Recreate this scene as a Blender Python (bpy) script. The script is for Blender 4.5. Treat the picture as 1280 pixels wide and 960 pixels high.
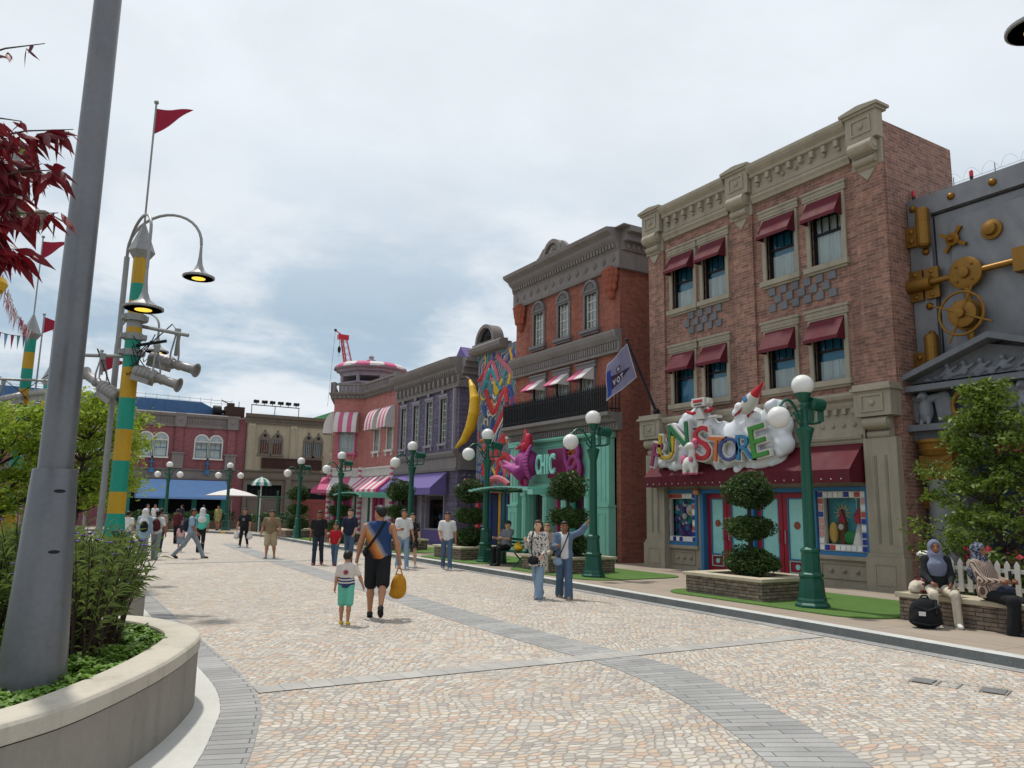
import bpy, bmesh, math, random
import numpy as np
from math import sin, cos, pi, radians, sqrt, atan2
from mathutils import Vector, Matrix

for _o in list(bpy.data.objects): bpy.data.objects.remove(_o)
SC = bpy.context.scene
COL = SC.collection
random.seed(7)
RNG = np.random.default_rng(7)

# ------------------------------------------------------------------ camera
YAW, PIT, ROL = radians(31.0), radians(9.35), radians(0.93)
_f = Vector((sin(YAW)*cos(PIT), cos(YAW)*cos(PIT), sin(PIT)))
_r0 = Vector((cos(YAW), -sin(YAW), 0)); _u0 = Vector((-sin(YAW)*sin(PIT), -cos(YAW)*sin(PIT), cos(PIT)))
_r = _r0*cos(ROL) + _u0*sin(ROL); _u = -_r0*sin(ROL) + _u0*cos(ROL)
cd = bpy.data.cameras.new('camera'); cam = bpy.data.objects.new('camera', cd); COL.objects.link(cam)
cam.matrix_world = Matrix(((_r.x, _u.x, -_f.x, 0), (_r.y, _u.y, -_f.y, 0), (_r.z, _u.z, -_f.z, 1.75), (0, 0, 0, 1)))
cd.sensor_width = 36; cd.lens = 958/1280*36; cd.clip_end = 2000; cd.clip_start = .05
SC.camera = cam

# ------------------------------------------------------------------ world, sun, exposure
SUN_EL, SUN_AZ = radians(68), radians(-8)      # azimuth measured from +Y towards +X
world = bpy.data.worlds.new('World'); SC.world = world; world.use_nodes = True
nt = world.node_tree; nt.nodes.clear(); N = nt.nodes.new; LK = nt.links.new
def mth(op, a, b=None, c=None):
    n = N('ShaderNodeMath'); n.operation = op
    for i, v in enumerate((a, b, c)):
        if v is None: continue
        if isinstance(v, (int, float)): n.inputs[i].default_value = v
        else: LK(v, n.inputs[i])
    return n.outputs[0]
sky = N('ShaderNodeTexSky'); sky.sky_type = 'NISHITA'; sky.sun_disc = False
sky.sun_elevation = SUN_EL; sky.sun_rotation = SUN_AZ; sky.air_density = 1.2; sky.dust_density = 2.0
tc = N('ShaderNodeTexCoord'); sx = N('ShaderNodeSeparateXYZ'); LK(tc.outputs['Generated'], sx.inputs[0])
zz = mth('ADD', mth('MAXIMUM', sx.outputs[2], 0.0), .22)
cx = N('ShaderNodeCombineXYZ'); LK(mth('DIVIDE', sx.outputs[0], zz), cx.inputs[0]); LK(mth('DIVIDE', sx.outputs[1], zz), cx.inputs[1])
def noise(vec, scale, detail=6, rough=.55, off=(0,0,0)):
    mp = N('ShaderNodeMapping'); LK(vec, mp.inputs[0]); mp.inputs['Location'].default_value = off
    n = N('ShaderNodeTexNoise'); n.inputs['Scale'].default_value = scale; n.inputs['Detail'].default_value = detail
    n.inputs['Roughness'].default_value = rough; n.inputs['Distortion'].default_value = .25; LK(mp.outputs[0], n.inputs['Vector']); return n.outputs[0]
def ramp(v, a, b, lo=0., hi=1.):
    n = N('ShaderNodeMapRange'); n.interpolation_type = 'SMOOTHSTEP'; LK(v, n.inputs[0])
    for i, k in zip((1, 2, 3, 4), (a, b, lo, hi)): n.inputs[i].default_value = k
    return n.outputs[0]
n1 = noise(cx.outputs[0], 1.15, 7, .55, (3.4, 1.3, 0)); n2 = noise(cx.outputs[0], 3.2, 6, .6, (.7, 5.1, 0))
mixn = mth('ADD', mth('MULTIPLY', n1, .68), mth('MULTIPLY', n2, .32))
dark = ramp(mixn, .41, .56)                                   # grey-blue patches
elev = ramp(sx.outputs[2], .50, .20)                           # they sit in the lower half of the sky
low = ramp(sx.outputs[2], .03, .12)
dk = mth('MULTIPLY', mth('MULTIPLY', dark, elev), mth('ADD', mth('MULTIPLY', low, .65), .35))
cm = N('ShaderNodeMix'); cm.data_type = 'RGBA'; LK(dk, cm.inputs[0])
cm.inputs[6].default_value = (8.5, 9.0, 9.5, 1); cm.inputs[7].default_value = (4.2, 5.5, 6.7, 1)
fl = ramp(n2, .3, .7, .96, 1.04)
vm = N('ShaderNodeVectorMath'); vm.operation = 'SCALE'; LK(cm.outputs[2], vm.inputs[0]); LK(fl, vm.inputs['Scale'])
fm = N('ShaderNodeMix'); fm.data_type = 'RGBA'; fm.inputs[0].default_value = .93
LK(sky.outputs[0], fm.inputs[6]); LK(vm.outputs[0], fm.inputs[7])
bg = N('ShaderNodeBackground'); bg.inputs[1].default_value = .1; LK(fm.outputs[2], bg.inputs[0])
wo = N('ShaderNodeOutputWorld'); LK(bg.outputs[0], wo.inputs[0])

sl = bpy.data.lights.new('sun', 'SUN'); sl.energy = 3.1; sl.angle = radians(2.5); sl.color = (1, .955, .88)
so = bpy.data.objects.new('sun', sl); COL.objects.link(so)
sd = Vector((sin(SUN_AZ)*cos(SUN_EL), cos(SUN_AZ)*cos(SUN_EL), sin(SUN_EL)))
so.rotation_euler = (-sd).to_track_quat('-Z', 'Y').to_euler()
so.location = (0, 30, 60)
SC.view_settings.view_transform = 'Standard'; SC.view_settings.look = 'None'
SC.view_settings.exposure = 0.0; SC.view_settings.gamma = 1.0; SC.view_settings.use_curve_mapping = False
SC.render.engine = 'CYCLES'

# ------------------------------------------------------------------ materials
def srgb(h):
    h = h.lstrip('#'); out = []
    for i in (0, 2, 4):
        c = int(h[i:i+2], 16)/255
        out.append(c/12.92 if c <= .04045 else ((c+.055)/1.055)**2.4)
    return tuple(out)
def rgba(c): 
    if isinstance(c, str): c = srgb(c)
    return (c[0], c[1], c[2], 1)
MATS = {}
class MT:
    """small wrapper round a node tree"""
    def __init__(s, name):
        s.mat = bpy.data.materials.new(name); s.mat.use_nodes = True; s.t = s.mat.node_tree
        s.p = s.t.nodes['Principled BSDF']; s.p.inputs['Specular IOR Level'].default_value = .35
        MATS[name] = s.mat
    def n(s, typ, **k):
        n = s.t.nodes.new(typ)
        for a, b in k.items(): setattr(n, a, b)
        return n
    def l(s, a, b): s.t.links.new(a, b)
    def coord(s, kind='Object'): return s.n('ShaderNodeTexCoord').outputs[kind]
    def noise(s, scale, detail=4, rough=.6, vec=None, scl=None):
        n = s.n('ShaderNodeTexNoise'); n.inputs['Scale'].default_value = scale; n.inputs['Detail'].default_value = detail
        n.inputs['Roughness'].default_value = rough
        v = vec or s.coord()
        if scl:
            m = s.n('ShaderNodeMapping'); m.inputs['Scale'].default_value = scl; s.l(v, m.inputs[0]); v = m.outputs[0]
        s.l(v, n.inputs['Vector']); return n.outputs[0]
    def rng(s, v, a, b, lo, hi):
        n = s.n('ShaderNodeMapRange'); s.l(v, n.inputs[0])
        for i, k in zip((1, 2, 3, 4), (a, b, lo, hi)): n.inputs[i].default_value = k
        return n.outputs[0]
    def mix(s, f, a, b, bt='MIX'):
        n = s.n('ShaderNodeMix', data_type='RGBA', blend_type=bt)
        for i, v in ((0, f), (6, a), (7, b)):
            if isinstance(v, (int, float)): n.inputs[i].default_value = v
            elif isinstance(v, (tuple, str)): n.inputs[i].default_value = rgba(v)
            else: s.l(v, n.inputs[i])
        return n.outputs[2]
    def math(s, op, a, b=None):
        n = s.n('ShaderNodeMath', operation=op)
        for i, v in enumerate((a, b)):
            if v is None: continue
            if isinstance(v, (int, float)): n.inputs[i].default_value = v
            else: s.l(v, n.inputs[i])
        return n.outputs[0]
    def scale(s, col, f):
        n = s.n('ShaderNodeVectorMath', operation='SCALE'); s.l(col, n.inputs[0])
        if isinstance(f, (int, float)): n.inputs['Scale'].default_value = f
        else: s.l(f, n.inputs['Scale'])
        return n.outputs[0]
    def bump(s, h, dist=.01, st=.6):
        n = s.n('ShaderNodeBump'); n.inputs['Distance'].default_value = dist; n.inputs['Strength'].default_value = st
        s.l(h, n.inputs['Height']); s.l(n.outputs[0], s.p.inputs['Normal'])
    def base(s, c):
        if isinstance(c, (tuple, str)): s.p.inputs['Base Color'].default_value = rgba(c)
        else: s.l(c, s.p.inputs['Base Color'])
    def rough(s, r):
        if isinstance(r, (int, float)): s.p.inputs['Roughness'].default_value = r
        else: s.l(r, s.p.inputs['Roughness'])

def M(name, color, rough=.7, metal=0., var=.16, scale=2.5, bump=0., coat=0., fine=14.):
    """painted / cloth / stone surface with soft wear in two scales"""
    if name in MATS: return MATS[name]
    m = MT(name); c = rgba(color)
    a = m.noise(scale, 5, .65); b = m.noise(scale*fine, 3, .6)
    f = m.math('ADD', m.rng(a, .3, .7, 1-var, 1+var*.6), m.rng(b, .3, .7, -var*.35, var*.35))
    if var >= .12 and scale < 3:                              # rain streaks and rubbed patches
        st = m.noise(3.2, 5, .7, scl=(1, 1, .09)); f = m.math('MULTIPLY', f, m.rng(st, .5, .78, 1., .72))
        pt = m.noise(9, 4, .75); f = m.math('MULTIPLY', f, m.rng(pt, .62, .72, 1., .86))
    rgb = m.n('ShaderNodeRGB'); rgb.outputs[0].default_value = c
    m.base(m.scale(rgb.outputs[0], f)); m.p.inputs['Metallic'].default_value = metal
    m.rough(m.rng(a, .3, .7, max(.05, rough-.1), min(1, rough+.1)))
    if bump: m.bump(b, bump, .7)
    if coat: m.p.inputs['Coat Weight'].default_value = coat
    return m.mat
def wallcoord(m):
    """(along, z) on any upright face"""
    geo = m.n('ShaderNodeNewGeometry'); sn = m.n('ShaderNodeSeparateXYZ'); m.l(geo.outputs['Normal'], sn.inputs[0])
    so_ = m.n('ShaderNodeSeparateXYZ'); m.l(m.coord(), so_.inputs[0])
    isx = m.math('GREATER_THAN', m.math('ABSOLUTE', sn.outputs[0]), .7071)
    u = m.math('ADD', m.math('MULTIPLY', so_.outputs[1], isx), m.math('MULTIPLY', so_.outputs[0], m.math('SUBTRACT', 1., isx)))
    c = m.n('ShaderNodeCombineXYZ'); m.l(u, c.inputs[0]); m.l(so_.outputs[2], c.inputs[1]); return c.outputs[0]
def brick(name, c1, c2, mortar, w=.22, h=.075, ms=.008, var=.22, bump=.012, off=.5, rough=.85):
    if name in MATS: return MATS[name]
    m = MT(name); v = wallcoord(m)
    wob = m.noise(1.4, 3, .5)
    b = m.n('ShaderNodeTexBrick'); m.l(v, b.inputs['Vector']); b.offset = off
    b.inputs['Scale'].default_value = 1; b.inputs['Brick Width'].default_value = w; b.inputs['Row Height'].default_value = h
    b.inputs['Mortar Size'].default_value = ms; b.inputs['Mortar Smooth'].default_value = .25; b.inputs['Bias'].default_value = 0
    b.inputs['Color1'].default_value = rgba(c1); b.inputs['Color2'].default_value = rgba(c2); b.inputs['Mortar'].default_value = rgba(mortar)
    nz = m.noise(7, 4, .6, v); big = m.noise(.55, 4, .6)
    f = m.math('MULTIPLY', m.rng(nz, .3, .7, 1-var, 1+var), m.rng(big, .3, .7, .86, 1.1))
    st = m.noise(2.6, 5, .7, scl=(1, 1, .08)); f = m.math('MULTIPLY', f, m.rng(st, .48, .76, 1.04, .7))
    m.base(m.scale(b.outputs[0], f)); m.rough(rough)
    hgt = m.math('SUBTRACT', m.math('MULTIPLY', nz, .35), b.outputs['Fac']); m.bump(hgt, bump, .8)
    return m.mat

def fabric(name, color, var=.12):
    m = MT(name); a = m.noise(5, 4, .6); fold = m.noise(9, 3, .55, scl=(1, 1, .38)); weave = m.noise(260, 2, .5)
    rgb = m.n('ShaderNodeRGB'); rgb.outputs[0].default_value = rgba(color)
    m.base(m.scale(rgb.outputs[0], m.math('MULTIPLY', m.rng(a, .3, .7, 1-var, 1+var*.6), m.rng(weave, .3, .7, .9, 1.1)))); m.rough(.9); m.bump(fold, .05, .8); return m.mat
def glass(name, tint, refl=.35, fk=.9):
    if name in MATS: return MATS[name]
    m = MT(name); t = m.t
    tr = m.n('ShaderNodeBsdfTransparent'); tr.inputs[0].default_value = rgba(tint)
    gl = m.n('ShaderNodeBsdfGlossy'); gl.inputs['Roughness'].default_value = .04; gl.inputs[0].default_value = (.9, .95, 1, 1)
    fr = m.n('ShaderNodeFresnel'); fr.inputs[0].default_value = 1.5
    k = m.math('ADD', m.math('MULTIPLY', fr.outputs[0], fk), refl*.3)
    mx = m.n('ShaderNodeMixShader'); m.l(k, mx.inputs[0]); m.l(tr.outputs[0], mx.inputs[1]); m.l(gl.outputs[0], mx.inputs[2])
    m.l(mx.outputs[0], t.nodes['Material Output'].inputs[0]); return m.mat
def emit(name, col, st):
    m = MT(name); m.base(col); m.p.inputs['Emission Color'].default_value = rgba(col); m.p.inputs['Emission Strength'].default_value = st; return m.mat
def foliage(name, dark, light, trans=.25, rough=.5, scale=.9):
    """leaf colour differs from leaf cluster to leaf cluster"""
    m = MT(name)
    a = m.noise(scale, 3, .6); b = m.noise(11, 2, .5)
    f = m.math('ADD', m.math('MULTIPLY', m.rng(a, .35, .65, 0, 1), .55), m.math('MULTIPLY', m.rng(b, .3, .7, 0, 1), .45))
    m.base(m.mix(f, dark, light)); m.rough(rough)
    m.p.inputs['Transmission Weight'].default_value = 0
    tl = m.n('ShaderNodeBsdfTranslucent'); m.l(m.mix(f, dark, light), tl.inputs[0])
    mx = m.n('ShaderNodeMixShader'); mx.inputs[0].default_value = trans
    m.l(m.p.outputs[0], mx.inputs[1]); m.l(tl.outputs[0], mx.inputs[2]); m.l(mx.outputs[0], m.t.nodes['Material Output'].inputs[0])
    return m.mat

# ------------------------------------------------------------------ mesh builder
class MB:
    def __init__(s, T=None): s.v = []; s.f = []; s.m = []; s.T = T
    def add(s, vs, fs, mi=0):
        o = len(s.v); T = s.T
        s.v += [T(*p) if T else tuple(p) for p in vs]
        s.f += [tuple(i+o for i in f) for f in fs]; s.m += [mi]*len(fs)
    def box(s, a, b, mi=0):
        x0, y0, z0 = a; x1, y1, z1 = b
        s.add([(x0,y0,z0),(x1,y0,z0),(x1,y1,z0),(x0,y1,z0),(x0,y0,z1),(x1,y0,z1),(x1,y1,z1),(x0,y1,z1)],
              [(0,3,2,1),(4,5,6,7),(0,1,5,4),(1,2,6,5),(2,3,7,6),(3,0,4,7)], mi)
    def bx(s, c, size, mi=0):
        s.box([c[i]-size[i]/2 for i in range(3)], [c[i]+size[i]/2 for i in range(3)], mi)
    def quad(s, p, mi=0): s.add(p, [tuple(range(len(p)))], mi)
    def prism(s, poly, axis, a, b, mi=0):
        """poly in the two remaining axes (cyclic order kept), extruded from a to b along axis"""
        def P(p, t): return {0: (t, p[0], p[1]), 1: (p[0], t, p[1]), 2: (p[0], p[1], t)}[axis]
        n = len(poly)
        s.add([P(p, a) for p in poly]+[P(p, b) for p in poly],
              [tuple(range(n))[::-1], tuple(range(n, 2*n))]+[(i, (i+1) % n, n+(i+1) % n, n+i) for i in range(n)], mi)
    def tube(s, pts, r, n=8, mi=0, caps=True):
        pts = [Vector(p) for p in pts]; k = len(pts)
        rs = r if isinstance(r, (list, tuple)) else [r]*k
        vs = []; fs = []; up = None
        for i, p in enumerate(pts):
            d = (pts[min(i+1, k-1)]-pts[max(i-1, 0)])
            if d.length < 1e-9: d = Vector((0, 0, 1))
            d.normalize()
            if up is None: up = d.orthogonal().normalized()
            up = (up-d*up.dot(d)); up = up.normalized() if up.length > 1e-6 else d.orthogonal().normalized()
            w = d.cross(up)
            for j in range(n):
                a = 2*pi*j/n; vs.append(tuple(p+(up*cos(a)+w*sin(a))*rs[i]))
        for i in range(k-1):
            for j in range(n): fs.append((i*n+j, i*n+(j+1) % n, (i+1)*n+(j+1) % n, (i+1)*n+j))
        if caps: fs += [tuple(range(n))[::-1], tuple(range((k-1)*n, k*n))]
        s.add(vs, fs, mi)
    def lathe(s, prof, c=(0, 0, 0), n=16, mi=0, axis=(0, 0, 1)):
        ax = Vector(axis).normalized(); e1 = ax.orthogonal().normalized() if abs(ax.z) < .99 else Vector((1, 0, 0)); e2 = ax.cross(e1)
        c = Vector(c); vs = []; fs = []
        for r, z in prof:
            for j in range(n):
                a = 2*pi*j/n; vs.append(tuple(c+ax*z+(e1*cos(a)+e2*sin(a))*max(r, 1e-4)))
        for i in range(len(prof)-1):
            for j in range(n): fs.append((i*n+j, i*n+(j+1) % n, (i+1)*n+(j+1) % n, (i+1)*n+j))
        fs += [tuple(range(n))[::-1], tuple(range((len(prof)-1)*n, len(prof)*n))]
        s.add(vs, fs, mi)
    def ell(s, c, r, nu=16, nv=10, mi=0):
        r = (r, r, r) if isinstance(r, (int, float)) else r
        vs = [(c[0], c[1], c[2]-r[2])]; fs = []
        for i in range(1, nv):
            t = -pi/2+pi*i/nv
            for j in range(nu):
                a = 2*pi*j/nu; vs.append((c[0]+r[0]*cos(t)*cos(a), c[1]+r[1]*cos(t)*sin(a), c[2]+r[2]*sin(t)))
        vs.append((c[0], c[1], c[2]+r[2])); e = len(vs)-1
        for j in range(nu): fs.append((0, 1+(j+1) % nu, 1+j)); fs.append((e, 1+(nv-2)*nu+j, 1+(nv-2)*nu+(j+1) % nu))
        for i in range(nv-2):
            for j in range(nu): fs.append((1+i*nu+j, 1+i*nu+(j+1) % nu, 1+(i+1)*nu+(j+1) % nu, 1+(i+1)*nu+j))
        s.add(vs, fs, mi)
    def strip(s, left, right, mi=0, z=0.):
        n = len(left)
        s.add([(p[0], p[1], z) for p in left]+[(p[0], p[1], z) for p in right], [(i, i+1, n+i+1, n+i) for i in range(n-1)], mi)
    def build(s, name, mats, parent=None, smooth=False, bevel=0., local=False, recalc=True):
        me = bpy.data.meshes.new(name); me.from_pydata(s.v, [], s.f)
        mats = mats if isinstance(mats, (list, tuple)) else [mats]
        for m in mats: me.materials.append(MATS[m] if isinstance(m, str) else m)
        me.polygons.foreach_set('material_index', s.m)
        if recalc:
            b = bmesh.new(); b.from_mesh(me); bmesh.ops.recalc_face_normals(b, faces=b.faces); b.to_mesh(me); b.free()
        if smooth: me.polygons.foreach_set('use_smooth', [True]*len(me.polygons))
        o = bpy.data.objects.new(name, me); COL.objects.link(o)
        if bevel:
            bv = o.modifiers.new('bevel', 'BEVEL'); bv.width = bevel; bv.segments = 2; bv.limit_method = 'ANGLE'; bv.angle_limit = radians(40)
        if parent: put(o, parent, local)
        if smooth:
            try: me.set_sharp_from_angle(angle=radians(42))
            except Exception: pass
        return o
def put(o, parent, local=False):
    o.parent = parent
    if not local:
        root = parent
        while root.parent: root = root.parent
        if parent is root: o.location = -Vector(root.location)
def tag(o, label=None, cat=None, group=None, kind=None):
    if label: o['label'] = label
    if cat: o['category'] = cat
    if group: o['group'] = group
    if kind: o['kind'] = kind
    return o
def thing(name, label, cat, loc=(0, 0, 0), rz=0, group=None):
    o = bpy.data.objects.new(name, None); COL.objects.link(o); o.empty_display_size = .2
    o.location = loc; o.rotation_euler = (0, 0, rz); return tag(o, label, cat, group)
def part(name, parent, fn, mats, T=None, **k):
    mb = MB(T); fn(mb); return mb.build(name, mats, parent, **k)
def copy_tree(o, parent=None):
    c = o.copy(); COL.objects.link(c)
    if parent: c.parent = parent
    for ch in list(o.children): copy_tree(ch, c)
    return c
def mesh_np(name, V, F, mats, parent=None, mi=None, smooth=False, local=False):
    """fast mesh from arrays; F is (n, k)"""
    me = bpy.data.meshes.new(name); n, k = F.shape
    me.vertices.add(len(V)); me.vertices.foreach_set('co', np.ascontiguousarray(V, dtype=np.float32).ravel())
    me.loops.add(n*k); me.loops.foreach_set('vertex_index', np.ascontiguousarray(F, dtype=np.int32).ravel())
    me.polygons.add(n); me.polygons.foreach_set('loop_start', np.arange(0, n*k, k, dtype=np.int32))
    try: me.polygons.foreach_set('loop_total', np.full(n, k, dtype=np.int32))
    except Exception: pass
    for m in (mats if isinstance(mats, (list, tuple)) else [mats]): me.materials.append(MATS[m] if isinstance(m, str) else m)
    if mi is not None: me.polygons.foreach_set('material_index', np.ascontiguousarray(mi, dtype=np.int32))
    me.update(calc_edges=True); me.validate()
    if smooth: me.polygons.foreach_set('use_smooth', [True]*len(me.polygons))
    o = bpy.data.objects.new(name, me); COL.objects.link(o)
    if parent: put(o, parent, local)
    return o

# ------------------------------------------------------------------ sculpting with a distance field
class SDF:
    """smooth union of round cones and ellipsoids, meshed by surface nets; T maps sculpt space to the mesh"""
    def __init__(s, k=.03): s.p = []; s.k = k; s.cut = []
    def cone(s, a, b, ra, rb=None, k=None): s.p.append(('c', np.array(a, float), np.array(b, float), ra, ra if rb is None else rb, k)); return s
    def ell(s, c, r, k=None): s.p.append(('e', np.array(c, float), np.array((r, r, r) if isinstance(r, (int, float)) else r, float), 0, 0, k)); return s
    def sub(s, fn): s.cut.append(fn); return s                 # fn(X,Y,Z) > 0 is removed
    def mesh(s, h):
        lo = np.full(3, 1e9); hi = -lo
        for q in s.p:
            if q[0] == 'c':
                R = max(q[3], q[4]); lo = np.minimum(lo, np.minimum(q[1], q[2])-R); hi = np.maximum(hi, np.maximum(q[1], q[2])+R)
            else: lo = np.minimum(lo, q[1]-q[2]); hi = np.maximum(hi, q[1]+q[2])
        lo -= 3*h+s.k*.5; hi += 3*h+s.k*.5
        ax = [np.arange(lo[i], hi[i]+h, h) for i in range(3)]
        D = np.full([len(a) for a in ax], .5, np.float32)
        for q in s.p:
            k = s.k if q[5] is None else q[5]; mar = k*1.2+2*h
            if q[0] == 'c': R = max(q[3], q[4]); l = np.minimum(q[1], q[2])-R-mar; u = np.maximum(q[1], q[2])+R+mar
            else: l = q[1]-q[2]-mar; u = q[1]+q[2]+mar
            sl_ = tuple(slice(max(0, int((l[i]-lo[i])/h)), max(0, int((u[i]-lo[i])/h)+2)) for i in range(3))
            X, Y, Z = np.meshgrid(*[ax[i][sl_[i]] for i in range(3)], indexing='ij', sparse=True)
            if q[0] == 'c':
                a, b = q[1], q[2]; ab = b-a; L2 = max(ab@ab, 1e-9)
                t = np.clip(((X-a[0])*ab[0]+(Y-a[1])*ab[1]+(Z-a[2])*ab[2])/L2, 0, 1)
                d = np.sqrt((X-a[0]-ab[0]*t)**2+(Y-a[1]-ab[1]*t)**2+(Z-a[2]-ab[2]*t)**2)-(q[3]+(q[4]-q[3])*t)
            else:
                c, r = q[1], q[2]
                k0 = np.sqrt(((X-c[0])/r[0])**2+((Y-c[1])/r[1])**2+((Z-c[2])/r[2])**2)
                k1 = np.sqrt(((X-c[0])/r[0]**2)**2+((Y-c[1])/r[1]**2)**2+((Z-c[2])/r[2]**2)**2)
                d = k0*(k0-1)/np.maximum(k1, 1e-6)
            S = D[sl_]
            if k > 1e-5:
                hh = np.clip(.5+.5*(S-d)/k, 0, 1); D[sl_] = S*(1-hh)+d*hh-k*hh*(1-hh)
            else: D[sl_] = np.minimum(S, d)
        if s.cut:
            X, Y, Z = np.meshgrid(*ax, indexing='ij', sparse=True)
            for fn in s.cut: D = np.maximum(D, fn(X, Y, Z)+0*D)
        return surface_net(D.astype(np.float32), lo, h)
def surface_net(D, lo, h):
    n = np.array(D.shape); I = D < 0
    cnt = np.zeros(n-1, np.int8); acc = np.zeros(tuple(n-1)+(3,), np.float32)
    corners = [(i, j, k) for i in (0, 1) for j in (0, 1) for k in (0, 1)]
    sl = lambda c: tuple(slice(c[a], n[a]-1+c[a]) for a in range(3))
    for a in range(3):
        for c in corners:
            if c[a]: continue
            e = list(c); e[a] = 1
            d0, d1 = D[sl(c)], D[sl(e)]; m = (d0 < 0) != (d1 < 0)
            t = np.where(m, d0/np.where(m, d0-d1, 1), 0)
            for b in range(3): acc[..., b] += m*(c[b]+(t if b == a else 0))
            cnt += m
    act = cnt > 0; idx = np.full(n-1, -1, np.int64); idx[act] = np.arange(act.sum())
    P = np.argwhere(act)+acc[act]/cnt[act][:, None]; V = lo+P*h
    F = []
    for a in range(3):
        b, c = (a+1) % 3, (a+2) % 3
        s0 = [slice(0, n[0]), slice(0, n[1]), slice(0, n[2])]; s1 = list(s0); s0[a] = slice(0, n[a]-1); s1[a] = slice(1, n[a])
        i0, i1 = I[tuple(s0)], I[tuple(s1)]; ed = np.argwhere(i0 != i1)
        ed = ed[(ed[:, b] > 0) & (ed[:, c] > 0) & (ed[:, b] < n[b]-1) & (ed[:, c] < n[c]-1)]
        if not len(ed): continue
        def cell(db, dc):
            q = ed.copy(); q[:, b] -= db; q[:, c] -= dc; return idx[q[:, 0], q[:, 1], q[:, 2]]
        f = np.stack([cell(1, 1), cell(0, 1), cell(0, 0), cell(1, 0)], 1)
        flip = ~i0[tuple(ed.T)]; f[flip] = f[flip][:, ::-1]; F.append(f)
    return V, np.concatenate(F) if F else np.zeros((0, 4), int)
def text_mb(txt, size, depth, T, bold=0., shear=0.):
    """extruded lettering as (verts, faces); T maps (x, z, depth) of the letter to the world"""
    cu = bpy.data.curves.new('t', 'FONT'); cu.body = txt; cu.size = size; cu.extrude = depth/2; cu.offset = bold; cu.shear = shear
    cu.align_x = 'CENTER'; cu.resolution_u = 3
    o = bpy.data.objects.new('t', cu); COL.objects.link(o); dg = bpy.context.evaluated_depsgraph_get(); dg.update()
    me = bpy.data.meshes.new_from_object(o.evaluated_get(dg))
    vs = [T(v.co.x, v.co.y, v.co.z) for v in me.vertices]; fs = [tuple(p.vertices) for p in me.polygons]
    bpy.data.objects.remove(o); bpy.data.curves.remove(cu); bpy.data.meshes.remove(me); return vs, fs

# ================================================================== THE SETTING
def cobble():
    m = MT('cobble'); v = m.coord()
    wn = m.n('ShaderNodeTexNoise'); wn.inputs['Scale'].default_value = .45; wn.inputs['Detail'].default_value = 2; m.l(v, wn.inputs['Vector'])
    ws = m.n('ShaderNodeVectorMath', operation='SCALE'); m.l(wn.outputs['Color'], ws.inputs[0]); ws.inputs['Scale'].default_value = .9
    wa = m.n('ShaderNodeVectorMath', operation='ADD'); m.l(v, wa.inputs[0]); m.l(ws.outputs[0], wa.inputs[1])
    mp = m.n('ShaderNodeMapping'); m.l(wa.outputs[0], mp.inputs[0]); mp.inputs['Scale'].default_value = (10.6, 13.8, 0); mp.inputs['Rotation'].default_value = (0, 0, .5)
    vs = []
    for feat in ('F1', 'DISTANCE_TO_EDGE'):
        n = m.n('ShaderNodeTexVoronoi', voronoi_dimensions='2D', feature=feat); n.inputs['Scale'].default_value = 1; n.inputs['Randomness'].default_value = .62
        m.l(mp.outputs[0], n.inputs['Vector']); vs.append(n)
    sc = m.n('ShaderNodeSeparateColor'); m.l(vs[0].outputs['Color'], sc.inputs[0])
    rp = m.n('ShaderNodeValToRGB'); rp.color_ramp.interpolation = 'CONSTANT'; e = rp.color_ramp.elements
    cols = [(0, '#b7b3ab'), (.16, '#c6c0b5'), (.34, '#a9a7a2'), (.47, '#c5b8a4'), (.60, '#c4ab91'), (.70, '#918f8d'), (.80, '#cfcac0'), (.91, '#bd9f88')]
    e[0].position = 0; e[0].color = rgba(cols[0][1]); e[1].position = cols[1][0]; e[1].color = rgba(cols[1][1])
    for p, c in cols[2:]: q = e.new(p); q.color = rgba(c)
    m.l(sc.outputs[0], rp.inputs[0])
    big = m.noise(.25, 4, .6); fine = m.noise(38, 3, .7)
    f = m.math('MULTIPLY', m.rng(big, .3, .7, .80, .98), m.rng(fine, .25, .75, .86, 1.1))
    f = m.math('MULTIPLY', f, m.rng(sc.outputs[1], 0, 1, .86, 1.08))
    wear = m.rng(m.noise(1.1, 5, .7), .52, .72, 1., .86); f = m.math('MULTIPLY', f, wear)
    spot = m.n('ShaderNodeTexVoronoi', voronoi_dimensions='2D'); spot.inputs['Scale'].default_value = 1.3; m.l(v, spot.inputs['Vector']); f = m.math('MULTIPLY', f, m.rng(spot.outputs['Distance'], .03, .045, .72, 1.))
    stone = m.scale(rp.outputs[0], f)
    j = m.rng(vs[1].outputs['Distance'], .02, .09, 0, 1)
    m.base(m.mix(j, '#a69f94', m.mix(.34, stone, '#b8ada2'))); m.rough(.82)
    hgt = m.math('ADD', m.rng(vs[1].outputs['Distance'], 0, .16, 0, 1), m.math('MULTIPLY', fine, .35))
    m.bump(m.math('ADD', hgt, m.math('MULTIPLY', sc.outputs[2], .35)), .014, .9)
cobble()
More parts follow.
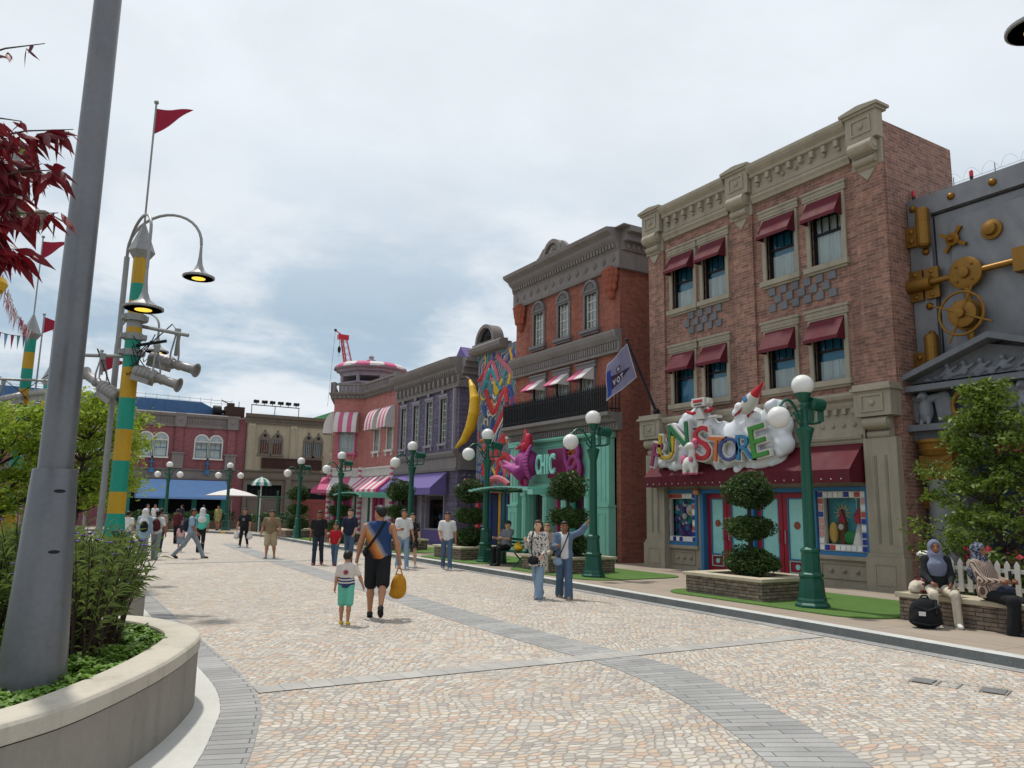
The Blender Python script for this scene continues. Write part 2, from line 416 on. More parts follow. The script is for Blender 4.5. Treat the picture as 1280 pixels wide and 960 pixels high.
def band_mat(name, c1, c2, mort, w, h):
    m = MT(name); b = m.n('ShaderNodeTexBrick'); m.l(m.coord('UV'), b.inputs['Vector']); b.inputs['Scale'].default_value = 1
    b.inputs['Brick Width'].default_value = w; b.inputs['Row Height'].default_value = h; b.inputs['Mortar Size'].default_value = .006; b.inputs['Mortar Smooth'].default_value = .3
    for k, c in (('Color1', c1), ('Color2', c2), ('Mortar', mort)): b.inputs[k].default_value = rgba(c)
    a = m.noise(1.2, 4, .6); f = m.noise(40, 3, .7)
    m.base(m.scale(b.outputs[0], m.math('MULTIPLY', m.rng(a, .3, .7, .74, 1.0), m.rng(f, .3, .7, .92, 1.06)))); m.rough(.8)
    m.bump(m.math('SUBTRACT', m.math('MULTIPLY', f, .3), b.outputs['Fac']), .008, .8)
band_mat('band_stone', '#8f8f8e', '#a3a2a0', '#6a6968', .60, .115)
band_mat('band_pale', '#a3a19c', '#b1aea8', '#97948e', 5.0, .25)
M('white_concrete', '#bdbcb6', .8, var=.1, scale=1.2, bump=.004)
M('rim_concrete', '#b5aea0', .8, var=.12, scale=1.6, bump=.004, fine=22)
M('wall_concrete', '#8b857c', .85, var=.13, scale=1.1, bump=.004, fine=25)
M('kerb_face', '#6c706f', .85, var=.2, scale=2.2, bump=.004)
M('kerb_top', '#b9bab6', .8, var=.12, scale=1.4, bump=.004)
M('yellow_paint', '#c9a21f', .6, var=.2)
M('soil', '#2c2219', .95, var=.4, scale=6, bump=.03)
M('dark', '#0c0d0f', .6); M('black_metal', '#17191b', .45, .3); M('black_cloth', '#131418', .9, var=.25)
def walk_mat():
    m = MT('walk'); b = m.n('ShaderNodeTexBrick'); m.l(m.coord(), b.inputs['Vector']); b.inputs['Scale'].default_value = 1
    b.inputs['Brick Width'].default_value = 1.8; b.inputs['Row Height'].default_value = 1.8; b.offset = 0; b.inputs['Mortar Size'].default_value = .01
    for k, c in (('Color1', '#94897e'), ('Color2', '#998e81'), ('Mortar', '#6e645c')): b.inputs[k].default_value = rgba(c)
    a = m.noise(.7, 5, .65); f = m.noise(60, 3, .7); d = m.noise(2.2, 4, .7, scl=(1, .25, 1))
    st = m.mix(m.rng(a, .4, .62, 0, .6), b.outputs[0], '#93816d')
    m.base(m.scale(st, m.math('MULTIPLY', m.rng(d, .3, .7, .86, 1.08), m.rng(f, .3, .7, .88, 1.08)))); m.rough(.85); m.bump(f, .003, .6)
walk_mat()
m = MT('turf'); a = m.noise(120, 2, .7); b = m.noise(3, 3, .6)
c = m.noise(14, 4, .7); m.base(m.mix(m.math('ADD', m.math('MULTIPLY', a, .5), m.math('ADD', m.math('MULTIPLY', b, .25), m.math('MULTIPLY', c, .25))), '#243c14', '#6c9444')); m.rough(.9); m.bump(a, .02, .8)

def smooth_line(pts, n=8):
    """Catmull-Rom through the points"""
    P = [Vector((p[0], p[1], 0)) for p in pts]; out = []
    for i in range(len(P)-1):
        a = P[max(i-1, 0)]; b = P[i]; c = P[i+1]; d = P[min(i+2, len(P)-1)]
        for k in range(n):
            t = k/n; out.append(.5*((2*b)+(c-a)*t+(2*a-5*b+4*c-d)*t*t+(-a+3*b-3*c+d)*t**3))
    out.append(P[-1]); return out
def offs(line, d):
    """shift a polyline to its right-hand side by d"""
    out = []
    for i, p in enumerate(line):
        t = (line[min(i+1, len(line)-1)]-line[max(i-1, 0)]).normalized(); out.append(p+Vector((t.y, -t.x, 0))*d)
    return out
def band(name, line, w0, w1, z, mat, turn=False):
    A, B = offs(line, w0), offs(line, w1); V = []; F = []; U = []; s = 0
    for i in range(len(line)):
        if i: s += (line[i]-line[i-1]).length
        V += [(A[i].x, A[i].y, z), (B[i].x, B[i].y, z)]; U += [(s, 0), (s, abs(w1-w0))]
    for i in range(len(line)-1): F.append((2*i, 2*i+1, 2*i+3, 2*i+2))
    o = mesh_np(name, np.array(V), np.array(F), mat); uv = o.data.uv_layers.new(name='UVMap')
    for lp in o.data.loops:
        u = U[lp.vertex_index]; uv.data[lp.index].uv = (u[1], u[0]) if turn else u
    return tag(o, kind='structure')

g = MB(); g.quad([(-400, -200, 0), (400, -200, 0), (400, 600, 0), (-400, 600, 0)])
tag(g.build('ground', 'cobble', recalc=False), kind='structure')

# curved planter outline (front edge of the rim, from the left of the camera round to the far end)
PL = smooth_line([(-3.2, 3.6), (-1.6, 4.0), (-.75, 4.5), (-.08, 5.03), (.32, 5.45), (.84, 6.34), (1.22, 7.25), (1.345, 7.8), (1.29, 8.4), (1.08, 8.95), (.78, 9.35), (.55, 9.8), (.52, 10.4), (.75, 11.0), (1.15, 11.6), (1.38, 12.4), (1.40, 13.4), (1.36, 15), (1.25, 18), (1.0, 21), (.3, 23.6), (-1.5, 25.5), (-4, 26.3), (-9, 26.5)], 6)
RING = smooth_line([(-3.2, 2.9), (-1.5, 3.3), (-.6, 3.75), (.1, 4.2), (.62, 4.85), (1.07, 5.9), (1.37, 6.86), (1.5, 7.37), (1.60, 8.18), (1.62, 9.3), (1.62, 11), (1.63, 13), (1.62, 18), (1.4, 21.5), (.6, 24), (-1.4, 26), (-4, 26.8), (-9, 27)], 6)
mb = MB(); pl = [(p.x, p.y, .006) for p in RING]+[(-9, 2.9, .006)]; mb.quad(pl)
tag(mb.build('planter_apron', 'white_concrete', recalc=False), kind='structure')
band('paving_ring', RING, 0, .34, .005, 'band_stone', True)
M1 = smooth_line([(7.6, 38), (7.2, 33), (6.75, 26), (6.5, 20), (6.3, 15), (6.12, 11.3), (6.08, 8.9), (6.1, 7.45), (5.92, 6.35), (5.55, 5.2), (5.05, 4.1), (4.3, 2.9), (3.2, 1.6)], 8)
band('paving_arc', M1, -.36, .36, .004, 'band_stone', True)
band('paving_cross', [Vector((1.92+i*.5, 7.9-.012*i, 0)) for i in range(17)], -.15, .15, .0075, 'band_pale', True)
band('paving_cross', [Vector((1.6+i*.6, 25.6+.02*i, 0)) for i in range(16)], -.2, .2, .0075, 'band_pale', True)
# kerb, pavement, turf
KB = smooth_line([(9.3, -10), (9.62, -2), (10.03, 4.95), (10.27, 8.57), (10.42, 11.6), (10.58, 14.5), (10.68, 17), (10.82, 22), (10.95, 27.3), (10.85, 34), (10.95, 39), (11.1, 45), (10.6, 49.5), (9.6, 52.2), (8, 54.4), (5, 56), (0, 57), (-10, 57.5), (-30, 58)], 6)
band('kerb_edging', KB, -.22, 0, .006, 'band_stone')
K2 = offs(KB, .24); k3 = MB()
for i in range(len(KB)-1):
    a, b, c, d = KB[i], KB[i+1], K2[i+1], K2[i]
    k3.add([(a.x, a.y, -.05), (b.x, b.y, -.05), (b.x, b.y, .125), (a.x, a.y, .125)], [(0, 1, 2, 3)], 0)
    k3.add([(a.x, a.y, .125), (b.x, b.y, .125), (c.x, c.y, .125), (d.x, d.y, .125)], [(0, 1, 2, 3)], 1)
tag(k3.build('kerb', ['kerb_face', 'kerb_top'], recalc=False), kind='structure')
mb = MB(); mb.quad([(p.x, p.y, .12) for p in offs(KB, .235)]+[(-30, 120, .12), (90, 120, .12), (90, -10, .12)])
tag(mb.build('pavement', 'walk', recalc=False), kind='structure')
mb = MB()
for i in range(len(KB)-1):                                        # two yellow marks on the far kerb
    p = KB[i]
    if i in (73, 76):
        a, b, c, d = KB[i], KB[i+1], K2[i+1], K2[i]; q = lambda v, z: (v.x, v.y, z)
        mb.quad([q(a, .13), q(b, .13), q(c, .13), q(d, .13)]); A, B = offs(KB, -.01)[i:i+2]; mb.quad([q(A, .0), q(B, .0), q(B, .13), q(A, .13)])
tag(mb.build('kerb_marking', 'yellow_paint', recalc=False), kind='structure')
def turf(y0, y1, x0=11.25, x1=14.4):
    P = []; n = 10; r = .75
    for cx_, cy_, a0 in ((x1-r, y1-r, 0), (x0+r, y1-r, pi/2), (x0+r, y0+r, pi), (x1-r, y0+r, 1.5*pi)):
        for k in range(n+1): a = a0+pi/2*k/n; P.append((cx_+r*cos(a), cy_+r*sin(a)))
    t = MB(); t.prism(P, 2, .10, .14); return tag(t.build('turf', 'turf'), kind='structure')
for y0, y1 in ((7.75, 12.7), (14.9, 19.2), (20.7, 25.2), (26.6, 31.2), (36.5, 41), (44.6, 48.6)): turf(y0, y1)
# a drain cover let into the paving
M('steel', '#9a9b9b', .5, .4, var=.15); M('drain_dark', '#6c6b69', .7)
dr = thing('drain_cover', 'inset paved cover with two slotted steel grates, flush in the cobbles', 'drain cover', (8.42, 4.8, .0))
DC = Vector((8.42, 4.8)); da = Vector((.33, -.94)).normalized(); db = Vector((.94, .33)).normalized()
# runs away from the camera to the right
da, db = Vector((.30, -.95)).normalized(), Vector((.95, .30)).normalized()
def drq(mb, u0, u1, v0, v1, z, mi=0): mb.quad([tuple(DC+da*u+db*v)+(z,) for u, v in ((u0, v0), (u1, v0), (u1, v1), (u0, v1))], mi)
def frame_(mb):
    for v in (-.15, .13): drq(mb, -.46, .46, v, v+.02, .014)
    for u in (-.46, -.2, .0, .2, .44): drq(mb, u, u+.018, -.128, .128, .014)
part('frame', dr, frame_, 'steel', recalc=False)
for s in (-1, 1):
    def gr(mb):
        c = s*.33
        drq(mb, c-.1, c+.1, -.127, .127, .009, 1)
        for k in range(6): drq(mb, c-.1, c+.1, -.12+k*.043, -.098+k*.043, .018, 0)
    part('grate', dr, gr, ['steel', 'drain_dark'], recalc=False)

# ------------------------------------------------------------------ the curved planter wall
pw = thing('planter_wall', 'curved low grey concrete planter wall with pale rim in the left foreground', 'planter', (0, 6, 0))
def wallf(mb):
    i0 = offs(PL, -.05)
    for i in range(len(PL)-1):
        a, b = PL[i], PL[i+1]; mb.quad([(a.x, a.y, 0), (b.x, b.y, 0), (b.x, b.y, .475), (a.x, a.y, .475)])
        c, d = i0[i], i0[i+1]; mb.quad([(c.x, c.y, .46), (d.x, d.y, .46), (d.x, d.y, .50), (c.x, c.y, .50)], 1)
part('wall', pw, wallf, ['wall_concrete', 'dark'], smooth=True, recalc=False)
def rimf(mb):
    prof = [(.0, .488), (.006, .483), (.012, .49), (.012, .575), (-.002, .594), (-.02, .60), (-.27, .60), (-.285, .595), (-.29, .58), (-.29, .40)]
    ls = [[(p.x, p.y, z) for p in offs(PL, d)] for d, z in prof]
    for j in range(len(prof)-1):
        mb.add(ls[j]+ls[j+1], [(i, i+1, len(PL)+i+1, len(PL)+i) for i in range(len(PL)-1)])
part('rim', pw, rimf, 'rim_concrete', smooth=True, recalc=False)
mb = MB(); mb.quad([(p.x, p.y, .49) for p in offs(PL, -.2)]+[(-9, 3.6, .49)]); sl_o = mb.build('planting_soil', 'soil', recalc=False); tag(sl_o, kind='structure')

# ================================================================== BUILDINGS
def street(X0): return lambda u, d, z: (X0-d, u, z)            # u runs up the street, d out of the wall
brick('brown_brick', '#986e5f', '#74534a', '#978a7e', .26, .082, .007, var=.28)
brick('red_brick', '#955847', '#80493d', '#85685c', .24, .078, .006, var=.2)
brick('purple_stone', '#5d566c', '#6c647a', '#4c4755', .46, .21, .012, var=.28, bump=.03)
brick('pink_brick', '#b4736c', '#a66a66', '#93756d', .24, .078, .006, var=.14)
brick('magenta_brick', '#8f565b', '#7d4a50', '#86696b', .24, .08, .006, var=.14)
brick('stacked_stone', '#6d6056', '#8c7c6c', '#35302b', .31, .062, .006, var=.45, bump=.04, off=.37)
M('cream_stone', '#978f7f', .8, var=.14, scale=1.4, bump=.004); M('cream_dark', '#7f796c', .8, var=.15, scale=1.4)
M('grey_trim', '#7b7573', .75, var=.14, scale=1.3, bump=.004); M('slate_trim', '#726e70', .75, var=.14, scale=1.3, bump=.004)
M('terracotta', '#8e4c3a', .8, var=.2, scale=3); M('beige_plaster', '#a39a86', .85, var=.14, scale=.8, bump=.004)
M('beige_dark', '#6e665c', .8, var=.15, scale=1); M('lilac_grey', '#8c8791', .75, var=.12)
M('maroon_cloth', '#560f1e', .75, var=.12, scale=1.5); M('maroon_paint', '#8e1a2c', .4, var=.1)
M('blue_frame', '#2f6f9f', .45, var=.1); M('mint', '#7cbaa8', .55, var=.1, scale=1.5); M('mint_dark', '#3f8f7b', .55, var=.1)
M('purple_cloth', '#675990', .8, var=.1); M('pink_cloth', '#bf5c80', .8, var=.1); M('white_cloth', '#c9c4c2', .8, var=.08)
M('white_paint', '#c6c4be', .5, var=.1); M('roof_grey', '#5c5c5e', .85, var=.2); M('interior', '#12161b', .9)
M('curtain', '#e2e1dc', .9, var=.08); M('blind', '#2f86ad', .7, var=.08); M('teal_room', '#3a8fb0', .8, var=.1)
M('mint_glass', '#8fc9c4', .25, var=.06); M('magenta', '#93357a', .5, var=.14); M('magenta_dark', '#7d2350', .5, var=.15)
M('checker_grey', '#6a6d72', .8, var=.16, bump=.004); M('gold', '#83602a', .5, .65, var=.2, scale=3); M('gold_dark', '#7e5617', .45, .7, var=.25)
M('blue_roof', '#3f6690', .6, var=.16); M('red_door', '#86403a', .5, var=.15); M('wood_dark', '#3d2620', .7, var=.2)
M('red_paint', '#b01f2c', .4, var=.1); M('yellow', '#d1a51d', .45, var=.12); M('blue_cloth', '#7094c4', .8, var=.08); M('teal_paint', '#1f7d73', .5, var=.12)
glass('pane_glass', '#dfe8ea', .06); glass('dark_glass', '#56707a', .6); glass('display_glass', '#f0f4f4', 0., .35)

def wallface(mb, u0, u1, z0, z1, holes=(), depth=.22, mi=0, rmi=None, d=0.):
    us = sorted({u0, u1, *[h[0] for h in holes], *[h[1] for h in holes]}); zs = sorted({z0, z1, *[h[2] for h in holes], *[h[3] for h in holes]})
    us = [u for u in us if u0 <= u <= u1]; zs = [z for z in zs if z0 <= z <= z1]
    for a, b in zip(us, us[1:]):
        for c, e in zip(zs, zs[1:]):
            mu, mz = (a+b)/2, (c+e)/2
            if any(h[0] < mu < h[1] and h[2] < mz < h[3] for h in holes): continue
            mb.quad([(b, d, c), (a, d, c), (a, d, e), (b, d, e)], mi)
    for a, b, c, e in holes:
        k = mi if rmi is None else rmi; q = d-depth
        mb.quad([(a, d, c), (a, q, c), (a, q, e), (a, d, e)], k); mb.quad([(b, q, c), (b, d, c), (b, d, e), (b, q, e)], k)
        mb.quad([(a, d, e), (a, q, e), (b, q, e), (b, d, e)], k); mb.quad([(a, q, c), (a, d, c), (b, d, c), (b, q, c)], k)
def shell(mb, u0, u1, z0, z1, back, holes=(), depth=.22, mi=0):
    """front skin with openings, plus flanks, back and roof of the block behind"""
    wallface(mb, u0, u1, z0, z1, holes, depth, mi)
    mb.quad([(u0, 0, z0), (u0, -back, z0), (u0, -back, z1), (u0, 0, z1)], mi); mb.quad([(u1, -back, z0), (u1, 0, z0), (u1, 0, z1), (u1, -back, z1)], mi)
    mb.quad([(u0, -back, z0), (u1, -back, z0), (u1, -back, z1), (u0, -back, z1)], mi)
    mb.quad([(u0, 0, z1), (u0, -back, z1), (u1, -back, z1), (u1, 0, z1)], mi)
def ring(mb, a, b, c, e, w, d0, d1, mi=0, bottom=True):
    """rectangular frame of bar width w inside a..b, c..e"""
    mb.box((a, d0, c), (a+w, d1, e), mi); mb.box((b-w, d0, c), (b, d1, e), mi); mb.box((a+w, d0, e-w), (b-w, d1, e), mi)
    if bottom: mb.box((a+w, d0, c), (b-w, d1, c+w), mi)
def curtain_fn(mb, a, b, c, e, d, amp=.025, n=28):
    vs = []; ph = random.random()*6
    for i in range(n+1):
        u = a+(b-a)*i/n; dd = d+amp*sin(i*1.9+ph)+amp*.5*sin(i*.7+ph); vs += [(u, dd, c), (u, dd, e)]
    mb.add(vs, [(2*i, 2*i+2, 2*i+3, 2*i+1) for i in range(n)])
def sash(root, T, a, b, c, e, frame, style='plain', nx=3, dep=.16, pane='pane_glass', back='teal_room', curt=None, kids=True):
    """a sash window in an opening: frame with glazing bars; pane, blind and curtain are its pieces"""
    mb = MB(T); w = .05; ring(mb, a, b, c, e, w, -dep-.03, -dep+.04)
    mid = c+(e-c)*.52
    if style in ('plain', 'sash'):
        mb.box((a+w, -dep-.025, mid-.03), (b-w, -dep+.03, mid+.03))
        for i in range(1, nx): u = a+(b-a)*i/nx; mb.box((u-.012, -dep-.02, mid+.03), (u+.012, -dep+.015, e-w))
        mb.box((a+w, -dep-.02, (mid+e)/2+.02), (b-w, -dep+.012, (mid+e)/2+.04))
    if style == 'grid':
        for i in range(1, nx): u = a+(b-a)*i/nx; mb.box((u-.014, -dep-.02, c+w), (u+.014, -dep+.02, e-w))
        nz = max(2, int(round((e-c)/(.34))))
        for i in range(1, nz): z = c+(e-c)*i/nz; mb.box((a+w, -dep-.018, z-.014), (b-w, -dep+.018, z+.014))
    o = mb.build('window', frame, root)
    m2 = MB(T); m2.quad([(b-.02, -dep-.004, c+.02), (a+.02, -dep-.004, c+.02), (a+.02, -dep-.004, e-.02), (b-.02, -dep-.004, e-.02)]); m2.build('pane', pane, o, recalc=False)
    if curt:
        lo, hi = curt; m3 = MB(T); curtain_fn(m3, a+.03, b-.03, c+(e-c)*lo, c+(e-c)*hi, -dep-.05); m3.build('curtain', 'curtain', o, smooth=True, recalc=False)
    m4 = MB(T); m4.quad([(b, -dep-.1, c), (a, -dep-.1, c), (a, -dep-.1, e), (b, -dep-.1, e)]); m4.build('blind', back, o, recalc=False)
    return o
def cornice(mb, u0, u1, z, prof, mi=0, ret0=False, ret1=False):
    """moulded band: prof = [(d, dz)...] closed by the wall; square mitred returns are left to end blocks"""
    mb.prism([(d, z+dz) for d, dz in prof], 0, u0, u1, mi)
def dentils(mb, u0, u1, z0, z1, d0, d1, step, w, mi=0):
    n = max(1, int((u1-u0)/step)); st = (u1-u0)/n
    for i in range(n): u = u0+st*(i+.5); mb.box((u-w/2, d0, z0), (u+w/2, d1, z1), mi)
def scroll(mb, uc, z, w, h, d, mi=0):
    """scrolled bracket: an S profile with two rolls"""
    P = []; n = 24
    r1, r2 = h*.24, h*.14
    mb.tube([(uc-w/2, d*.62, z-r1), (uc+w/2, d*.62, z-r1)], r1, 18, mi)
    mb.tube([(uc-w/2*.9, d*.42, z-h+r2*2.2), (uc+w/2*.9, d*.42, z-h+r2*2.2)], r2, 14, mi)
    prof = [(0, z), (d*.62, z), (d*.9, z-r1*.9), (d*.62, z-r1*2), (d*.36, z-h*.55), (d*.5, z-h+r2*3), (d*.3, z-h+r2*.9), (0, z-h*1.06)]
    mb.prism(prof, 0, uc-w*.42, uc+w*.42, mi)
    for s in (-1, 1): mb.tube([(uc+s*w*.5, d*.62, z-r1), (uc+s*w*.54, d*.62, z-r1)], [r1*.6, r1*.45], 14, mi)
    mb.prism([(uc-w*.36, z-h), (uc+w*.36, z-h), (uc, z-h*1.36)], 1, 0, d*.3, mi)
def awn(mb, a, b, zt, zb, val, out, mats=(0,), n=1, side=True, d0=0.):
    """sloped canvas awning with valance and closed cheeks; n stripes cycle through mats"""
    t = .012
    for i in range(n):
        u, v = a+(b-a)*i/n, a+(b-a)*(i+1)/n; k = mats[i % len(mats)]
        mb.quad([(u, d0, zt), (u, out, zb), (v, out, zb), (v, d0, zt)], k); mb.quad([(u, d0, zt-t*2), (u, out-t, zb-t), (v, out-t, zb-t), (v, d0, zt-t*2)], k)
        mb.quad([(u, out, zb), (u, out, zb-val), (v, out, zb-val), (v, out, zb)], k); mb.quad([(u, out-t, zb), (u, out-t, zb-val), (v, out-t, zb-val), (v, out-t, zb)], k)
        mb.quad([(u, out, zb-val), (u, out-t, zb-val), (v, out-t, zb-val), (v, out, zb-val)], k)
    if side:
        for u, k in ((a, mats[0]), (b, mats[(n-1) % len(mats)])):
            for e in (0, t if u == a else -t): mb.quad([(u+e, d0, zt), (u+e, out, zb), (u+e, out, zb-val), (u+e, d0, zb-val)], k)

# ------------------------------------------------------------------ the brown brick toy shop
FS = thing('brick_shop', 'three storey brown brick shop with maroon window awnings and stone cornice', 'building', (16.2, 14.2, .12))
T = street(16.2)
U0, U1, ZT = 10.05, 18.35, 11.0
UP = [(11.27, 12.18, 7.95, 9.62), (12.67, 13.6, 7.95, 9.62), (15.07, 15.97, 7.95, 9.62), (16.36, 17.28, 7.95, 9.62)]
LO = [(11.37, 12.25, 5.0, 6.5), (12.80, 13.66, 5.0, 6.5), (15.12, 15.98, 5.0, 6.5), (16.42, 17.28, 5.0, 6.5)]
SHOP = [(10.97, 12.47, .82, 2.42), (12.6, 16.3, .12, 2.42), (16.42, 17.86, .82, 2.42)]
def f(mb):
    shell(mb, U0, U1, .1, ZT, 2.85, UP+LO+[(10.9, 17.95, .1, 4.5)], .3)
    for a, b in ((10.08, 10.85), (14.02, 14.72), (17.62, 18.32)):                     # brick piers stand proud
        mb.box((a, 0, 4.5), (b, .07, 10.3))
part('wall', FS, f, 'brown_brick', T)
def f(mb):
    mb.box((10.9, -.6, .1), (17.95, -.31, 4.5))
part('shop_interior', FS, f, 'interior', T)
def f(mb):                                                                           # top entablature
    for a, b in ((10.9, 13.95), (14.85, 17.55)):
        mb.prism([(.0, 10.28), (.10, 10.28), (.12, 10.36), (.16, 10.42), (.16, 10.50), (.11, 10.52), (.11, 10.98), (.2, 11.02), (.2, 11.1), (.3, 11.2), (.34, 11.28), (.34, 11.36), (0, 11.36)], 0, a, b)
        dentils(mb, a+.1, b-.1, 10.80, 10.96, .11, .24, .33, .11)
        n = 7
        for i in range(n): u = a+.25+(b-a-.5)*i/(n-1); mb.ell((u, .15, 10.74), (.05, .06, .06), 10, 6)
        mb.box((a, .11, 10.53), (b, .135, 10.56))
    for uc in (10.46, 14.38, 18.0):
        w = .82; mb.box((uc-w/2, 0, 10.62), (uc+w/2, .26, 11.30)); mb.box((uc-w/2-.05, -.1, 11.30), (uc+w/2+.05, .31, 11.37))
        mb.prism([(uc-w/2-.1, 11.37), (uc+w/2+.1, 11.37), (uc+w/2+.1, 11.44), (uc+.05, 11.5), (uc-.05, 11.5), (uc-w/2-.1, 11.44)], 1, -.15, .36)
        ring(mb, uc-.27, uc+.27, 10.78, 11.2, .05, .26, .29); mb.ell((uc, .27, 10.99), (.08, .05, .08), 12, 7)
        scroll(mb, uc, 10.62, .62, .7, .36)
        mb.box((uc-w/2+.02, .0, 10.0), (uc+w/2-.02, .085, 10.62))
part('cornice', FS, f, 'cream_stone', T)
def f(mb): mb.box((U0+.05, -2.8, 11.002), (U1-.05, -.15, 11.03)); 
part('roof', FS, f, 'roof_grey', T)
def f(mb):                                                                           # flank parapet rises to the rear corner
    mb.box((10.052, -2.85, 10.99), (10.35, -.0, 11.06))
part('parapet', FS, f, 'brown_brick', T)
for (a, b, c, e), top in [(w, True) for w in UP]+[(w, False) for w in LO]:
    def f(mb):
        ring(mb, a-.12, b+.12, c-.0, e+.1, .12, -.06, .05, bottom=False)
        mb.box((a-.17, -.06, e+.1), (b+.17, .08, e+.28)); mb.box((a-.2, -.02, e+.28), (b+.2, .11, e+.34)); mb.box((a-.15, .08, e+.17), (b+.15, .095, e+.19))
        mb.box((a-.18, -.06, c-.14), (b+.18, .13, c)); mb.box((a-.13, -.02, c-.2), (b+.13, .07, c-.14))
    cs = part('window_casing', FS, f, 'cream_stone', T)
    lo = .02; hi = random.choice((.42, .5, .36)) if not (top and a < 11.5) else .97
    sash(FS, T, a, b, c, e, 'black_metal', 'sash', 4, .14, curt=None if (a > 16.3 and not top) else (lo, hi))
    def f(mb): awn(mb, a-.05, b+.05, e+.05, e-.46, .09, .36, (0,), 1, True, .055)
    part('window_awning', FS, f, 'maroon_cloth', T)
for u0 in (11.42, 15.2):
    def f(mb):
        nn = 6 if u0 < 12 else 4
        for r in range(3):
            for k in range(nn):
                u = u0+.18+k*.37+(.185 if r == 1 else 0)
                if r == 1 and k == nn-1 and u0 < 12: continue
                mb.box((u-.105, 0, 7.08+r*.225), (u+.105, .05, 7.08+r*.225+.2))
    part('checker_blocks', FS, f, 'checker_grey', T)
# ground-floor stone front
def f(mb):
    wallface(mb, 10.9, 17.95, .1, 3.6, SHOP, .3, 0, None, .0)
    mb.box((10.9, -.02, 3.45), (17.95, .12, 4.5))
    for uc in (10.5, 18.02):
        mb.box((uc-.40, 0, .1), (uc+.40, .20, 3.5)); mb.box((uc-.46, 0, .1), (uc+.46, .27, .85)); mb.box((uc-.43, 0, .85), (uc+.43, .24, .93))
        for k in (-.13, .13): mb.box((uc+k-.03, .2, 1.15), (uc+k+.03, .215, 3.1), 1)
        ring(mb, uc-.25, uc+.25, .25, .72, .03, .27, .285)
        mb.box((uc-.45, 0, 3.98), (uc+.45, .40, 4.56)); mb.box((uc-.5, -.02, 4.56), (uc+.5, .48, 4.63)); mb.box((uc-.46, -.02, 4.63), (uc+.46, .43, 4.72))
        ring(mb, uc-.28, uc+.28, 4.08, 4.48, .045, .40, .43); mb.ell((uc, .41, 4.28), (.075, .05, .075), 12, 7)
        scroll(mb, uc, 3.98, .6, .58, .40)
    mb.prism([(.12, 4.25), (.16, 4.25), (.2, 4.34), (.2, 4.4), (.3, 4.46), (.33, 4.54), (.33, 4.6), (0, 4.6), (0, 4.25)], 0, 10.96, 17.56)
    dentils(mb, 11.0, 17.5, 4.12, 4.25, .12, .22, .24, .1)
    mb.prism([(.12, 3.52), (.17, 3.52), (.19, 3.58), (.12, 3.62)], 0, 10.96, 17.56)
    for i in range(22): mb.ell((11.15+i*.29, .125, 3.86), (.055, .05, .055), 10, 6)
    mb.box((10.9, .0, 2.95), (17.95, .1, 3.45))
    for a, b in ((10.92, 12.5), (16.4, 17.6)):
        mb.box((a, 0, .73), (b, .09, .82)); mb.box((a, 0, .1), (b, .05, .22)); ring(mb, a+.15, b-.15, .28, .66, .035, 0, .03)
        for k in range(3): mb.ell((a+(b-a)*(.28+.22*k), .02, .47), (.055, .06, .055), 12, 7)
part('shopfront', FS, f, ['cream_stone', 'cream_dark'], T)
def f(mb):
    awn(mb, 10.98, 17.98, 3.42, 2.80, .30, .66, (0,), 1, True, .1)
    for i in range(26): mb.ell((11.2+i*.265, .665, 2.58), (.018, .014, .018), 6, 4, 1)
    for i in range(1, 5): u = 10.98+7*i/5; mb.tube([(u, .1, 3.425), (u, .66, 2.803), (u, .664, 2.5)], .008, 5)
part('awning', FS, f, ['maroon_cloth', 'white_paint'], T)
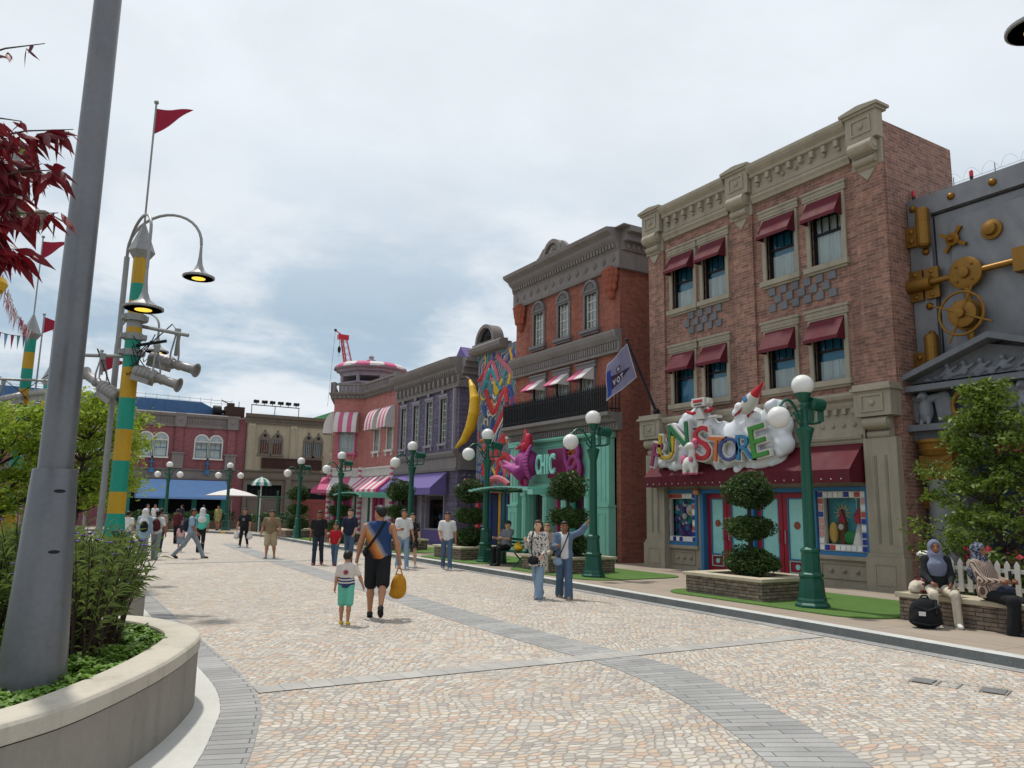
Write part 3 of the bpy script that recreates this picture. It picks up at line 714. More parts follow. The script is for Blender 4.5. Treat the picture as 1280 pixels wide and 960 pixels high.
# display windows: blue frame, tiled border, model scene of plain shapes behind glass
tile_cols = ['#d8d8d6', '#26348f', '#b04a3a', '#cfcac2', '#e3e2de', '#c7908a']
for i, c in enumerate(tile_cols): M('tile_%d' % i, c, .35, var=.06)
for key, (a, b, c, e) in (('r', SHOP[0]), ('l', SHOP[2])):
    def f(mb): ring(mb, a, b, c, e, .085, -.2, .05)
    fr = part('display_window', FS, f, 'blue_frame', T)
    def f(mb):
        A, B, Cc, E = a+.095, b-.095, c+.095, e-.095; mb.box((A, -.16, Cc), (A+.16, -.02, E), 6); mb.box((B-.16, -.16, Cc), (B, -.02, E), 6)
        mb.box((A+.16, -.16, E-.16), (B-.16, -.02, E), 6); mb.box((A+.16, -.16, Cc), (B-.16, -.02, Cc+.16), 6)
        nu = 9; nv = 9
        for i in range(nu):
            for zz_ in (Cc+.02, E-.14): u = A+.02+(B-A-.16)*i/(nu-1); mb.box((u, -.03, zz_), (u+.12, .0, zz_+.12), random.choice((0, 1, 1, 2, 4)))
        for i in range(1, nv-1):
            for u in (A+.02, B-.14): z = Cc+.02+(E-Cc-.16)*i/(nv-1); mb.box((u, -.03, z), (u+.12, .0, z+.12), random.choice((0, 1, 1, 4, 5, 2)))
    part('tile_border', fr, f, ['tile_%d' % i for i in range(6)]+['white_paint'], T)
    def f(mb): mb.quad([(b-.25, -.1, c+.25), (a+.25, -.1, c+.25), (a+.25, -.1, e-.25), (b-.25, -.1, e-.25)])
    part('pane', fr, f, 'display_glass', T, recalc=False)
    M('scene_teal', '#2f8f9c', .8, var=.25, scale=3); M('scene_green', '#2f8a4a', .6); M('scene_purple', '#5a3f86', .6, var=.3); M('scene_skin', '#d7ab56', .6); M('clock_wood', '#6b3f22', .6); M('plain_red', '#a8283a', .5)
    def f(mb):
        mb.box((a+.2, -.3, c+.2), (b-.2, -.285, e-.2), 0)
        if key == 'r':                                  # a long-case clock, a cone dress shape, a sun burst, rounded shapes
            u = (a+b)/2+.14
            mb.box((u-.07, -.27, c+.26), (u+.07, -.18, c+.55), 4); mb.box((u-.1, -.28, c+.55), (u+.1, -.16, c+.78), 4); mb.lathe([(.07, 0), (.07, .01)], (u, -.16, c+.665), 20, 5, axis=(0, 1, 0))
            mb.prism([(u-.1, c+.78), (u+.1, c+.78), (u, c+1.08)], 1, -.27, -.18, 6)
            for k in range(12):
                t = 2*pi*k/12; mb.prism([(u+.02+.1*cos(t-.2), c+1.0+.1*sin(t-.2)), (u+.02+.1*cos(t+.2), c+1.0+.1*sin(t+.2)), (u+.02+.26*cos(t), c+1.0+.26*sin(t))], 1, -.284, -.27, 3)
            mb.lathe([(.17, 0), (.1, .3), (.05, .5)], (a+.42, -.2, c+.25), 18, 5); mb.lathe([(.1, 0), (.12, .2), (.03, .36)], (a+.42, -.2, c+.75), 18, 6)
            mb.ell((a+.68, -.2, c+.42), (.16, .07, .17), 16, 10, 1); mb.ell((b-.38, -.2, c+.52), (.12, .08, .26), 16, 10, 3)
            mb.lathe([(.015, 0), (.015, .4), (.14, .5), (.16, .56)], (a+.5, -.24, c+.9), 14, 5)
        else:
            for k in range(46):
                u = random.uniform(a+.3, b-.3); z = random.uniform(c+.3, e-.3); s = random.uniform(.04, .1)
                mb.ell((u, -.22, z), (s, .05, s), 10, 7, random.choice((1, 2, 2, 0, 5, 2)))
            mb.ell((a+.5, -.2, e-.58), (.17, .07, .17), 16, 10, 5); mb.ell((a+.48, -.15, e-.64), (.06, .05, .06), 10, 7, 3)
            for k in range(7): mb.prism([(a+.36+.09*k, c+.28), (a+.44+.09*k, c+.28), (a+.4+.09*k, c+.62+.1*random.random())], 1, -.24, -.18, 2)
    part('window_display', fr, f, ['scene_teal', 'scene_green', 'scene_purple', 'scene_skin', 'clock_wood', 'white_cloth', 'plain_red'], T)
# doors
def f(mb): ring(mb, 12.6, 16.3, .12, 2.42, .11, -.24, .03, bottom=False); mb.box((14.38, -.22, .12), (14.54, .0, 2.31))
part('door_surround', FS, f, 'blue_frame', T)
for i, (a, b) in enumerate(((15.44, 16.18), (14.56, 15.42), (13.54, 14.36), (12.72, 13.52))):
    def f(mb):
        ring(mb, a, b, .14, 2.3, .13, -.2, -.13); mb.box((a+.13, -.2, .27), (b-.13, -.14, .62))
        ring(mb, a+.15, b-.15, .3, .6, .022, -.14, -.12, 1); mb.lathe([(.07, 0), (.07, .02), (.03, .025)], ((a+b)/2, -.14, .45), 14, 1, axis=(0, 1, 0))
    d_ = part('door', FS, f, ['maroon_paint', 'mint_glass'], T)
    def f(mb): mb.box((a+.13, -.18, .62), (b-.13, -.165, 2.17))
    part('pane', d_, f, 'mint_glass', T)
    def f(mb):
        mb.lathe([(.1, 0), (.1, .008), (.055, .009), (.055, .012)], ((a+b)/2, -.164, 1.48), 18, 0, axis=(0, 1, 0))
        ring(mb, a+.13, b-.13, .62, 2.17, .03, -.165, -.135, 1)
    part('emblem', d_, f, ['terracotta', 'blue_frame'], T)
    h = a+.1 if i % 2 == 0 else b-.1
    def f(mb): mb.tube([(h, -.13, 1.0), (h, -.06, 1.03), (h, -.06, 1.33), (h, -.13, 1.36)], .014, 8)
    part('handle', d_, f, 'steel', T, smooth=True)
wl = thing('wall_light', 'small round glowing peach lamp under the maroon awning left of the red doors', 'lamp', (16.1, 16.36, 2.3))
M('lamp_peach', '#d99a6a', .4)
def f(mb): mb.ell((16.36, .12, 2.36), .1, 16, 10, 0)
part('shade', wl, f, 'lamp_peach', T, smooth=True)
def f(mb): mb.lathe([(.05, -.0), (.05, .04)], (16.36, 0, 2.36), 14, 0, axis=(0, 1, 0))
part('mount', wl, f, 'white_paint', T)

# ------------------------------------------------------------------ the big sign over the shop
M('cloud_white', '#cfd3d8', .45, var=.08, scale=4)
sg = thing('shop_sign', 'FUN STORE sign with coloured letters on a sculpted white cloud above the maroon awning', 'sign', (15.6, 15.3, 2.9))
sd_ = SDF(.07)
cl = [(17.35, 3.35, .22), (17.2, 3.75, .24), (16.9, 3.55, .3), (16.75, 4.1, .26), (16.4, 3.45, .34), (16.3, 4.25, .32), (15.95, 4.45, .32), (15.95, 3.9, .4), (15.7, 4.55, .22), (15.5, 3.5, .4), (15.5, 4.1, .36), (15.15, 3.25, .32), (15.05, 3.85, .42), (14.7, 3.3, .36), (14.6, 3.8, .4), (14.3, 4.05, .34), (14.2, 3.3, .36), (13.9, 4.2, .34), (13.75, 3.7, .42), (13.6, 3.2, .34), (13.35, 4.15, .36), (13.2, 3.7, .4), (13.25, 3.2, .3), (13.0, 4.0, .3), (12.95, 3.5, .28), (15.0, 2.98, .22), (14.3, 2.98, .2), (16.6, 3.2, .24), (17.0, 3.2, .22), (13.9, 2.98, .2), (13.1, 4.45, .2), (14.2, 4.4, .22)]
for u, z, r in cl: sd_.ell((u, .38+.05*sin(u*7), z), (r, min(r*.8, .26), r))
for k in range(120):
    u, z, r = random.choice(cl); t = random.random()*2*pi; q = r*random.uniform(.5, .95)
    sd_.ell((u+q*cos(t), .46+random.uniform(-.05, .1), z+q*sin(t)), random.uniform(.06, .14))
V, F = sd_.mesh(.035); V = np.stack([16.2-V[:, 1], V[:, 0], V[:, 2]], 1)
mesh_np('cloud', V, F, 'cloud_white', sg, smooth=True)
LET = [('F', 17.34, 3.08, 1.02, '#8a2f5a', -14), ('U', 16.86, 3.28, 1.02, '#b8981c', -6), ('N', 16.28, 3.5, 1.16, '#22693f', 4),
       ('S', 15.32, 3.2, 1.36, '#a81c28', 8), ('T', 14.90, 3.14, .95, '#c0662a', -6), ('O', 14.42, 3.12, .92, '#3a4578', 0), ('R', 13.90, 3.14, .95, '#2b709a', 2), ('E', 13.38, 3.18, 1.2, '#3f8434', 10)]
for ch, u, z, s, c, rot in LET:
    M('letter_'+ch, c, .4, var=.18, scale=6)
    ca, sa = cos(radians(rot)), sin(radians(rot))
    for nm, mat, bold, dep, d0 in (('letter_outline', 'white_paint', .05, .10, .74), ('letter', 'letter_'+ch, .0, .09, .80)):
        vs, fs = text_mb(ch, s, dep, lambda x, y, zz: (16.2-(d0+zz), u-(x*1.08*ca-y*sa), z+(x*1.08*sa+y*ca)), bold)
        if nm == 'letter_outline': vs0, fs0 = vs, fs
        else:
            o0 = MB(); o0.add(vs0, fs0); oo = o0.build('letter', 'white_paint', sg); o1 = MB(); o1.add(vs, fs); o1.build('letter_face', mat, oo)
def f(mb):                                                                           # toy robot on the cloud
    u, z, d = 15.55, 4.5, .62
    mb.bx((u, d, z+.32), (.5, .3, .24)); mb.bx((u-.3, d, z+.32), (.1, .16, .14)); mb.bx((u+.3, d, z+.32), (.1, .16, .14))
    mb.bx((u, d+.16, z+.35), (.34, .03, .08), 1); mb.bx((u, d+.155, z+.25), (.3, .02, .03), 2)
    mb.prism([(u-.2, z-.16), (u+.2, z-.16), (u+.05, z+.17), (u-.05, z+.17)], 1, d-.1, d+.12)
    for s in (-1, 1): mb.tube([(u+s*.13, d, z+.08), (u+s*.34, d+.05, z+.04), (u+s*.48, d+.1, z+.1)], .05, 10, 1)
    mb.bx((u, d, z-.3), (.2, .2, .22)); mb.bx((u, d+.05, z-.42), (.32, .3, .06), 2); mb.bx((u-.5, d, z-.12), (.3, .25, .06), 0)
part('toy_robot', sg, f, ['white_paint', 'red_paint', 'dark'], T, bevel=.015)
def f(mb):                                                                           # toy rocket
    a, b = Vector((13.95, .75, 4.35)), Vector((13.12, .95, 5.0)); ax = (b-a).normalized()
    mb.lathe([(.05, 0), (.14, .1), (.19, .3), (.18, .5), (.13, .7)], a, 18, 0, axis=ax); mb.lathe([(.13, .7), (.06, .95), (.01, 1.15)], a, 18, 1, axis=ax)
    mb.lathe([(.085, 0), (.085, .03), (.055, .035), (.055, .04)], a+ax*.42+Vector((0, .16, .06)), 16, 2, axis=(-.1, 1, .25))
    for k in range(3): t = 2*pi*k/3; e1 = ax.orthogonal().normalized(); e2 = ax.cross(e1); q = e1*cos(t)+e2*sin(t); mb.add([tuple(a+q*.1), tuple(a+ax*.3+q*.17), tuple(a-ax*.12+q*.3), tuple(a+ax*.02+q*.29)], [(0, 1, 3, 2)], 1)
part('toy_rocket', sg, f, ['white_paint', 'red_paint', 'blue_frame'], T, smooth=True)
s2 = SDF(.05); M('toy_pink', '#d0688c', .5); M('toy_white', '#d4d2ce', .55, var=.06)      # a plain white toy animal
s2.ell((15.86, .8, 3.12), (.24, .17, .2)); s2.cone((15.76, .82, 3.2), (15.72, .88, 3.52), .12, .09); s2.ell((15.73, .92, 3.6), (.13, .12, .1)); s2.ell((15.84, .95, 3.56), (.08, .08, .06))
for du in (-.14, .14):
    for dd in (-.06, .08): s2.cone((15.86+du, .8+dd, 3.05), (15.86+du, .8+dd, 2.86), .07, .06)
V, F = s2.mesh(.018); V = np.stack([16.2-V[:, 1], V[:, 0], V[:, 2]], 1); ta = mesh_np('toy_animal', V, F, 'toy_white', sg, smooth=True)
for nm, es in [('mane', [((15.62, .84, 3.72), .09), ((15.64, .8, 3.6), .08)]), ('tail', [((16.12, .78, 3.22), (.13, .08, .17))]), ('saddle', [((15.66, .97, 3.22), (.07, .05, .08))])]+[('hoof', [((15.86+du, .8+dd, 2.84), (.075, .075, .04))]) for du in (-.14, .14) for dd in (-.06, .08)]:
    s2 = SDF(.03); [s2.ell(c, r) for c, r in es]; V, F = s2.mesh(.018); V = np.stack([16.2-V[:, 1], V[:, 0], V[:, 2]], 1); mesh_np(nm, V, F, 'toy_pink', ta, smooth=True)
def f(mb):
    mb.ell((16.85, .6, 4.12), (.13, .12, .13), 14, 9); mb.ell((16.9, .6, 3.92), (.1, .1, .13), 14, 9)
    for s in (-1, 1): mb.ell((16.85+s*.11, .6, 4.24), .045, 10, 7)
part('toy_bear', sg, f, 'terracotta', T, smooth=True)

# ------------------------------------------------------------------ slanted flag on its pole
fp = thing('wall_flag', 'pale lilac flag with a dark pennant design on a slanted black wall pole', 'flag', (16.2, 18.05, 4.8))
M('navy_paint', '#141a2c', .4); M('flag_lilac', '#77748f', .85, var=.12); M('flag_plum', '#3b2a44', .85, var=.15); M('flag_blue', '#2d3f8a', .85); M('flag_white', '#b3b0bd', .85)
A, B = Vector((16.15, 18.0, 4.72)), Vector((14.9, 17.99, 7.0))
def f(mb): mb.tube([A, B], [.045, .035], 10); mb.ell(B, .05, 10, 7)
part('pole', fp, f, 'navy_paint', smooth=True)
def f(mb): mb.lathe([(.1, -.1), (.1, .2), (.055, .24)], A, 12, axis=B-A); mb.bx((16.17, 18.0, 4.66), (.1, .2, .4))
part('bracket', fp, f, 'navy_paint')
P00, P10, P01, P11 = Vector((14.93, 17.99, 6.88)), Vector((15.30, 17.99, 5.86)), Vector((14.9, 18.92, 6.35)), Vector((14.95, 19.05, 5.2))
def fl(s, t, lift=0.):                                              # s down the pole, t along the fly
    p = P00.lerp(P10, s).lerp(P01.lerp(P11, s), t); w = .06*sin(t*7+s*2)*t+.05*sin(s*6)*t
    return p+Vector((-.8, -.4, 0)).normalized()*(w+lift)
def grid(mb, fn, n, m_, mi=0):
    vs = [tuple(fn(i/n, j/m_)) for i in range(n+1) for j in range(m_+1)]
    mb.add(vs, [(i*(m_+1)+j, i*(m_+1)+j+1, (i+1)*(m_+1)+j+1, (i+1)*(m_+1)+j) for i in range(n) for j in range(m_)], mi)
def f(mb):
    grid(mb, fl, 16, 16); grid(mb, lambda s, t: fl(s, t, -.006), 16, 16)
    for s0, s1, t0, t1 in ((0, .02, 0, 1), (.98, 1, 0, 1), (0, 1, .98, 1), (0, 1, 0, .02)): grid(mb, lambda s, t: fl(s0+(s1-s0)*s, t0+(t1-t0)*t, .006), 8, 8, 1)
    grid(mb, lambda s, t: fl(.62+(s-.5)*(.36*t+.02), .12+.7*t, .007), 8, 12, 2)
    grid(mb, lambda s, t: fl(.25+.68*s, .82+.15*t, .008), 12, 4, 3)
    grid(mb, lambda s, t: fl(.33+.14*s, .45+.16*t, .008), 4, 4, 2); grid(mb, lambda s, t: fl(.36+.08*s, .49+.08*t, .011), 4, 4, 1)
cloth = part('cloth', fp, f, ['flag_lilac', 'flag_white', 'flag_plum', 'flag_blue'], smooth=True, recalc=False)
for ch, t0 in (('V', .72), ('O', .58), ('T', .44)):
    vs, fs = text_mb(ch, .24, .004, lambda x, y, zz: tuple(fl(.72-y*.8, t0-x*.62, .014+zz)), .012)
    o1 = MB(); o1.add(vs, fs); o1.build('lettering', 'flag_white', cloth)

# ------------------------------------------------------------------ the red brick fashion shop with the mint front
RB = thing('red_brick_shop', 'red brick shop with heavy grey cornice, black balcony rail and mint green shopfront', 'building', (16.1, 23.2, .12))
T = street(16.1)
U0, U1 = 19.78, 26.5
W3 = [(21.02, 21.72, 8.15, 9.55), (22.72, 23.42, 8.15, 9.55), (24.42, 25.12, 8.15, 9.55)]
W2 = [(21.2, 22.0, 5.0, 6.75), (22.72, 23.52, 5.0, 6.75), (24.3, 25.1, 5.0, 6.75)]
def f(mb): shell(mb, U0, U1, .1, 10.9, 5.5, W3+W2+[(20.0, 26.3, .1, 4.2)], .25)
part('wall', RB, f, 'red_brick', T)
def f(mb):                                                                           # crowning cornice, wrapped round the near corner
    prof = [(0, 9.98), (.12, 9.98), (.15, 10.06), (.12, 10.1), (.12, 10.62), (.16, 10.66), (.2, 10.86), (.34, 10.98), (.4, 11.08), (.62, 11.2), (.66, 11.32), (0, 11.42)]
    mb.prism(prof, 0, U0-.12, U1+.1)
    for d, z in ((.14, (9.98, 10.62)), (.22, (10.62, 10.9)), (.42, (10.9, 11.16)), (.62, (11.16, 11.32))): mb.box((U0-d, -3.4, z[0]), (U0+.03, .003, z[1]))
    mb.box((U0-.62, -3.4, 11.32), (U1+.3, .3, 11.36))
    dentils(mb, U0-.05, U1, 10.68, 10.84, .17, .27, .17, .09)
    n = 13
    for i in range(n):
        u = U0+.2+(U1-U0-.4)*i/(n-1)
        mb.prism([(u-.14, 10.36), (u, 10.24), (u+.14, 10.36), (u, 10.48)], 1, .12, .16); mb.ell((u, .15, 10.36), (.05, .05, .05), 8, 5)
    for i in range(14): y = -.2-i*.22; mb.box((U0-.27, y-.05, 10.68), (U0-.13, y+.05, 10.84))
part('cornice', RB, f, 'grey_trim', T)
def f(mb): mb.box((U0+.1, -5.3, 11.37), (U1-.1, -.1, 11.43))
part('roof', RB, f, 'roof_grey', T)
def f(mb):                                                                           # fan-light pediment on the roof edge
    c = 23.35; P = [(c+.62*cos(pi*k/24), 11.4+.62*sin(pi*k/24)) for k in range(25)]; Q = [(c+.47*cos(pi*k/24), 11.4+.47*sin(pi*k/24)) for k in range(25)]
    for k in range(24): mb.prism([P[k], P[k+1], Q[k+1], Q[k]], 1, .18, .42)
    mb.box((c-.95, .1, 11.4), (c+.95, .46, 11.48))
    for s in (-1, 1): mb.prism([(c+s*.6, 11.48), (c+s*1.05, 11.48), (c+s*.62, 11.82)], 1, .2, .38)
    for k in range(1, 8): t = pi*k/8; mb.tube([(c+.1*cos(t), .3, 11.45+.1*sin(t)), (c+.48*cos(t), .3, 11.45+.48*sin(t))], .016, 6)
    mb.prism([(c+.47*cos(pi*k/16), 11.42+.46*sin(pi*k/16)) for k in range(17)], 1, .22, .27, 1)
part('pediment', RB, f, ['grey_trim', 'white_paint'], T)
for a, b, c, e in W3:
    def f(mb):
        ring(mb, a-.09, b+.09, c, e, .09, -.05, .05, bottom=False); u = (a+b)/2; r = (b-a)/2+.09
        P = [(u+r*cos(pi*k/18), e+r*.95*sin(pi*k/18)) for k in range(19)]; mb.prism(P, 1, 0, .05)
        P2 = [(u+r*.98*cos(pi*k/18), e+r*.93*sin(pi*k/18)) for k in range(19)]; q = .78
        for k in range(18): mb.prism([P2[k], P2[k+1], (u+(P2[k+1][0]-u)*q, e+(P2[k+1][1]-e)*q), (u+(P2[k][0]-u)*q, e+(P2[k][1]-e)*q)], 1, .05, .1)
        for k in range(1, 10): t = pi*k/10; mb.tube([(u+.08*cos(t), .055, e+.06+.08*sin(t)), (u+r*.72*cos(t), .055, e+.04+r*.66*sin(t))], .02, 5)
        mb.box((a-.2, -.04, c-.12), (b+.2, .16, c)); mb.box((a-.14, -.02, c-.2), (b+.14, .09, c-.12)); mb.box((a-.1, 0, e-.02), (b+.1, .09, e+.05))
    part('window_casing', RB, f, 'slate_trim', T); sash(RB, T, a, b, c, e, 'white_paint', 'grid', 3, .1, 'pane_glass', 'interior', (.0, .95))
for a, b, c, e in W2:
    def f(mb): ring(mb, a-.1, b+.1, c, e, .1, -.04, .05, bottom=False); mb.box((a-.16, -.03, e), (b+.16, .1, e+.16)); mb.box((a-.2, -.02, e+.16), (b+.2, .14, e+.22))
    part('window_casing', RB, f, 'slate_trim', T); sash(RB, T, a, b, c, e, 'white_paint', 'grid', 3, .1, 'pane_glass', 'interior', (.0, .95))
    def f(mb): awn(mb, a-.06, b+.06, e+.02, e-.42, .03, .6, (1, 0), 2, True, .06)
    part('window_awning', RB, f, ['pink_cloth', 'white_cloth'], T)
for u in (20.12, 26.05):                                                             # leafy corner brackets
    s2 = SDF(.05); s2.cone((u, .05, 9.1), (u, .12, 9.9), .16, .24)
    for z, r, nn in ((9.35, .22, 5), (9.6, .27, 6), (9.83, .31, 7)):
        for k in range(nn): t = pi*(k+.5)/nn; s2.ell((u+r*cos(t), .06+r*.75*sin(t), z), (.085, .085, .14), .02); s2.ell((u+r*1.15*cos(t), .08+r*.9*sin(t), z+.1), .05, .02)
    V, F = s2.mesh(.03); V = np.stack([16.1-V[:, 1], V[:, 0], V[:, 2]], 1); mesh_np('corner_bracket', V, F, 'terracotta', RB, smooth=True)
def f(mb):                                                                           # middle band and balcony slab
    mb.prism([(0, 7.05), (.14, 7.05), (.16, 7.12), (.12, 7.16), (.12, 7.42), (.18, 7.46), (.28, 7.6), (.32, 7.72), (.32, 7.8), (0, 7.84)], 0, U0-.1, U1+.12)
    dentils(mb, U0, U1, 7.18, 7.40, .12, .17, .13, .07)
    mb.prism([(0, 4.42), (.2, 4.42), (.2, 4.66), (.34, 4.7), (.42, 4.82), (.62, 4.88), (.62, 5.0), (0, 5.0)], 0, U0-.1, U1+.12)
    dentils(mb, U0, U1, 4.44, 4.64, .2, .26, .13, .07)
part('band_course', RB, f, 'grey_trim', T)
def f(mb):
    for z in (5.12, 5.72): mb.tube([(U0, .55, z), (U1, .55, z)], .022, 6)
    n = 58
    for i in range(n):
        u = U0+.02+(U1-U0-.04)*i/(n-1); mb.tube([(u, .55, 5.0), (u, .55, 5.8), (u, .55, 5.95)], [.034, .034, .008], 6)
    for y in (0.05, .2, .35): mb.tube([(U0, y, 5.0), (U0, y, 5.9)], .02, 6)
    for z in (5.12, 5.72): mb.tube([(U0, .55, z), (U0, 0, z)], .022, 6)
part('balcony_rail', RB, f, 'black_metal', T)
# mint shopfront
def f(mb):
    S = [(24.15, 25.3, .55, 2.42), (22.9, 23.85, .12, 2.42), (21.5, 22.7, .55, 2.42)]
    wallface(mb, 20.1, 26.2, .1, 4.3, S, .4, 0, None, .06)
    for uc, w in ((20.42, .64), (26.12, .56)):
        mb.box((uc-w/2, 0, .1), (uc+w/2, .24, 4.2)); mb.box((uc-w/2-.06, 0, 4.2), (uc+w/2+.06, .34, 4.4)); mb.box((uc-w/2-.05, 0, .1), (uc+w/2+.05, .3, 1.9)); mb.box((uc-w/2-.08, 0, 1.9), (uc+w/2+.08, .34, 1.97))
        ring(mb, uc-w/2+.12, uc+w/2-.12, .35, 1.7, .03, .3, .325)
        for k in (-.12, .12): mb.box((uc+k-.03, .24, 2.1), (uc+k+.03, .262, 4.1))
    mb.box((20.75, 0, 2.62), (25.85, .2, 2.72)); dentils(mb, 21.2, 25.6, 2.5, 2.62, .06, .16, .19, .1)
    ring(mb, 20.95, 21.4, .3, 2.4, .05, .06, .1); ring(mb, 20.9, 25.7, 2.85, 4.15, .05, .06, .1)
    for u in (24.0, 25.45, 22.8, 21.4, 20.85): 
        mb.box((u-.13, 0, .1), (u+.13, .2, 2.3)); mb.box((u-.17, 0, 2.3), (u+.17, .26, 2.42)); mb.box((u-.05, .2, .5), (u+.05, .222, 2.2))
    mb.prism([(0, 4.28), (.3, 4.28), (.36, 4.34), (.36, 4.4), (0, 4.41)], 0, 20.1, 26.2)
part('shopfront', RB, f, 'mint', T)
for i, (a, b, c, e) in enumerate(((24.15, 25.3, .55, 2.42), (21.5, 22.7, .55, 2.42))):
    def f(mb): ring(mb, a, b, c, e, .06, -.28, -.2)
    w = part('shop_window', RB, f, 'mint_dark', T)
    def f(mb): mb.quad([(b, -.25, c), (a, -.25, c), (a, -.25, e), (b, -.25, e)])
    part('pane', w, f, 'pane_glass', T, recalc=False)
    def f(mb):
        mb.quad([(b, -.39, c), (a, -.39, c), (a, -.39, e), (b, -.39, e)], 0)
        mb.box((a+.08, -.385, c+.5), (b-.08, -.37, c+.9), 1)
        for k in range(9): u = a+.15+(b-a-.3)*random.random(); z = c+.2+1.4*random.random(); s = random.uniform(.08, .2); mb.ell((u, -.36, z), (s*.6, .04, s), 12, 8, random.choice((1, 2, 1)))
    part('window_display', w, f, ['magenta_dark', 'magenta', 'plain_red'], T)
def f(mb): ring(mb, 22.92, 23.83, .12, 2.4, .1, -.3, -.2, bottom=False); mb.box((23.02, -.29, .12), (23.73, -.22, .9)); mb.box((23.02, -.29, 1.25), (23.73, -.22, 1.32))
dr_ = part('door', RB, f, 'pink_cloth', T)
def f(mb): mb.quad([(23.75, -.26, .8), (23.0, -.26, .8), (23.0, -.26, 2.3), (23.75, -.26, 2.3)])
part('pane', dr_, f, 'magenta_dark', T, recalc=False)
def f(mb): mb.box((20.05, -.7, .1), (26.25, -.405, 4.2))
part('shop_interior', RB, f, 'interior', T)
# sign: ribbed magenta bonnet, mirror frame, lettering
M('crimson', '#b01a38', .45, var=.14); M('mint_letter', '#8fd3c4', .4, var=.1)
sg2 = thing('shop_sign', 'magenta sculpted sign with mint CHIC lettering over the mint green shopfront', 'sign', (15.6, 23.5, 2.6))
s2 = SDF(.05)
s2.ell((24.55, .55, 3.5), (.42, .40, .52)); s2.ell((24.8, .62, 3.62), (.34, .34, .34)); s2.cone((24.75, .8, 3.12), (25.75, .95, 3.62), .26, .05); s2.cone((24.7, .95, 3.2), (25.6, 1.05, 3.42), .2, .05); s2.cone((24.7, .7, 3.3), (25.7, .7, 3.85), .16, .05)
for k in range(11):
    t = -.9+k*.19; s2.cone((24.75, .6+.25*cos(t), 3.5+.2*sin(t)), (24.12, .55+.35*cos(t), 3.5+.72*sin(t)), .05, .07, .012)
V, F = s2.mesh(.028); V = np.stack([16.1-V[:, 1], V[:, 0], V[:, 2]], 1); mesh_np('bonnet', V, F, 'magenta', sg2, smooth=True)
s2 = SDF(.04)
s2.ell((24.35, .7, 4.28), (.16, .16, .34)); s2.ell((24.55, .75, 4.1), (.12, .14, .2)); s2.ell((24.62, .7, 4.45), (.07, .08, .14)); s2.cone((24.5, .7, 4.4), (24.8, .75, 4.3), .06, .04); s2.cone((24.5, .7, 4.6), (24.56, .7, 4.78), .05, .03); s2.cone((24.7, .75, 4.2), (25.0, .85, 4.05), .07, .04); s2.cone((24.4, .72, 4.5), (24.62, .72, 4.72), .05, .03)
V, F = s2.mesh(.02); V = np.stack([16.1-V[:, 1], V[:, 0], V[:, 2]], 1); mesh_np('red_ornament', V, F, 'crimson', sg2, smooth=True)
for cu, cz, r in ((22.15, 3.75, .52), (22.0, 3.2, .45)):
    def f(mb):
        P = [(cu+r*.75*cos(2*pi*k/20), .3, cz+r*sin(2*pi*k/20)) for k in range(21)]; mb.tube(P, .085, 8, 0)
        for k in range(26): mb.ell((cu+r*.62*cos(k*2.4)*sqrt(k/26), .24, cz+r*.85*sin(k*2.4)*sqrt(k/26)), (.075, .05, .075), 8, 5, 1 if k % 3 else 2)
        mb.lathe([(r*.82, .0), (r*.82, .05)], (cu, .12, cz), 20, 3, axis=(0, 1, 0))
    part('mirror_frame', sg2, f, ['magenta', 'gold', 'crimson', 'magenta_dark'], T, smooth=True)
for cu, cz in ((24.95, 2.85), (24.95, 4.0)):
    def f(mb):
        P = [(cu+.24*cos(2*pi*k/16), .5, cz+.24*sin(2*pi*k/16)) for k in range(17)]; mb.tube(P, .07, 8, 0); mb.lathe([(.2, 0), (.2, .06)], (cu, .42, cz), 16, 2, axis=(0, 1, 0))
    part('roundel', sg2, f, ['magenta', 'gold', 'crimson'], T, smooth=True)
def f(mb): mb.box((22.3, .1, 2.95), (23.8, .2, 4.0), 3)
part('backboard', sg2, f, ['magenta', 'gold', 'crimson', 'magenta_dark'], T, smooth=True)
for ch, u in (('C', 23.78), ('H', 23.44), ('I', 23.16), ('C', 22.88)):
    vs, fs = text_mb(ch, .95, .08, lambda x, y, zz: (16.1-(.62+zz), u-x*.5, 3.08+y*1.05), .02); o1 = MB(); o1.add(vs, fs); o1.build('letter', 'mint_letter', sg2)

# ------------------------------------------------------------------ the mural house
M('mural_red', '#b8303a', .55, var=.15); M('mural_teal', '#2f8a93', .55, var=.2); M('mural_orange', '#c8762c', .55, var=.15); M('mural_pink', '#b8606f', .6, var=.15); M('mural_blue', '#27488c', .55, var=.2); M('mural_navy', '#10224e', .6)
def mural():
    m = MT('mural'); v = wallcoord(m); 
    w = m.n('ShaderNodeTexWave', wave_type='BANDS', bands_direction='DIAGONAL'); w.inputs['Scale'].default_value = 1.0; w.inputs['Distortion'].default_value = 7; w.inputs['Detail'].default_value = 1.2; w.inputs['Detail Scale'].default_value = 1.1; m.l(v, w.inputs['Vector'])
    rp = m.n('ShaderNodeValToRGB'); rp.color_ramp.interpolation = 'CONSTANT'; e = rp.color_ramp.elements
    cs = ['#2c6f7c', '#7fb3b0', '#1d3554', '#a8404e', '#5b5a86', '#c98a3a', '#37838a', '#8a4d78', '#b9c4bd', '#23466e']
    e[0].color = rgba(cs[0]); e[1].position = .1; e[1].color = rgba(cs[1])
    for i, c in enumerate(cs[2:]): q = e.new(.2+i*.1); q.color = rgba(c)
    m.l(w.outputs['Fac'], rp.inputs[0]); f_ = m.noise(6, 4, .6)
    m.base(m.scale(rp.outputs[0], m.rng(f_, .3, .7, .75, 1.15))); m.rough(.7); m.bump(w.outputs['Fac'], .05, .5)
mural()
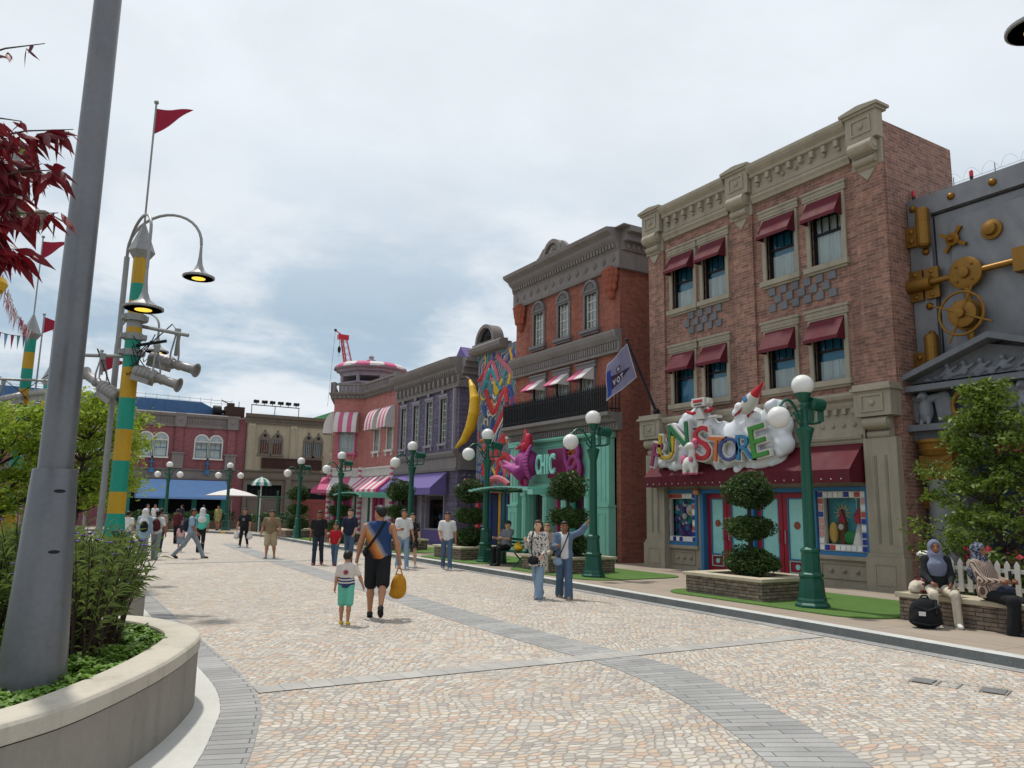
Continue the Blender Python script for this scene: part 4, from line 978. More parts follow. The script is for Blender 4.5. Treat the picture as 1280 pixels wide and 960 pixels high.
GR = thing('mural_house', 'narrow house front covered in a swirling multicolour mural with a big yellow crescent', 'building', (16.1, 28.5, .12))
T = street(16.3)
U0, U1 = 26.62, 30.1
def f(mb): shell(mb, U0, U1, .1, 8.75, 4, [(27.0, 29.6, .1, 2.45)], .5)
part('wall', GR, f, 'mural', T)
def f(mb):
    mb.prism([(0, 8.6), (.3, 8.62), (.42, 8.72), (.46, 8.9), (.3, 9.0), (0, 9.02)], 0, U0+.9, U1+.25)
    mb.box((28.2, -.6, 9.0), (30.2, .3, 9.08)); c = 29.2; r = .85
    P = [(c+r*cos(pi*k/24), 9.05+r*1.0*sin(pi*k/24)) for k in range(25)]
    for k in range(24):
        a, b = P[k], P[k+1]; q = .82; mb.prism([a, b, (c+(b[0]-c)*q, 9.05+(b[1]-9.05)*q), (c+(a[0]-c)*q, 9.05+(a[1]-9.05)*q)], 1, -.3, .25)
part('cornice', GR, f, 'grey_trim', T)
def f(mb):
    c = 29.2; r = .7; mb.prism([(c+r*cos(pi*k/24), 9.06+r*sin(pi*k/24)) for k in range(25)], 1, -.2, .05)
    for k in range(9):
        t0 = random.uniform(0, pi); P = [(c+(.1+.06*j)*cos(t0+.25*j), .09, 9.12+(.1+.055*j)*abs(sin(t0+.25*j))) for j in range(9)]; mb.tube(P, .02, 5)
part('pediment', GR, f, 'black_metal', T)
def rib(mb, pts, r, mi=0):
    L_ = smooth_line([(p[0], p[1]) for p in pts], 6); n0 = len(mb.v); T0 = mb.T; mb.T = None; mb.tube([(p.x, 0, p.y) for p in L_], r, 8, mi); mb.v[n0:] = [T0(a, .02+b*.4, c) for a, b, c in mb.v[n0:]]; mb.T = T0
for nm, mat, rr, sets in (
    ('squiggle', 'mural_red', .15, [[(29.3, 6.9), (28.6, 5.9), (27.7, 6.8), (27.5, 6.2)], [(29.4, 4.3), (28.4, 5.2), (27.5, 6.0), (27.2, 5.3), (28.3, 4.4), (29.5, 3.6)], [(29.5, 3.3), (28.5, 3.95), (27.6, 4.7)], [(28.2, 3.1), (28.0, 3.9), (27.3, 3.9), (27.1, 3.1)]]),
    ('squiggle', 'mural_pink', .12, [[(29.7, 7.2), (28.9, 8.2), (28.2, 7.2)], [(28.4, 8.4), (27.6, 7.8), (26.9, 7.3)], [(27.3, 2.7), (27.8, 3.6), (28.8, 4.1)]]),
    ('squiggle', 'mural_teal', .13, [[(29.6, 7.0), (28.9, 7.8), (28.0, 6.8)], [(27.2, 4.6), (26.9, 3.6), (27.6, 2.9)]]),
    ('squiggle', 'mural_blue', .12, [[(29.5, 5.4), (28.9, 4.9), (28.6, 5.6)], [(29.6, 6.3), (29.2, 5.8)], [(27.3, 6.9), (27.0, 6.2), (26.9, 5.2)], [(28.6, 3.4), (28.9, 2.9), (29.4, 3.0)]]),
    ('squiggle', 'white_paint', .05, [[(29.35, 6.75), (28.65, 5.75), (27.75, 6.6)], [(29.3, 4.1), (28.4, 4.95), (27.6, 5.75)], [(29.4, 3.5), (28.5, 4.2), (27.7, 4.9)], [(29.5, 7.3), (28.9, 8.05), (28.3, 7.1)]]),
    ('squiggle', 'yellow', .10, [[(28.6, 7.3), (28.4, 6.7), (27.9, 7.3)], [(27.3, 8.5), (27.1, 7.8), (27.4, 7.0)], [(26.9, 3.6), (26.85, 2.9), (27.4, 2.6)]])):
    for p in sets: part(nm, GR, lambda mb: rib(mb, p, rr), mat, T, smooth=True)
random.seed(77)
for nm_, mat in (('stroke', 'mural_orange'), ('stroke', 'yellow'), ('stroke', 'mural_blue'), ('stroke', 'mural_teal'), ('stroke', 'white_paint'), ('stroke', 'mural_pink'), ('stroke', 'scene_purple'), ('stroke', 'mural_red')):
    for k in range(6):
        cu, cz = random.uniform(26.9, 29.9), random.uniform(2.8, 8.3); an = random.uniform(0, 6.3); l_ = random.uniform(.2, .55); bend = random.uniform(-1.5, 1.5)
        p = [(cu+l_*t_*cos(an+bend*t_), cz+l_*t_*sin(an+bend*t_)) for t_ in (-1, -.4, .3, 1)]
        part(nm_, GR, lambda mb: rib(mb, p, random.uniform(.04, .085)), mat, T, smooth=True)
s2 = SDF(.03)
arc = [(29.95, .5, 7.45), (29.5, .6, 7.05), (29.2, .64, 6.5), (29.2, .66, 5.9), (29.5, .66, 5.3), (30.1, .64, 4.8), (30.9, .6, 4.5)]
rad = [.07, .15, .21, .24, .22, .16, .07]
for i in range(6): s2.cone(arc[i], arc[i+1], rad[i], rad[i+1])
V, F = s2.mesh(.04); V = np.stack([16.3-V[:, 1], V[:, 0], V[:, 2]], 1); mesh_np('crescent', V, F, 'yellow', GR, smooth=True)
def f(mb): mb.tube([(29.95, .5, 7.45), (30.4, .46, 7.65), (31.0, .4, 7.7)], [.09, .07, .06], 8)
part('crescent_tip', GR, f, 'wood_dark', T)
def f(mb):
    mb.tube([(u, .45+.12*sin(u*3), 2.75+.28*sin((u-26.7)*2.2)) for u in np.linspace(26.7, 30.0, 24)], .13, 8)
part('entrance_canopy', GR, f, 'mural_pink', T, smooth=True)
def f(mb): mb.box((26.8, -.1, 2.45), (29.8, .12, 2.58)); mb.box((26.75, 0, .1), (27.0, .1, 2.45)); mb.box((29.6, 0, .1), (29.85, .1, 2.45))
part('door_surround', GR, f, 'mural_red', T)
for i, (a, b, mt) in enumerate(((27.0, 27.6, 'mural_navy'), (27.62, 28.25, 'mural_blue'), (28.27, 28.45, 'yellow'), (28.47, 29.05, 'mural_navy'), (29.07, 29.6, 'mural_blue'))):
    def f(mb): mb.box((a, -.3, .12), (b, -.22, 2.44)); ring(mb, a+.03, b-.03, .3, 2.3, .04, -.22, -.2)
    part('door_panel', GR, f, mt, T)

# ------------------------------------------------------------------ the purple stone shop
PS = thing('purple_shop', 'purple grey stone building with tall narrow windows and a purple awning', 'building', (16.1, 35, .12))
T = street(16.1)
U0, U1 = 31.5, 38.75
WP = [(32.75, 33.45, 4.85, 7.1), (34.35, 35.05, 4.85, 7.1), (35.95, 36.65, 4.85, 7.1), (37.55, 38.25, 4.85, 7.1)]
SP = [(32.75, 34.85, .75, 2.45), (35.3, 36.3, .12, 2.45), (36.6, 38.4, .75, 2.45)]
def f(mb): shell(mb, U0, U1, .1, 8.2, 5, WP+SP, .3)
part('wall', PS, f, 'purple_stone', T)
def f(mb):
    prof = [(0, 7.4), (.14, 7.4), (.16, 7.5), (.12, 7.54), (.12, 7.98), (.22, 8.04), (.3, 8.2), (.3, 8.3), (.5, 8.42), (.62, 8.56), (.66, 8.72), (0, 8.86)]
    mb.prism(prof, 0, U0-.1, U1)
    for d, z in ((.14, (7.4, 8.0)), (.3, (8.0, 8.3)), (.48, (8.3, 8.55)), (.64, (8.55, 8.74))): mb.box((U0-d, -4, z[0]), (U0+.03, .003, z[1]))
    dentils(mb, U0, U1, 7.62, 7.92, .12, .28, .5, .2)
    dentils(mb, U0+.1, U1, 8.06, 8.2, .22, .34, .22, .1)
    mb.prism([(0, 3.5), (.16, 3.5), (.2, 3.62), (.14, 3.66), (.14, 4.1), (.24, 4.16), (.32, 4.3), (.32, 4.4), (0, 4.46)], 0, U0-.08, U1)
    mb.box((U0-.16, -4, 3.55), (U0+.02, .003, 4.3))
    for i in range(6): mb.ell((U0-.165, -.25-i*.3, 3.3), (.02, .09, .06), 10, 6)
part('cornice', PS, f, 'grey_trim', T)
def f(mb):
    mb.box((U0+.25, -.0, 4.46), (U0+.5, .09, 7.4)); mb.box((U0+.3, .09, 4.5), (U0+.45, .13, 7.38))
    for a, b, c, e in WP:
        ring(mb, a-.08, b+.08, c, e, .08, -.06, .06, bottom=False); mb.box((a-.13, -.02, e), (b+.13, .1, e+.12)); mb.box((a-.14, -.04, c-.12), (b+.14, .12, c)); mb.ell(((a+b)/2, .1, e+.22), (.12, .08, .12), 12, 7)
        for s in (a-.02, b+.02): mb.box((s-.06, 0, c-.3), (s+.06, .09, c-.12))
part('window_casing', PS, f, 'lilac_grey', T)
for a, b, c, e in WP: sash(PS, T, a, b, c, e, 'white_paint', 'grid', 3, .12, 'pane_glass', 'mint_dark', None)
def f(mb): awn(mb, 32.3, 38.5, 3.45, 2.72, .32, 1.0, (0,), 1, True, .17)
part('awning', PS, f, 'purple_cloth', T)
for a, b, c, e in (SP[0], SP[2]):
    def f(mb): ring(mb, a, b, c, e, .08, -.2, .04); [mb.box((a+(b-a)*k/14-.01, -.16, e-.25), (a+(b-a)*k/14+.01, -.14, e-.05)) for k in range(1, 14)]
    w = part('shop_window', PS, f, 'lilac_grey', T)
    def f(mb): mb.quad([(b, -.18, c), (a, -.18, c), (a, -.18, e), (b, -.18, e)])
    part('pane', w, f, 'pane_glass', T, recalc=False)
    def f(mb):
        mb.box((a, -.6, c), (b, -.55, e), 0)
        for k in range(12): u = random.uniform(a+.2, b-.2); s = random.uniform(.08, .2); mb.ell((u, -.45, c+s+random.random()*.5), (s*.6, .08, s), 10, 7, random.choice((1, 2, 3)))
    part('window_display', w, f, ['interior', 'scene_purple', 'toy_pink', 'blue_frame'], T)
    def f(mb): mb.box((a, 0, .14), (b, .08, c-.02)); ring(mb, a+.15, b-.15, .25, c-.12, .04, .08, .1)
    part('stall_riser', PS, f, 'purple_cloth', T)
def f(mb): mb.box((35.3, -.28, .12), (36.3, -.2, 2.45)); ring(mb, 35.35, 36.25, .2, 2.4, .1, -.2, -.16)
part('door', PS, f, 'lilac_grey', T)
for v in ((29.9, 8.5),):
    def f(mb): mb.prism([(31.7, 8.86), (33.0, 8.86), (32.35, 9.5)], 1, -1.6, -.4)
    part('roof', PS, f, 'purple_cloth', T)
def f(mb): mb.box((U0+.1, -4.8, 8.75), (U1-.1, -.1, 8.8))
part('roof_slab', PS, f, 'roof_grey', T)

# ------------------------------------------------------------------ the pink corner shop
PK = thing('pink_shop', 'pink brick corner shop with pink and white striped awnings and a rooftop pavilion', 'building', (16, 42, .12))
SEG = [((16.1, 38.8), (15.95, 43.6)), ((15.95, 43.6), (14.4, 44.65)), ((14.4, 44.65), (16.75, 50.5))]
def segT(i):
    (x0, y0), (x1, y1) = SEG[i]; t = Vector((x1-x0, y1-y0)); L_ = t.length; t.normalize(); n = Vector((-t.y, t.x))      # outward, to the street
    return (lambda u, d, z: (x0+t.x*u+n.x*d, y0+t.y*u+n.y*d, z)), L_
pk_w = {0: [(.55, 1.3, 4.95, 6.6), (2.35, 3.1, 4.95, 6.6)], 1: [(.55, 1.5, 4.95, 6.6)], 2: [(.5, 1.4, 4.95, 6.6)]}
pk_s = {0: [(1.3, 3.0, .7, 2.5)], 1: [(.5, 1.65, .12, 2.5)], 2: [(.5, 2.2, .7, 2.5)]}
def f(mb):
    for i in range(3):
        mb.T, L_ = segT(i); wallface(mb, 0, L_, 3.9, 8.3, pk_w[i], .25)
    mb.T = None; P = [SEG[0][0], SEG[1][0], SEG[2][0], SEG[2][1], (22, 50.5), (22, 38.8)]
    mb.quad([(p[0], p[1], 8.3) for p in P]); mb.quad([(16.1, 38.8, 3.5), (22, 38.8, 3.5), (22, 38.8, 8.3), (16.1, 38.8, 8.3)]); mb.quad([(16.75, 50.5, .1), (22, 50.5, .1), (22, 50.5, 8.3), (16.75, 50.5, 8.3)]); mb.quad([(22, 38.8, .1), (22, 50.5, .1), (22, 50.5, 8.3), (22, 38.8, 8.3)]); mb.quad([(16.1, 38.8, .1), (22, 38.8, .1), (22, 38.8, 3.5), (16.1, 38.8, 3.5)])
part('wall', PK, f, 'pink_brick', recalc=False)
def f(mb):
    for i in range(3):
        mb.T, L_ = segT(i); wallface(mb, 0, L_, .1, 3.9, pk_s[i], .25)
        mb.box((0, 0, 3.55), (L_, .1, 3.95)); mb.box((0, 0, 3.95), (L_, .16, 4.05))
        for k in range(int(L_/.42)): P = [(.22+k*.42+.13*cos(t), .11, 3.75+.13*sin(t)) for t in np.linspace(0, 2*pi, 11)]; mb.tube(P, .025, 5)
part('shopfront', PK, f, 'white_paint')
def f(mb):
    for i in range(3):
        mb.T, L_ = segT(i); mb.prism([(0, 8.2), (.1, 8.2), (.16, 8.3), (.16, 8.36), (.34, 8.48), (.36, 8.56), (0, 8.56)], 0, -.03, L_+.1); mb.box((-.02, .02, 9.0), (L_+.08, .2, 9.12))
        dentils(mb, 0, L_, 8.22, 8.34, .1, .24, .24, .1)
        n = int(L_/.24)
        for k in range(n): u = .12+k*(L_-.2)/n; mb.box((u-.045, .06, 8.56), (u+.045, .16, 9.0))
        mb.box((-.1, -.02, 8.56), (.12, .26, 9.18)); mb.box((L_-.08, -.02, 8.56), (L_+.08, .26, 9.18))
part('parapet', PK, f, 'grey_trim')
def puff(mb, a, b, zt, zb, out):
    n = 5; m_ = 8
    for i in range(n):
        u, v = a+(b-a)*i/n, a+(b-a)*(i+1)/n
        pr = [(out*sin(pi/2*k/m_), zt-(zt-zb)*(1-cos(pi/2*k/m_))) for k in range(m_+1)]+[(out, zb-.12)]
        for (d0, z0), (d1, z1) in zip(pr, pr[1:]): mb.quad([(u, .02+d0, z0), (v, .02+d0, z0), (v, .02+d1, z1), (u, .02+d1, z1)], i % 2)
    for u, k in ((a, 0), (b, 0)):
        pr = [(out*sin(pi/2*j/m_), zt-(zt-zb)*(1-cos(pi/2*j/m_))) for j in range(m_+1)]+[(out, zb-.12), (0, zb-.12)]
        mb.quad([(u, .02+d, z) for d, z in pr], k)
for i in range(3):
    Ti, L_ = segT(i)
    for a, b, c, e in pk_w[i]:
        def f(mb): ring(mb, a-.08, b+.08, c, e, .08, -.05, .05, bottom=False); mb.box((a-.16, -.02, c-.12), (b+.16, .14, c)); mb.box((a-.06, 0, c-.34), (a+.06, .1, c-.12)); mb.box((b-.06, 0, c-.34), (b+.06, .1, c-.12))
        part('window_casing', PK, f, 'pink_cloth' if i == 1 else 'white_paint', Ti); sash(PK, Ti, a, b, c, e, 'white_paint', 'grid', 2, .1, 'pane_glass', 'interior', (.0, .9))
        def f(mb): puff(mb, a-.2, b+.2, 7.4, 6.25, .6)
        part('window_awning', PK, f, ['white_cloth', 'pink_cloth'], Ti)
    def f(mb): 
        n = max(4, int(L_/.36)); awn(mb, (.15 if i == 0 else -.5), L_+.45, 3.5, 2.75, .2, 1.05, (0, 1), n, True, .1)
    part('awning', PK, f, ['pink_cloth', 'white_cloth'], Ti)
    for a, b, c, e in pk_s[i]:
        def f(mb): ring(mb, a, b, c, e, .1, -.2, .03); mb.box(((a+b)/2-.03, -.18, c), ((a+b)/2+.03, 0, e))
        w = part('shop_window' if c > .5 else 'door', PK, f, 'pink_cloth', Ti)
        def f(mb): mb.quad([(b, -.15, c), (a, -.15, c), (a, -.15, e), (b, -.15, e)])
        part('pane', w, f, 'magenta_dark', Ti, recalc=False)
for (x, y) in ((16.05, 39.0), (15.93, 43.6), (14.4, 44.65)):          # candy-striped posts
    def f(mb):
        n = 26
        for k in range(n):
            z0, z1 = .12+4.0*k/n, .12+4.0*(k+1)/n; mb.lathe([(.13, z0), (.155, (z0+z1)/2), (.13, z1)], (x-.08, y-.05, 0), 10, k % 2)
    part('column', PK, f, ['pink_cloth', 'white_cloth'])
TW = (17.7, 47.6)
def f(mb):
    n = 8; mb.lathe([(2.1, 8.4), (2.1, 8.9), (2.0, 8.9), (2.0, 9.55), (2.12, 9.6), (2.12, 9.7)], TW+(0,), n); mb.lathe([(1.95, 10.1), (1.95, 10.35), (2.2, 10.4), (2.2, 10.55), (2.45, 10.6), (2.5, 10.7), (2.3, 10.72)], TW+(0,), n)
    for k in range(n): a = 2*pi*k/n; mb.tube([(TW[0]+1.9*cos(a), TW[1]+1.9*sin(a), 9.6), (TW[0]+1.9*cos(a), TW[1]+1.9*sin(a), 10.2)], .12, 8)
    mb.lathe([(.25, 11.3), (.3, 11.4), (.12, 11.5), (.2, 11.62), (.05, 11.75)], TW+(0,), 12)
part('pavilion', PK, f, 'lilac_grey')
def f(mb):
    n = 32
    for k in range(n):
        a, b = 2*pi*k/n, 2*pi*(k+1)/n
        pr = [(2.4, 10.66), (2.36, 10.8), (2.1, 10.98), (1.3, 11.1), (.2, 11.16)]
        for (r0, z0), (r1, z1) in zip(pr, pr[1:]): mb.quad([(TW[0]+r0*cos(a), TW[1]+r0*sin(a), z0), (TW[0]+r0*cos(b), TW[1]+r0*sin(b), z0), (TW[0]+r1*cos(b), TW[1]+r1*sin(b), z1), (TW[0]+r1*cos(a), TW[1]+r1*sin(a), z1)], (k//2) % 2)
part('pavilion_roof', PK, f, ['pink_cloth', 'white_cloth'])

# ------------------------------------------------------------------ the bank with the vault door
BK = thing('vault_bank', 'dark steel bank front shaped like a vault door with gold hinges and stone pediment', 'building', (17.0, 6.5, .12))
T = street(17.0)
def steel_mat():
    m = MT('vault_steel'); a = m.noise(.7, 5, .65); b = m.noise(1.6, 4, .6, scl=(1, 1, .35)); c = m.noise(40, 3, .6)
    f_ = m.math('MULTIPLY', m.rng(a, .3, .7, .7, 1.2), m.rng(b, .3, .7, .85, 1.12))
    rgb = m.n('ShaderNodeRGB'); rgb.outputs[0].default_value = rgba('#75777b'); m.base(m.scale(rgb.outputs[0], f_)); m.p.inputs['Metallic'].default_value = .25; m.rough(m.rng(a, .3, .7, .42, .62)); m.bump(c, .002, .4)
steel_mat(); M('relief_stone', '#676a6f', .7, var=.2, scale=4, bump=.004); M('relief_light', '#7b7f86', .7, var=.2, scale=4)
U1, U0 = 10.02, 2.6
def f(mb):
    wallface(mb, U0, U1, .1, 9.15, [(U0+.8, 9.2, .1, 3.2)], .6); mb.quad([(U1, 0, .1), (U1, -3, .1), (U1, -3, 9.15), (U1, 0, 9.15)]); mb.quad([(U0, -3, 9.15), (U1, -3, 9.15), (U1, 0, 9.15), (U0, 0, 9.15)]); mb.quad([(U0, 0, .1), (U0, -3, .1), (U0, -3, 9.15), (U0, 0, 9.15)])
    mb.box((U0, 0, 8.68), (U1, .09, 9.15)); mb.box((9.5, 0, .1), (U1, .09, 8.68)); mb.box((9.44, 0, .1), (9.47, .012, 8.6), 1); mb.box((U0, 0, 8.62), (9.5, .02, 8.66), 1)
part('wall', BK, f, ['vault_steel', 'dark'], T)
def f(mb):
    P = []; r = .25
    for cx_, cz_, a0 in ((9.1-r, 8.42-r, 0), (6.6+r, 8.42-r, pi/2), (6.6+r, 5.0, pi), (9.1-r, 5.0, 1.5*pi)):
        for k in range(7): a = a0+pi/2*k/6; P.append((cx_+r*cos(a), cz_+r*sin(a)))
    mb.prism(P, 1, 0, .07)
part('door_plate', BK, f, 'vault_steel', T, bevel=.02)
for u, z in [(10.0, 8.92), (9.1, 8.92), (8.2, 8.92), (7.3, 8.92), (9.76, 7.8), (9.76, 6.5), (9.76, 5.85), (9.76, 2.2)]:
    part('rivet', BK, lambda mb: mb.ell((u-.12, .1, z), (.085, .07, .085), 14, 8), 'gold_dark', T, smooth=True)
for z in (8.35, 5.35, 2.3):
    def f(mb):
        mb.lathe([(.02, -.5), (.13, -.46), (.13, -.44), (.15, -.42), (.15, .42), (.13, .44), (.13, .46), (.02, .5)], (9.6, .22, z), 16); mb.box((9.68, .09, z-.38), (10.06, .2, z+.1)); mb.box((9.6, .09, z-.3), (9.7, .14, z+.3))
        for zz_ in (-.24, -.02): mb.ell((9.9, .2, z+zz_), (.07, .05, .07), 12, 7)
        for zz_ in (-.15, .15): mb.lathe([(.155, -.012), (.155, .012)], (9.6, .22, z+zz_), 16)
    part('hinge', BK, f, 'gold', T, bevel=.008)
def f(mb):
    z = 7.02
    mb.tube([(10.05, .2, z), (9.5, .2, z)], .16, 14)
    for u in (9.9, 9.52): mb.box((u-.16, .08, z-.36), (u+.16, .17, z+.36)); [mb.ell((u, .17, z+s*.27), (.055, .04, .055), 10, 6) for s in (-1, 1)]
    mb.tube([(9.5, .22, z), (7.7, .22, z)], .07, 12); mb.box((7.3, .08, z-.25), (7.72, .34, z+.25))
    mb.lathe([(.36, 0), (.36, .1), (.3, .13), (.12, .13), (.12, .2), (.05, .23)], (8.72, .18, z), 28, axis=(0, 1, 0))
    for k in range(4): t = pi/4+k*pi/2; mb.ell((8.72+.24*cos(t), .32, z+.24*sin(t)), (.035, .03, .035), 8, 5)
    mb.tube([(8.72, .22, z-.3), (8.72, .22, 4.9)], .075, 12); mb.lathe([(.1, 5.25), (.1, 5.33)], (8.72, .22, 0), 12); mb.lathe([(.1, 4.95), (.12, 5.1)], (8.72, .22, 0), 12)
part('lock_bar', BK, f, 'gold', T, smooth=True)
def f(mb):
    c = (8.74, .5, 6.08); mb.lathe([(.3, -.12), (.3, 0), (.24, .03), (.1, .03), (.1, .12), (.03, .14)], c, 26, axis=(0, 1, 0)); mb.lathe([(.34, -.3), (.34, -.2)], c, 26, axis=(0, 1, 0))
    P = [(c[0]+.47*cos(2*pi*k/40), c[1]+.02, c[2]+.47*sin(2*pi*k/40)) for k in range(41)]; mb.tube(P, .03, 8)
    for k in range(4): t = .45+k*pi/2; mb.tube([(c[0]+.1*cos(t), c[1]+.02, c[2]+.1*sin(t)), (c[0]+.68*cos(t), c[1]+.02, c[2]+.68*sin(t))], [.03, .02], 8)
part('wheel', BK, f, 'gold', T, smooth=True)
def f(mb):
    c = (9.0, .1, 7.9); mb.lathe([(.15, 0), (.15, .06), (.08, .08), (.04, .14)], c, 18, axis=(0, 1, 0))
    for k in range(4): t = .6+k*pi/2; mb.prism([(c[0]+.1*cos(t-.4), c[2]+.1*sin(t-.4)), (c[0]+.33*cos(t-.12), c[2]+.33*sin(t-.12)), (c[0]+.33*cos(t+.12), c[2]+.33*sin(t+.12)), (c[0]+.1*cos(t+.4), c[2]+.1*sin(t+.4))], 1, .08, .15)
part('dial', BK, f, 'gold_dark', T)
part('knob', BK, lambda mb: mb.lathe([(.22, 0), (.22, .05), (.15, .07), (.13, .16), (.05, .19)], (8.18, .08, 7.88), 22, axis=(0, 1, 0)), 'gold', T, smooth=True)
def f(mb):                                                                           # pediment with raking cornices
    mb.prism([(5.95, 4.72), (10.2, 4.72), (8.55, 5.42)], 1, .06, .35, 1); ap = 8.15
    for (u0, z0), (u1, z1) in (((10.45, 4.62), (ap, 5.42)), ((5.85, 4.62), (ap, 5.42))):
        t = Vector((u1-u0, z1-z0)).normalized(); n_ = Vector((-t.y, t.x)); n_ = n_ if n_.y > 0 else -n_
        mb.prism([(u0, z0), (u1, z1), (u1, z1+.13), (u0+n_.x*.12, z0+n_.y*.12)], 1, .05, .72)
    mb.box((5.8, .05, 4.5), (10.5, .66, 4.63)); mb.box((5.95, .05, 3.62), (10.35, .62, 3.76)); mb.box((6.1, .05, 3.42), (10.2, .4, 3.62)); mb.box((6.1, .0, 3.76), (10.15, .1, 4.5), 1)
part('pediment', BK, f, ['relief_stone', 'relief_stone'], T)
s2 = SDF(.03)                                                                        # small carved figures in the gable
for u in (9.2, 8.85, 8.5, 8.05, 7.6, 7.2): s2.ell((u, .36, 4.88), (.08, .06, .12)).ell((u, .4, 5.03), .055).cone((u-.05, .38, 4.9), (u-.2, .38, 4.98), .03).cone((u+.05, .38, 4.9), (u+.17, .38, 4.8), .03)
for k in range(24): s2.ell((random.uniform(6.4, 9.8), .34, random.uniform(4.72, 4.84)), (.1, .05, .05))
V, F = s2.mesh(.02); V = np.stack([17-V[:, 1], V[:, 0], V[:, 2]], 1); mesh_np('relief', V, F, 'relief_light', BK, smooth=True)
def eagle(uc):
    s3 = SDF(.025); s3.ell((uc, .36, 4.1), (.15, .16, .3)); s3.ell((uc, .46, 4.4), (.1, .12, .11)); s3.cone((uc, .55, 4.4), (uc, .66, 4.35), .05, .02)
    for s in (-1, 1):
        s3.cone((uc+s*.12, .33, 4.35), (uc+s*.42, .3, 4.42), .09, .07)
        for k in range(8): a = -.2-k*.17; q = uc+s*(.16+.03*(8-k)*1.3); s3.cone((q, .3, 4.4), (q+s*.14*(1-k/10), .34-.01*k, 3.82+.02*(8-k)), .05, .03, .012)
        s3.cone((uc+s*.07, .4, 3.9), (uc+s*.08, .45, 3.78), .05, .04)
    V, F = s3.mesh(.02); V = np.stack([17-V[:, 1], V[:, 0], V[:, 2]], 1); mesh_np('eagle', V, F, 'relief_light', BK, smooth=True)
for u in (9.75, 7.7, 6.6): eagle(u)
def f(mb): P = [(8.75+.33*cos(2*pi*k/30), .5, 4.1+.33*sin(2*pi*k/30)) for k in range(31)]; mb.tube(P, .05, 8)
part('gold_ring', BK, f, 'gold', T, smooth=True)
for u in (9.55, 6.6):
    def f(mb):
        mb.lathe([(.46, 3.42), (.46, 3.36), (.42, 3.32), (.4, 3.24), (.43, 3.2), (.38, 3.12), (.36, 3.08)], (u, .28, 0), 22); mb.box((u-.36, .06, 2.55), (u+.36, .5, 3.08)); mb.box((u+.36, .05, 2.62), (u+.62, .2, 3.05))
        for s in (-1, 1): mb.tube([(u-.34*s, .51, 2.6), (u+.34*s, .51, 3.03)], .02, 5)
        for zz_ in (2.74, 2.94): mb.ell((u+.5, .2, zz_), (.05, .04, .05), 10, 6)
    part('capital', BK, f, 'gold', T)
    def f(mb): mb.lathe([(.34, .1), (.38, .12), (.38, .3), (.32, .34), (.3, .5), (.27, 2.55)], (u, .28, 0), 22)
    part('column', BK, f, 'vault_steel', T, smooth=True)
def f(mb): mb.box((3.0, -.95, .1), (9.9, -.61, 3.3))
part('entrance_interior', BK, f, 'mural_navy', T)
def f(mb): mb.box((7.0, -.5, .12), (8.3, -.4, 2.6)); mb.box((7.0, .1, 3.02), (8.4, .2, 3.3))
part('door', BK, f, 'plain_red', T)
for u in (9.95, 8.6):
    def f(mb): mb.lathe([(.035, 0), (.035, .12), (.03, .14)], (u, -.1, 9.15), 10, 1); mb.lathe([(.04, .14), (.042, .27), (.02, .3)], (u, -.1, 9.15), 12, 0)
    part('beacon', BK, f, ['red_paint', 'black_metal'], T, smooth=True)
def f(mb):
    for i in range(9): mb.tube([(U1-.1-i*.9, -.15, 9.15), (U1-.1-i*.9, -.15, 9.45)], .012, 5)
    P = []
    for k in range(260): a = k*.42; P.append((U1-.1-k*.027, -.15+.09*cos(a), 9.42+.11*sin(a)))
    mb.tube(P, .003, 3); mb.tube([(U1, -.15, 9.3), (U0, -.15, 9.3)], .005, 4)
part('razor_wire', BK, f, 'steel', T)

# ------------------------------------------------------------------ far side of the plaza
def far(Y): return lambda u, d, z: (u, Y-d, z)
FT = far(66)
MG = thing('magenta_brick_shop', 'two storey magenta brick building with blue canopy and pale arched windows across the plaza', 'building', (7, 66, .12))
pairs = [5.8+k*4.1-8.2 for k in range(4)]
WM = []
M('arch_pane', '#93a7b2', .4, var=.08); M('sash_blue', '#4f7486', .5, var=.1)
for a in pairs: WM += [(a+.12, a+1.05, 5.5, 6.85), (a+1.2, a+2.13, 5.5, 6.85)]
def f(mb):
    shell(mb, -3.5, 13.9, .1, 8.9, 8, WM+[(5.2, 12.7, .1, 2.6)], .25)
    for a in (4.15, 8.75, 12.75, .1): mb.box((a-.3, 0, 4.6), (a+.3, .14, 7.9))
part('wall', MG, f, 'magenta_brick', FT)
def f(mb):
    mb.prism([(0, 7.9), (.12, 7.9), (.16, 8.05), (.12, 8.1), (.12, 8.65), (.3, 8.75), (.36, 8.95), (0, 9.05)], 0, -3.5, 13.3); dentils(mb, -3.4, 13.2, 8.2, 8.5, .12, .2, .21, .09)
    mb.prism([(0, 3.75), (.3, 3.75), (.34, 4.0), (.2, 4.05), (.2, 4.4), (.35, 4.5), (0, 4.6)], 0, -3.5, 12.9); dentils(mb, -3.4, 12.8, 3.82, 3.96, .3, .36, .15, .07)
    for a in (4.15, 8.75, 12.75, .1): mb.box((a-.42, 0, 7.9), (a+.42, .3, 9.0)); mb.ell((a, .3, 8.5), (.2, .06, .2), 12, 6); mb.box((a-.42, 0, 4.6), (a+.42, .26, 5.75)); mb.box((a-.5, 0, 5.75), (a+.5, .32, 5.88))
part('cornice', MG, f, 'grey_trim', FT)
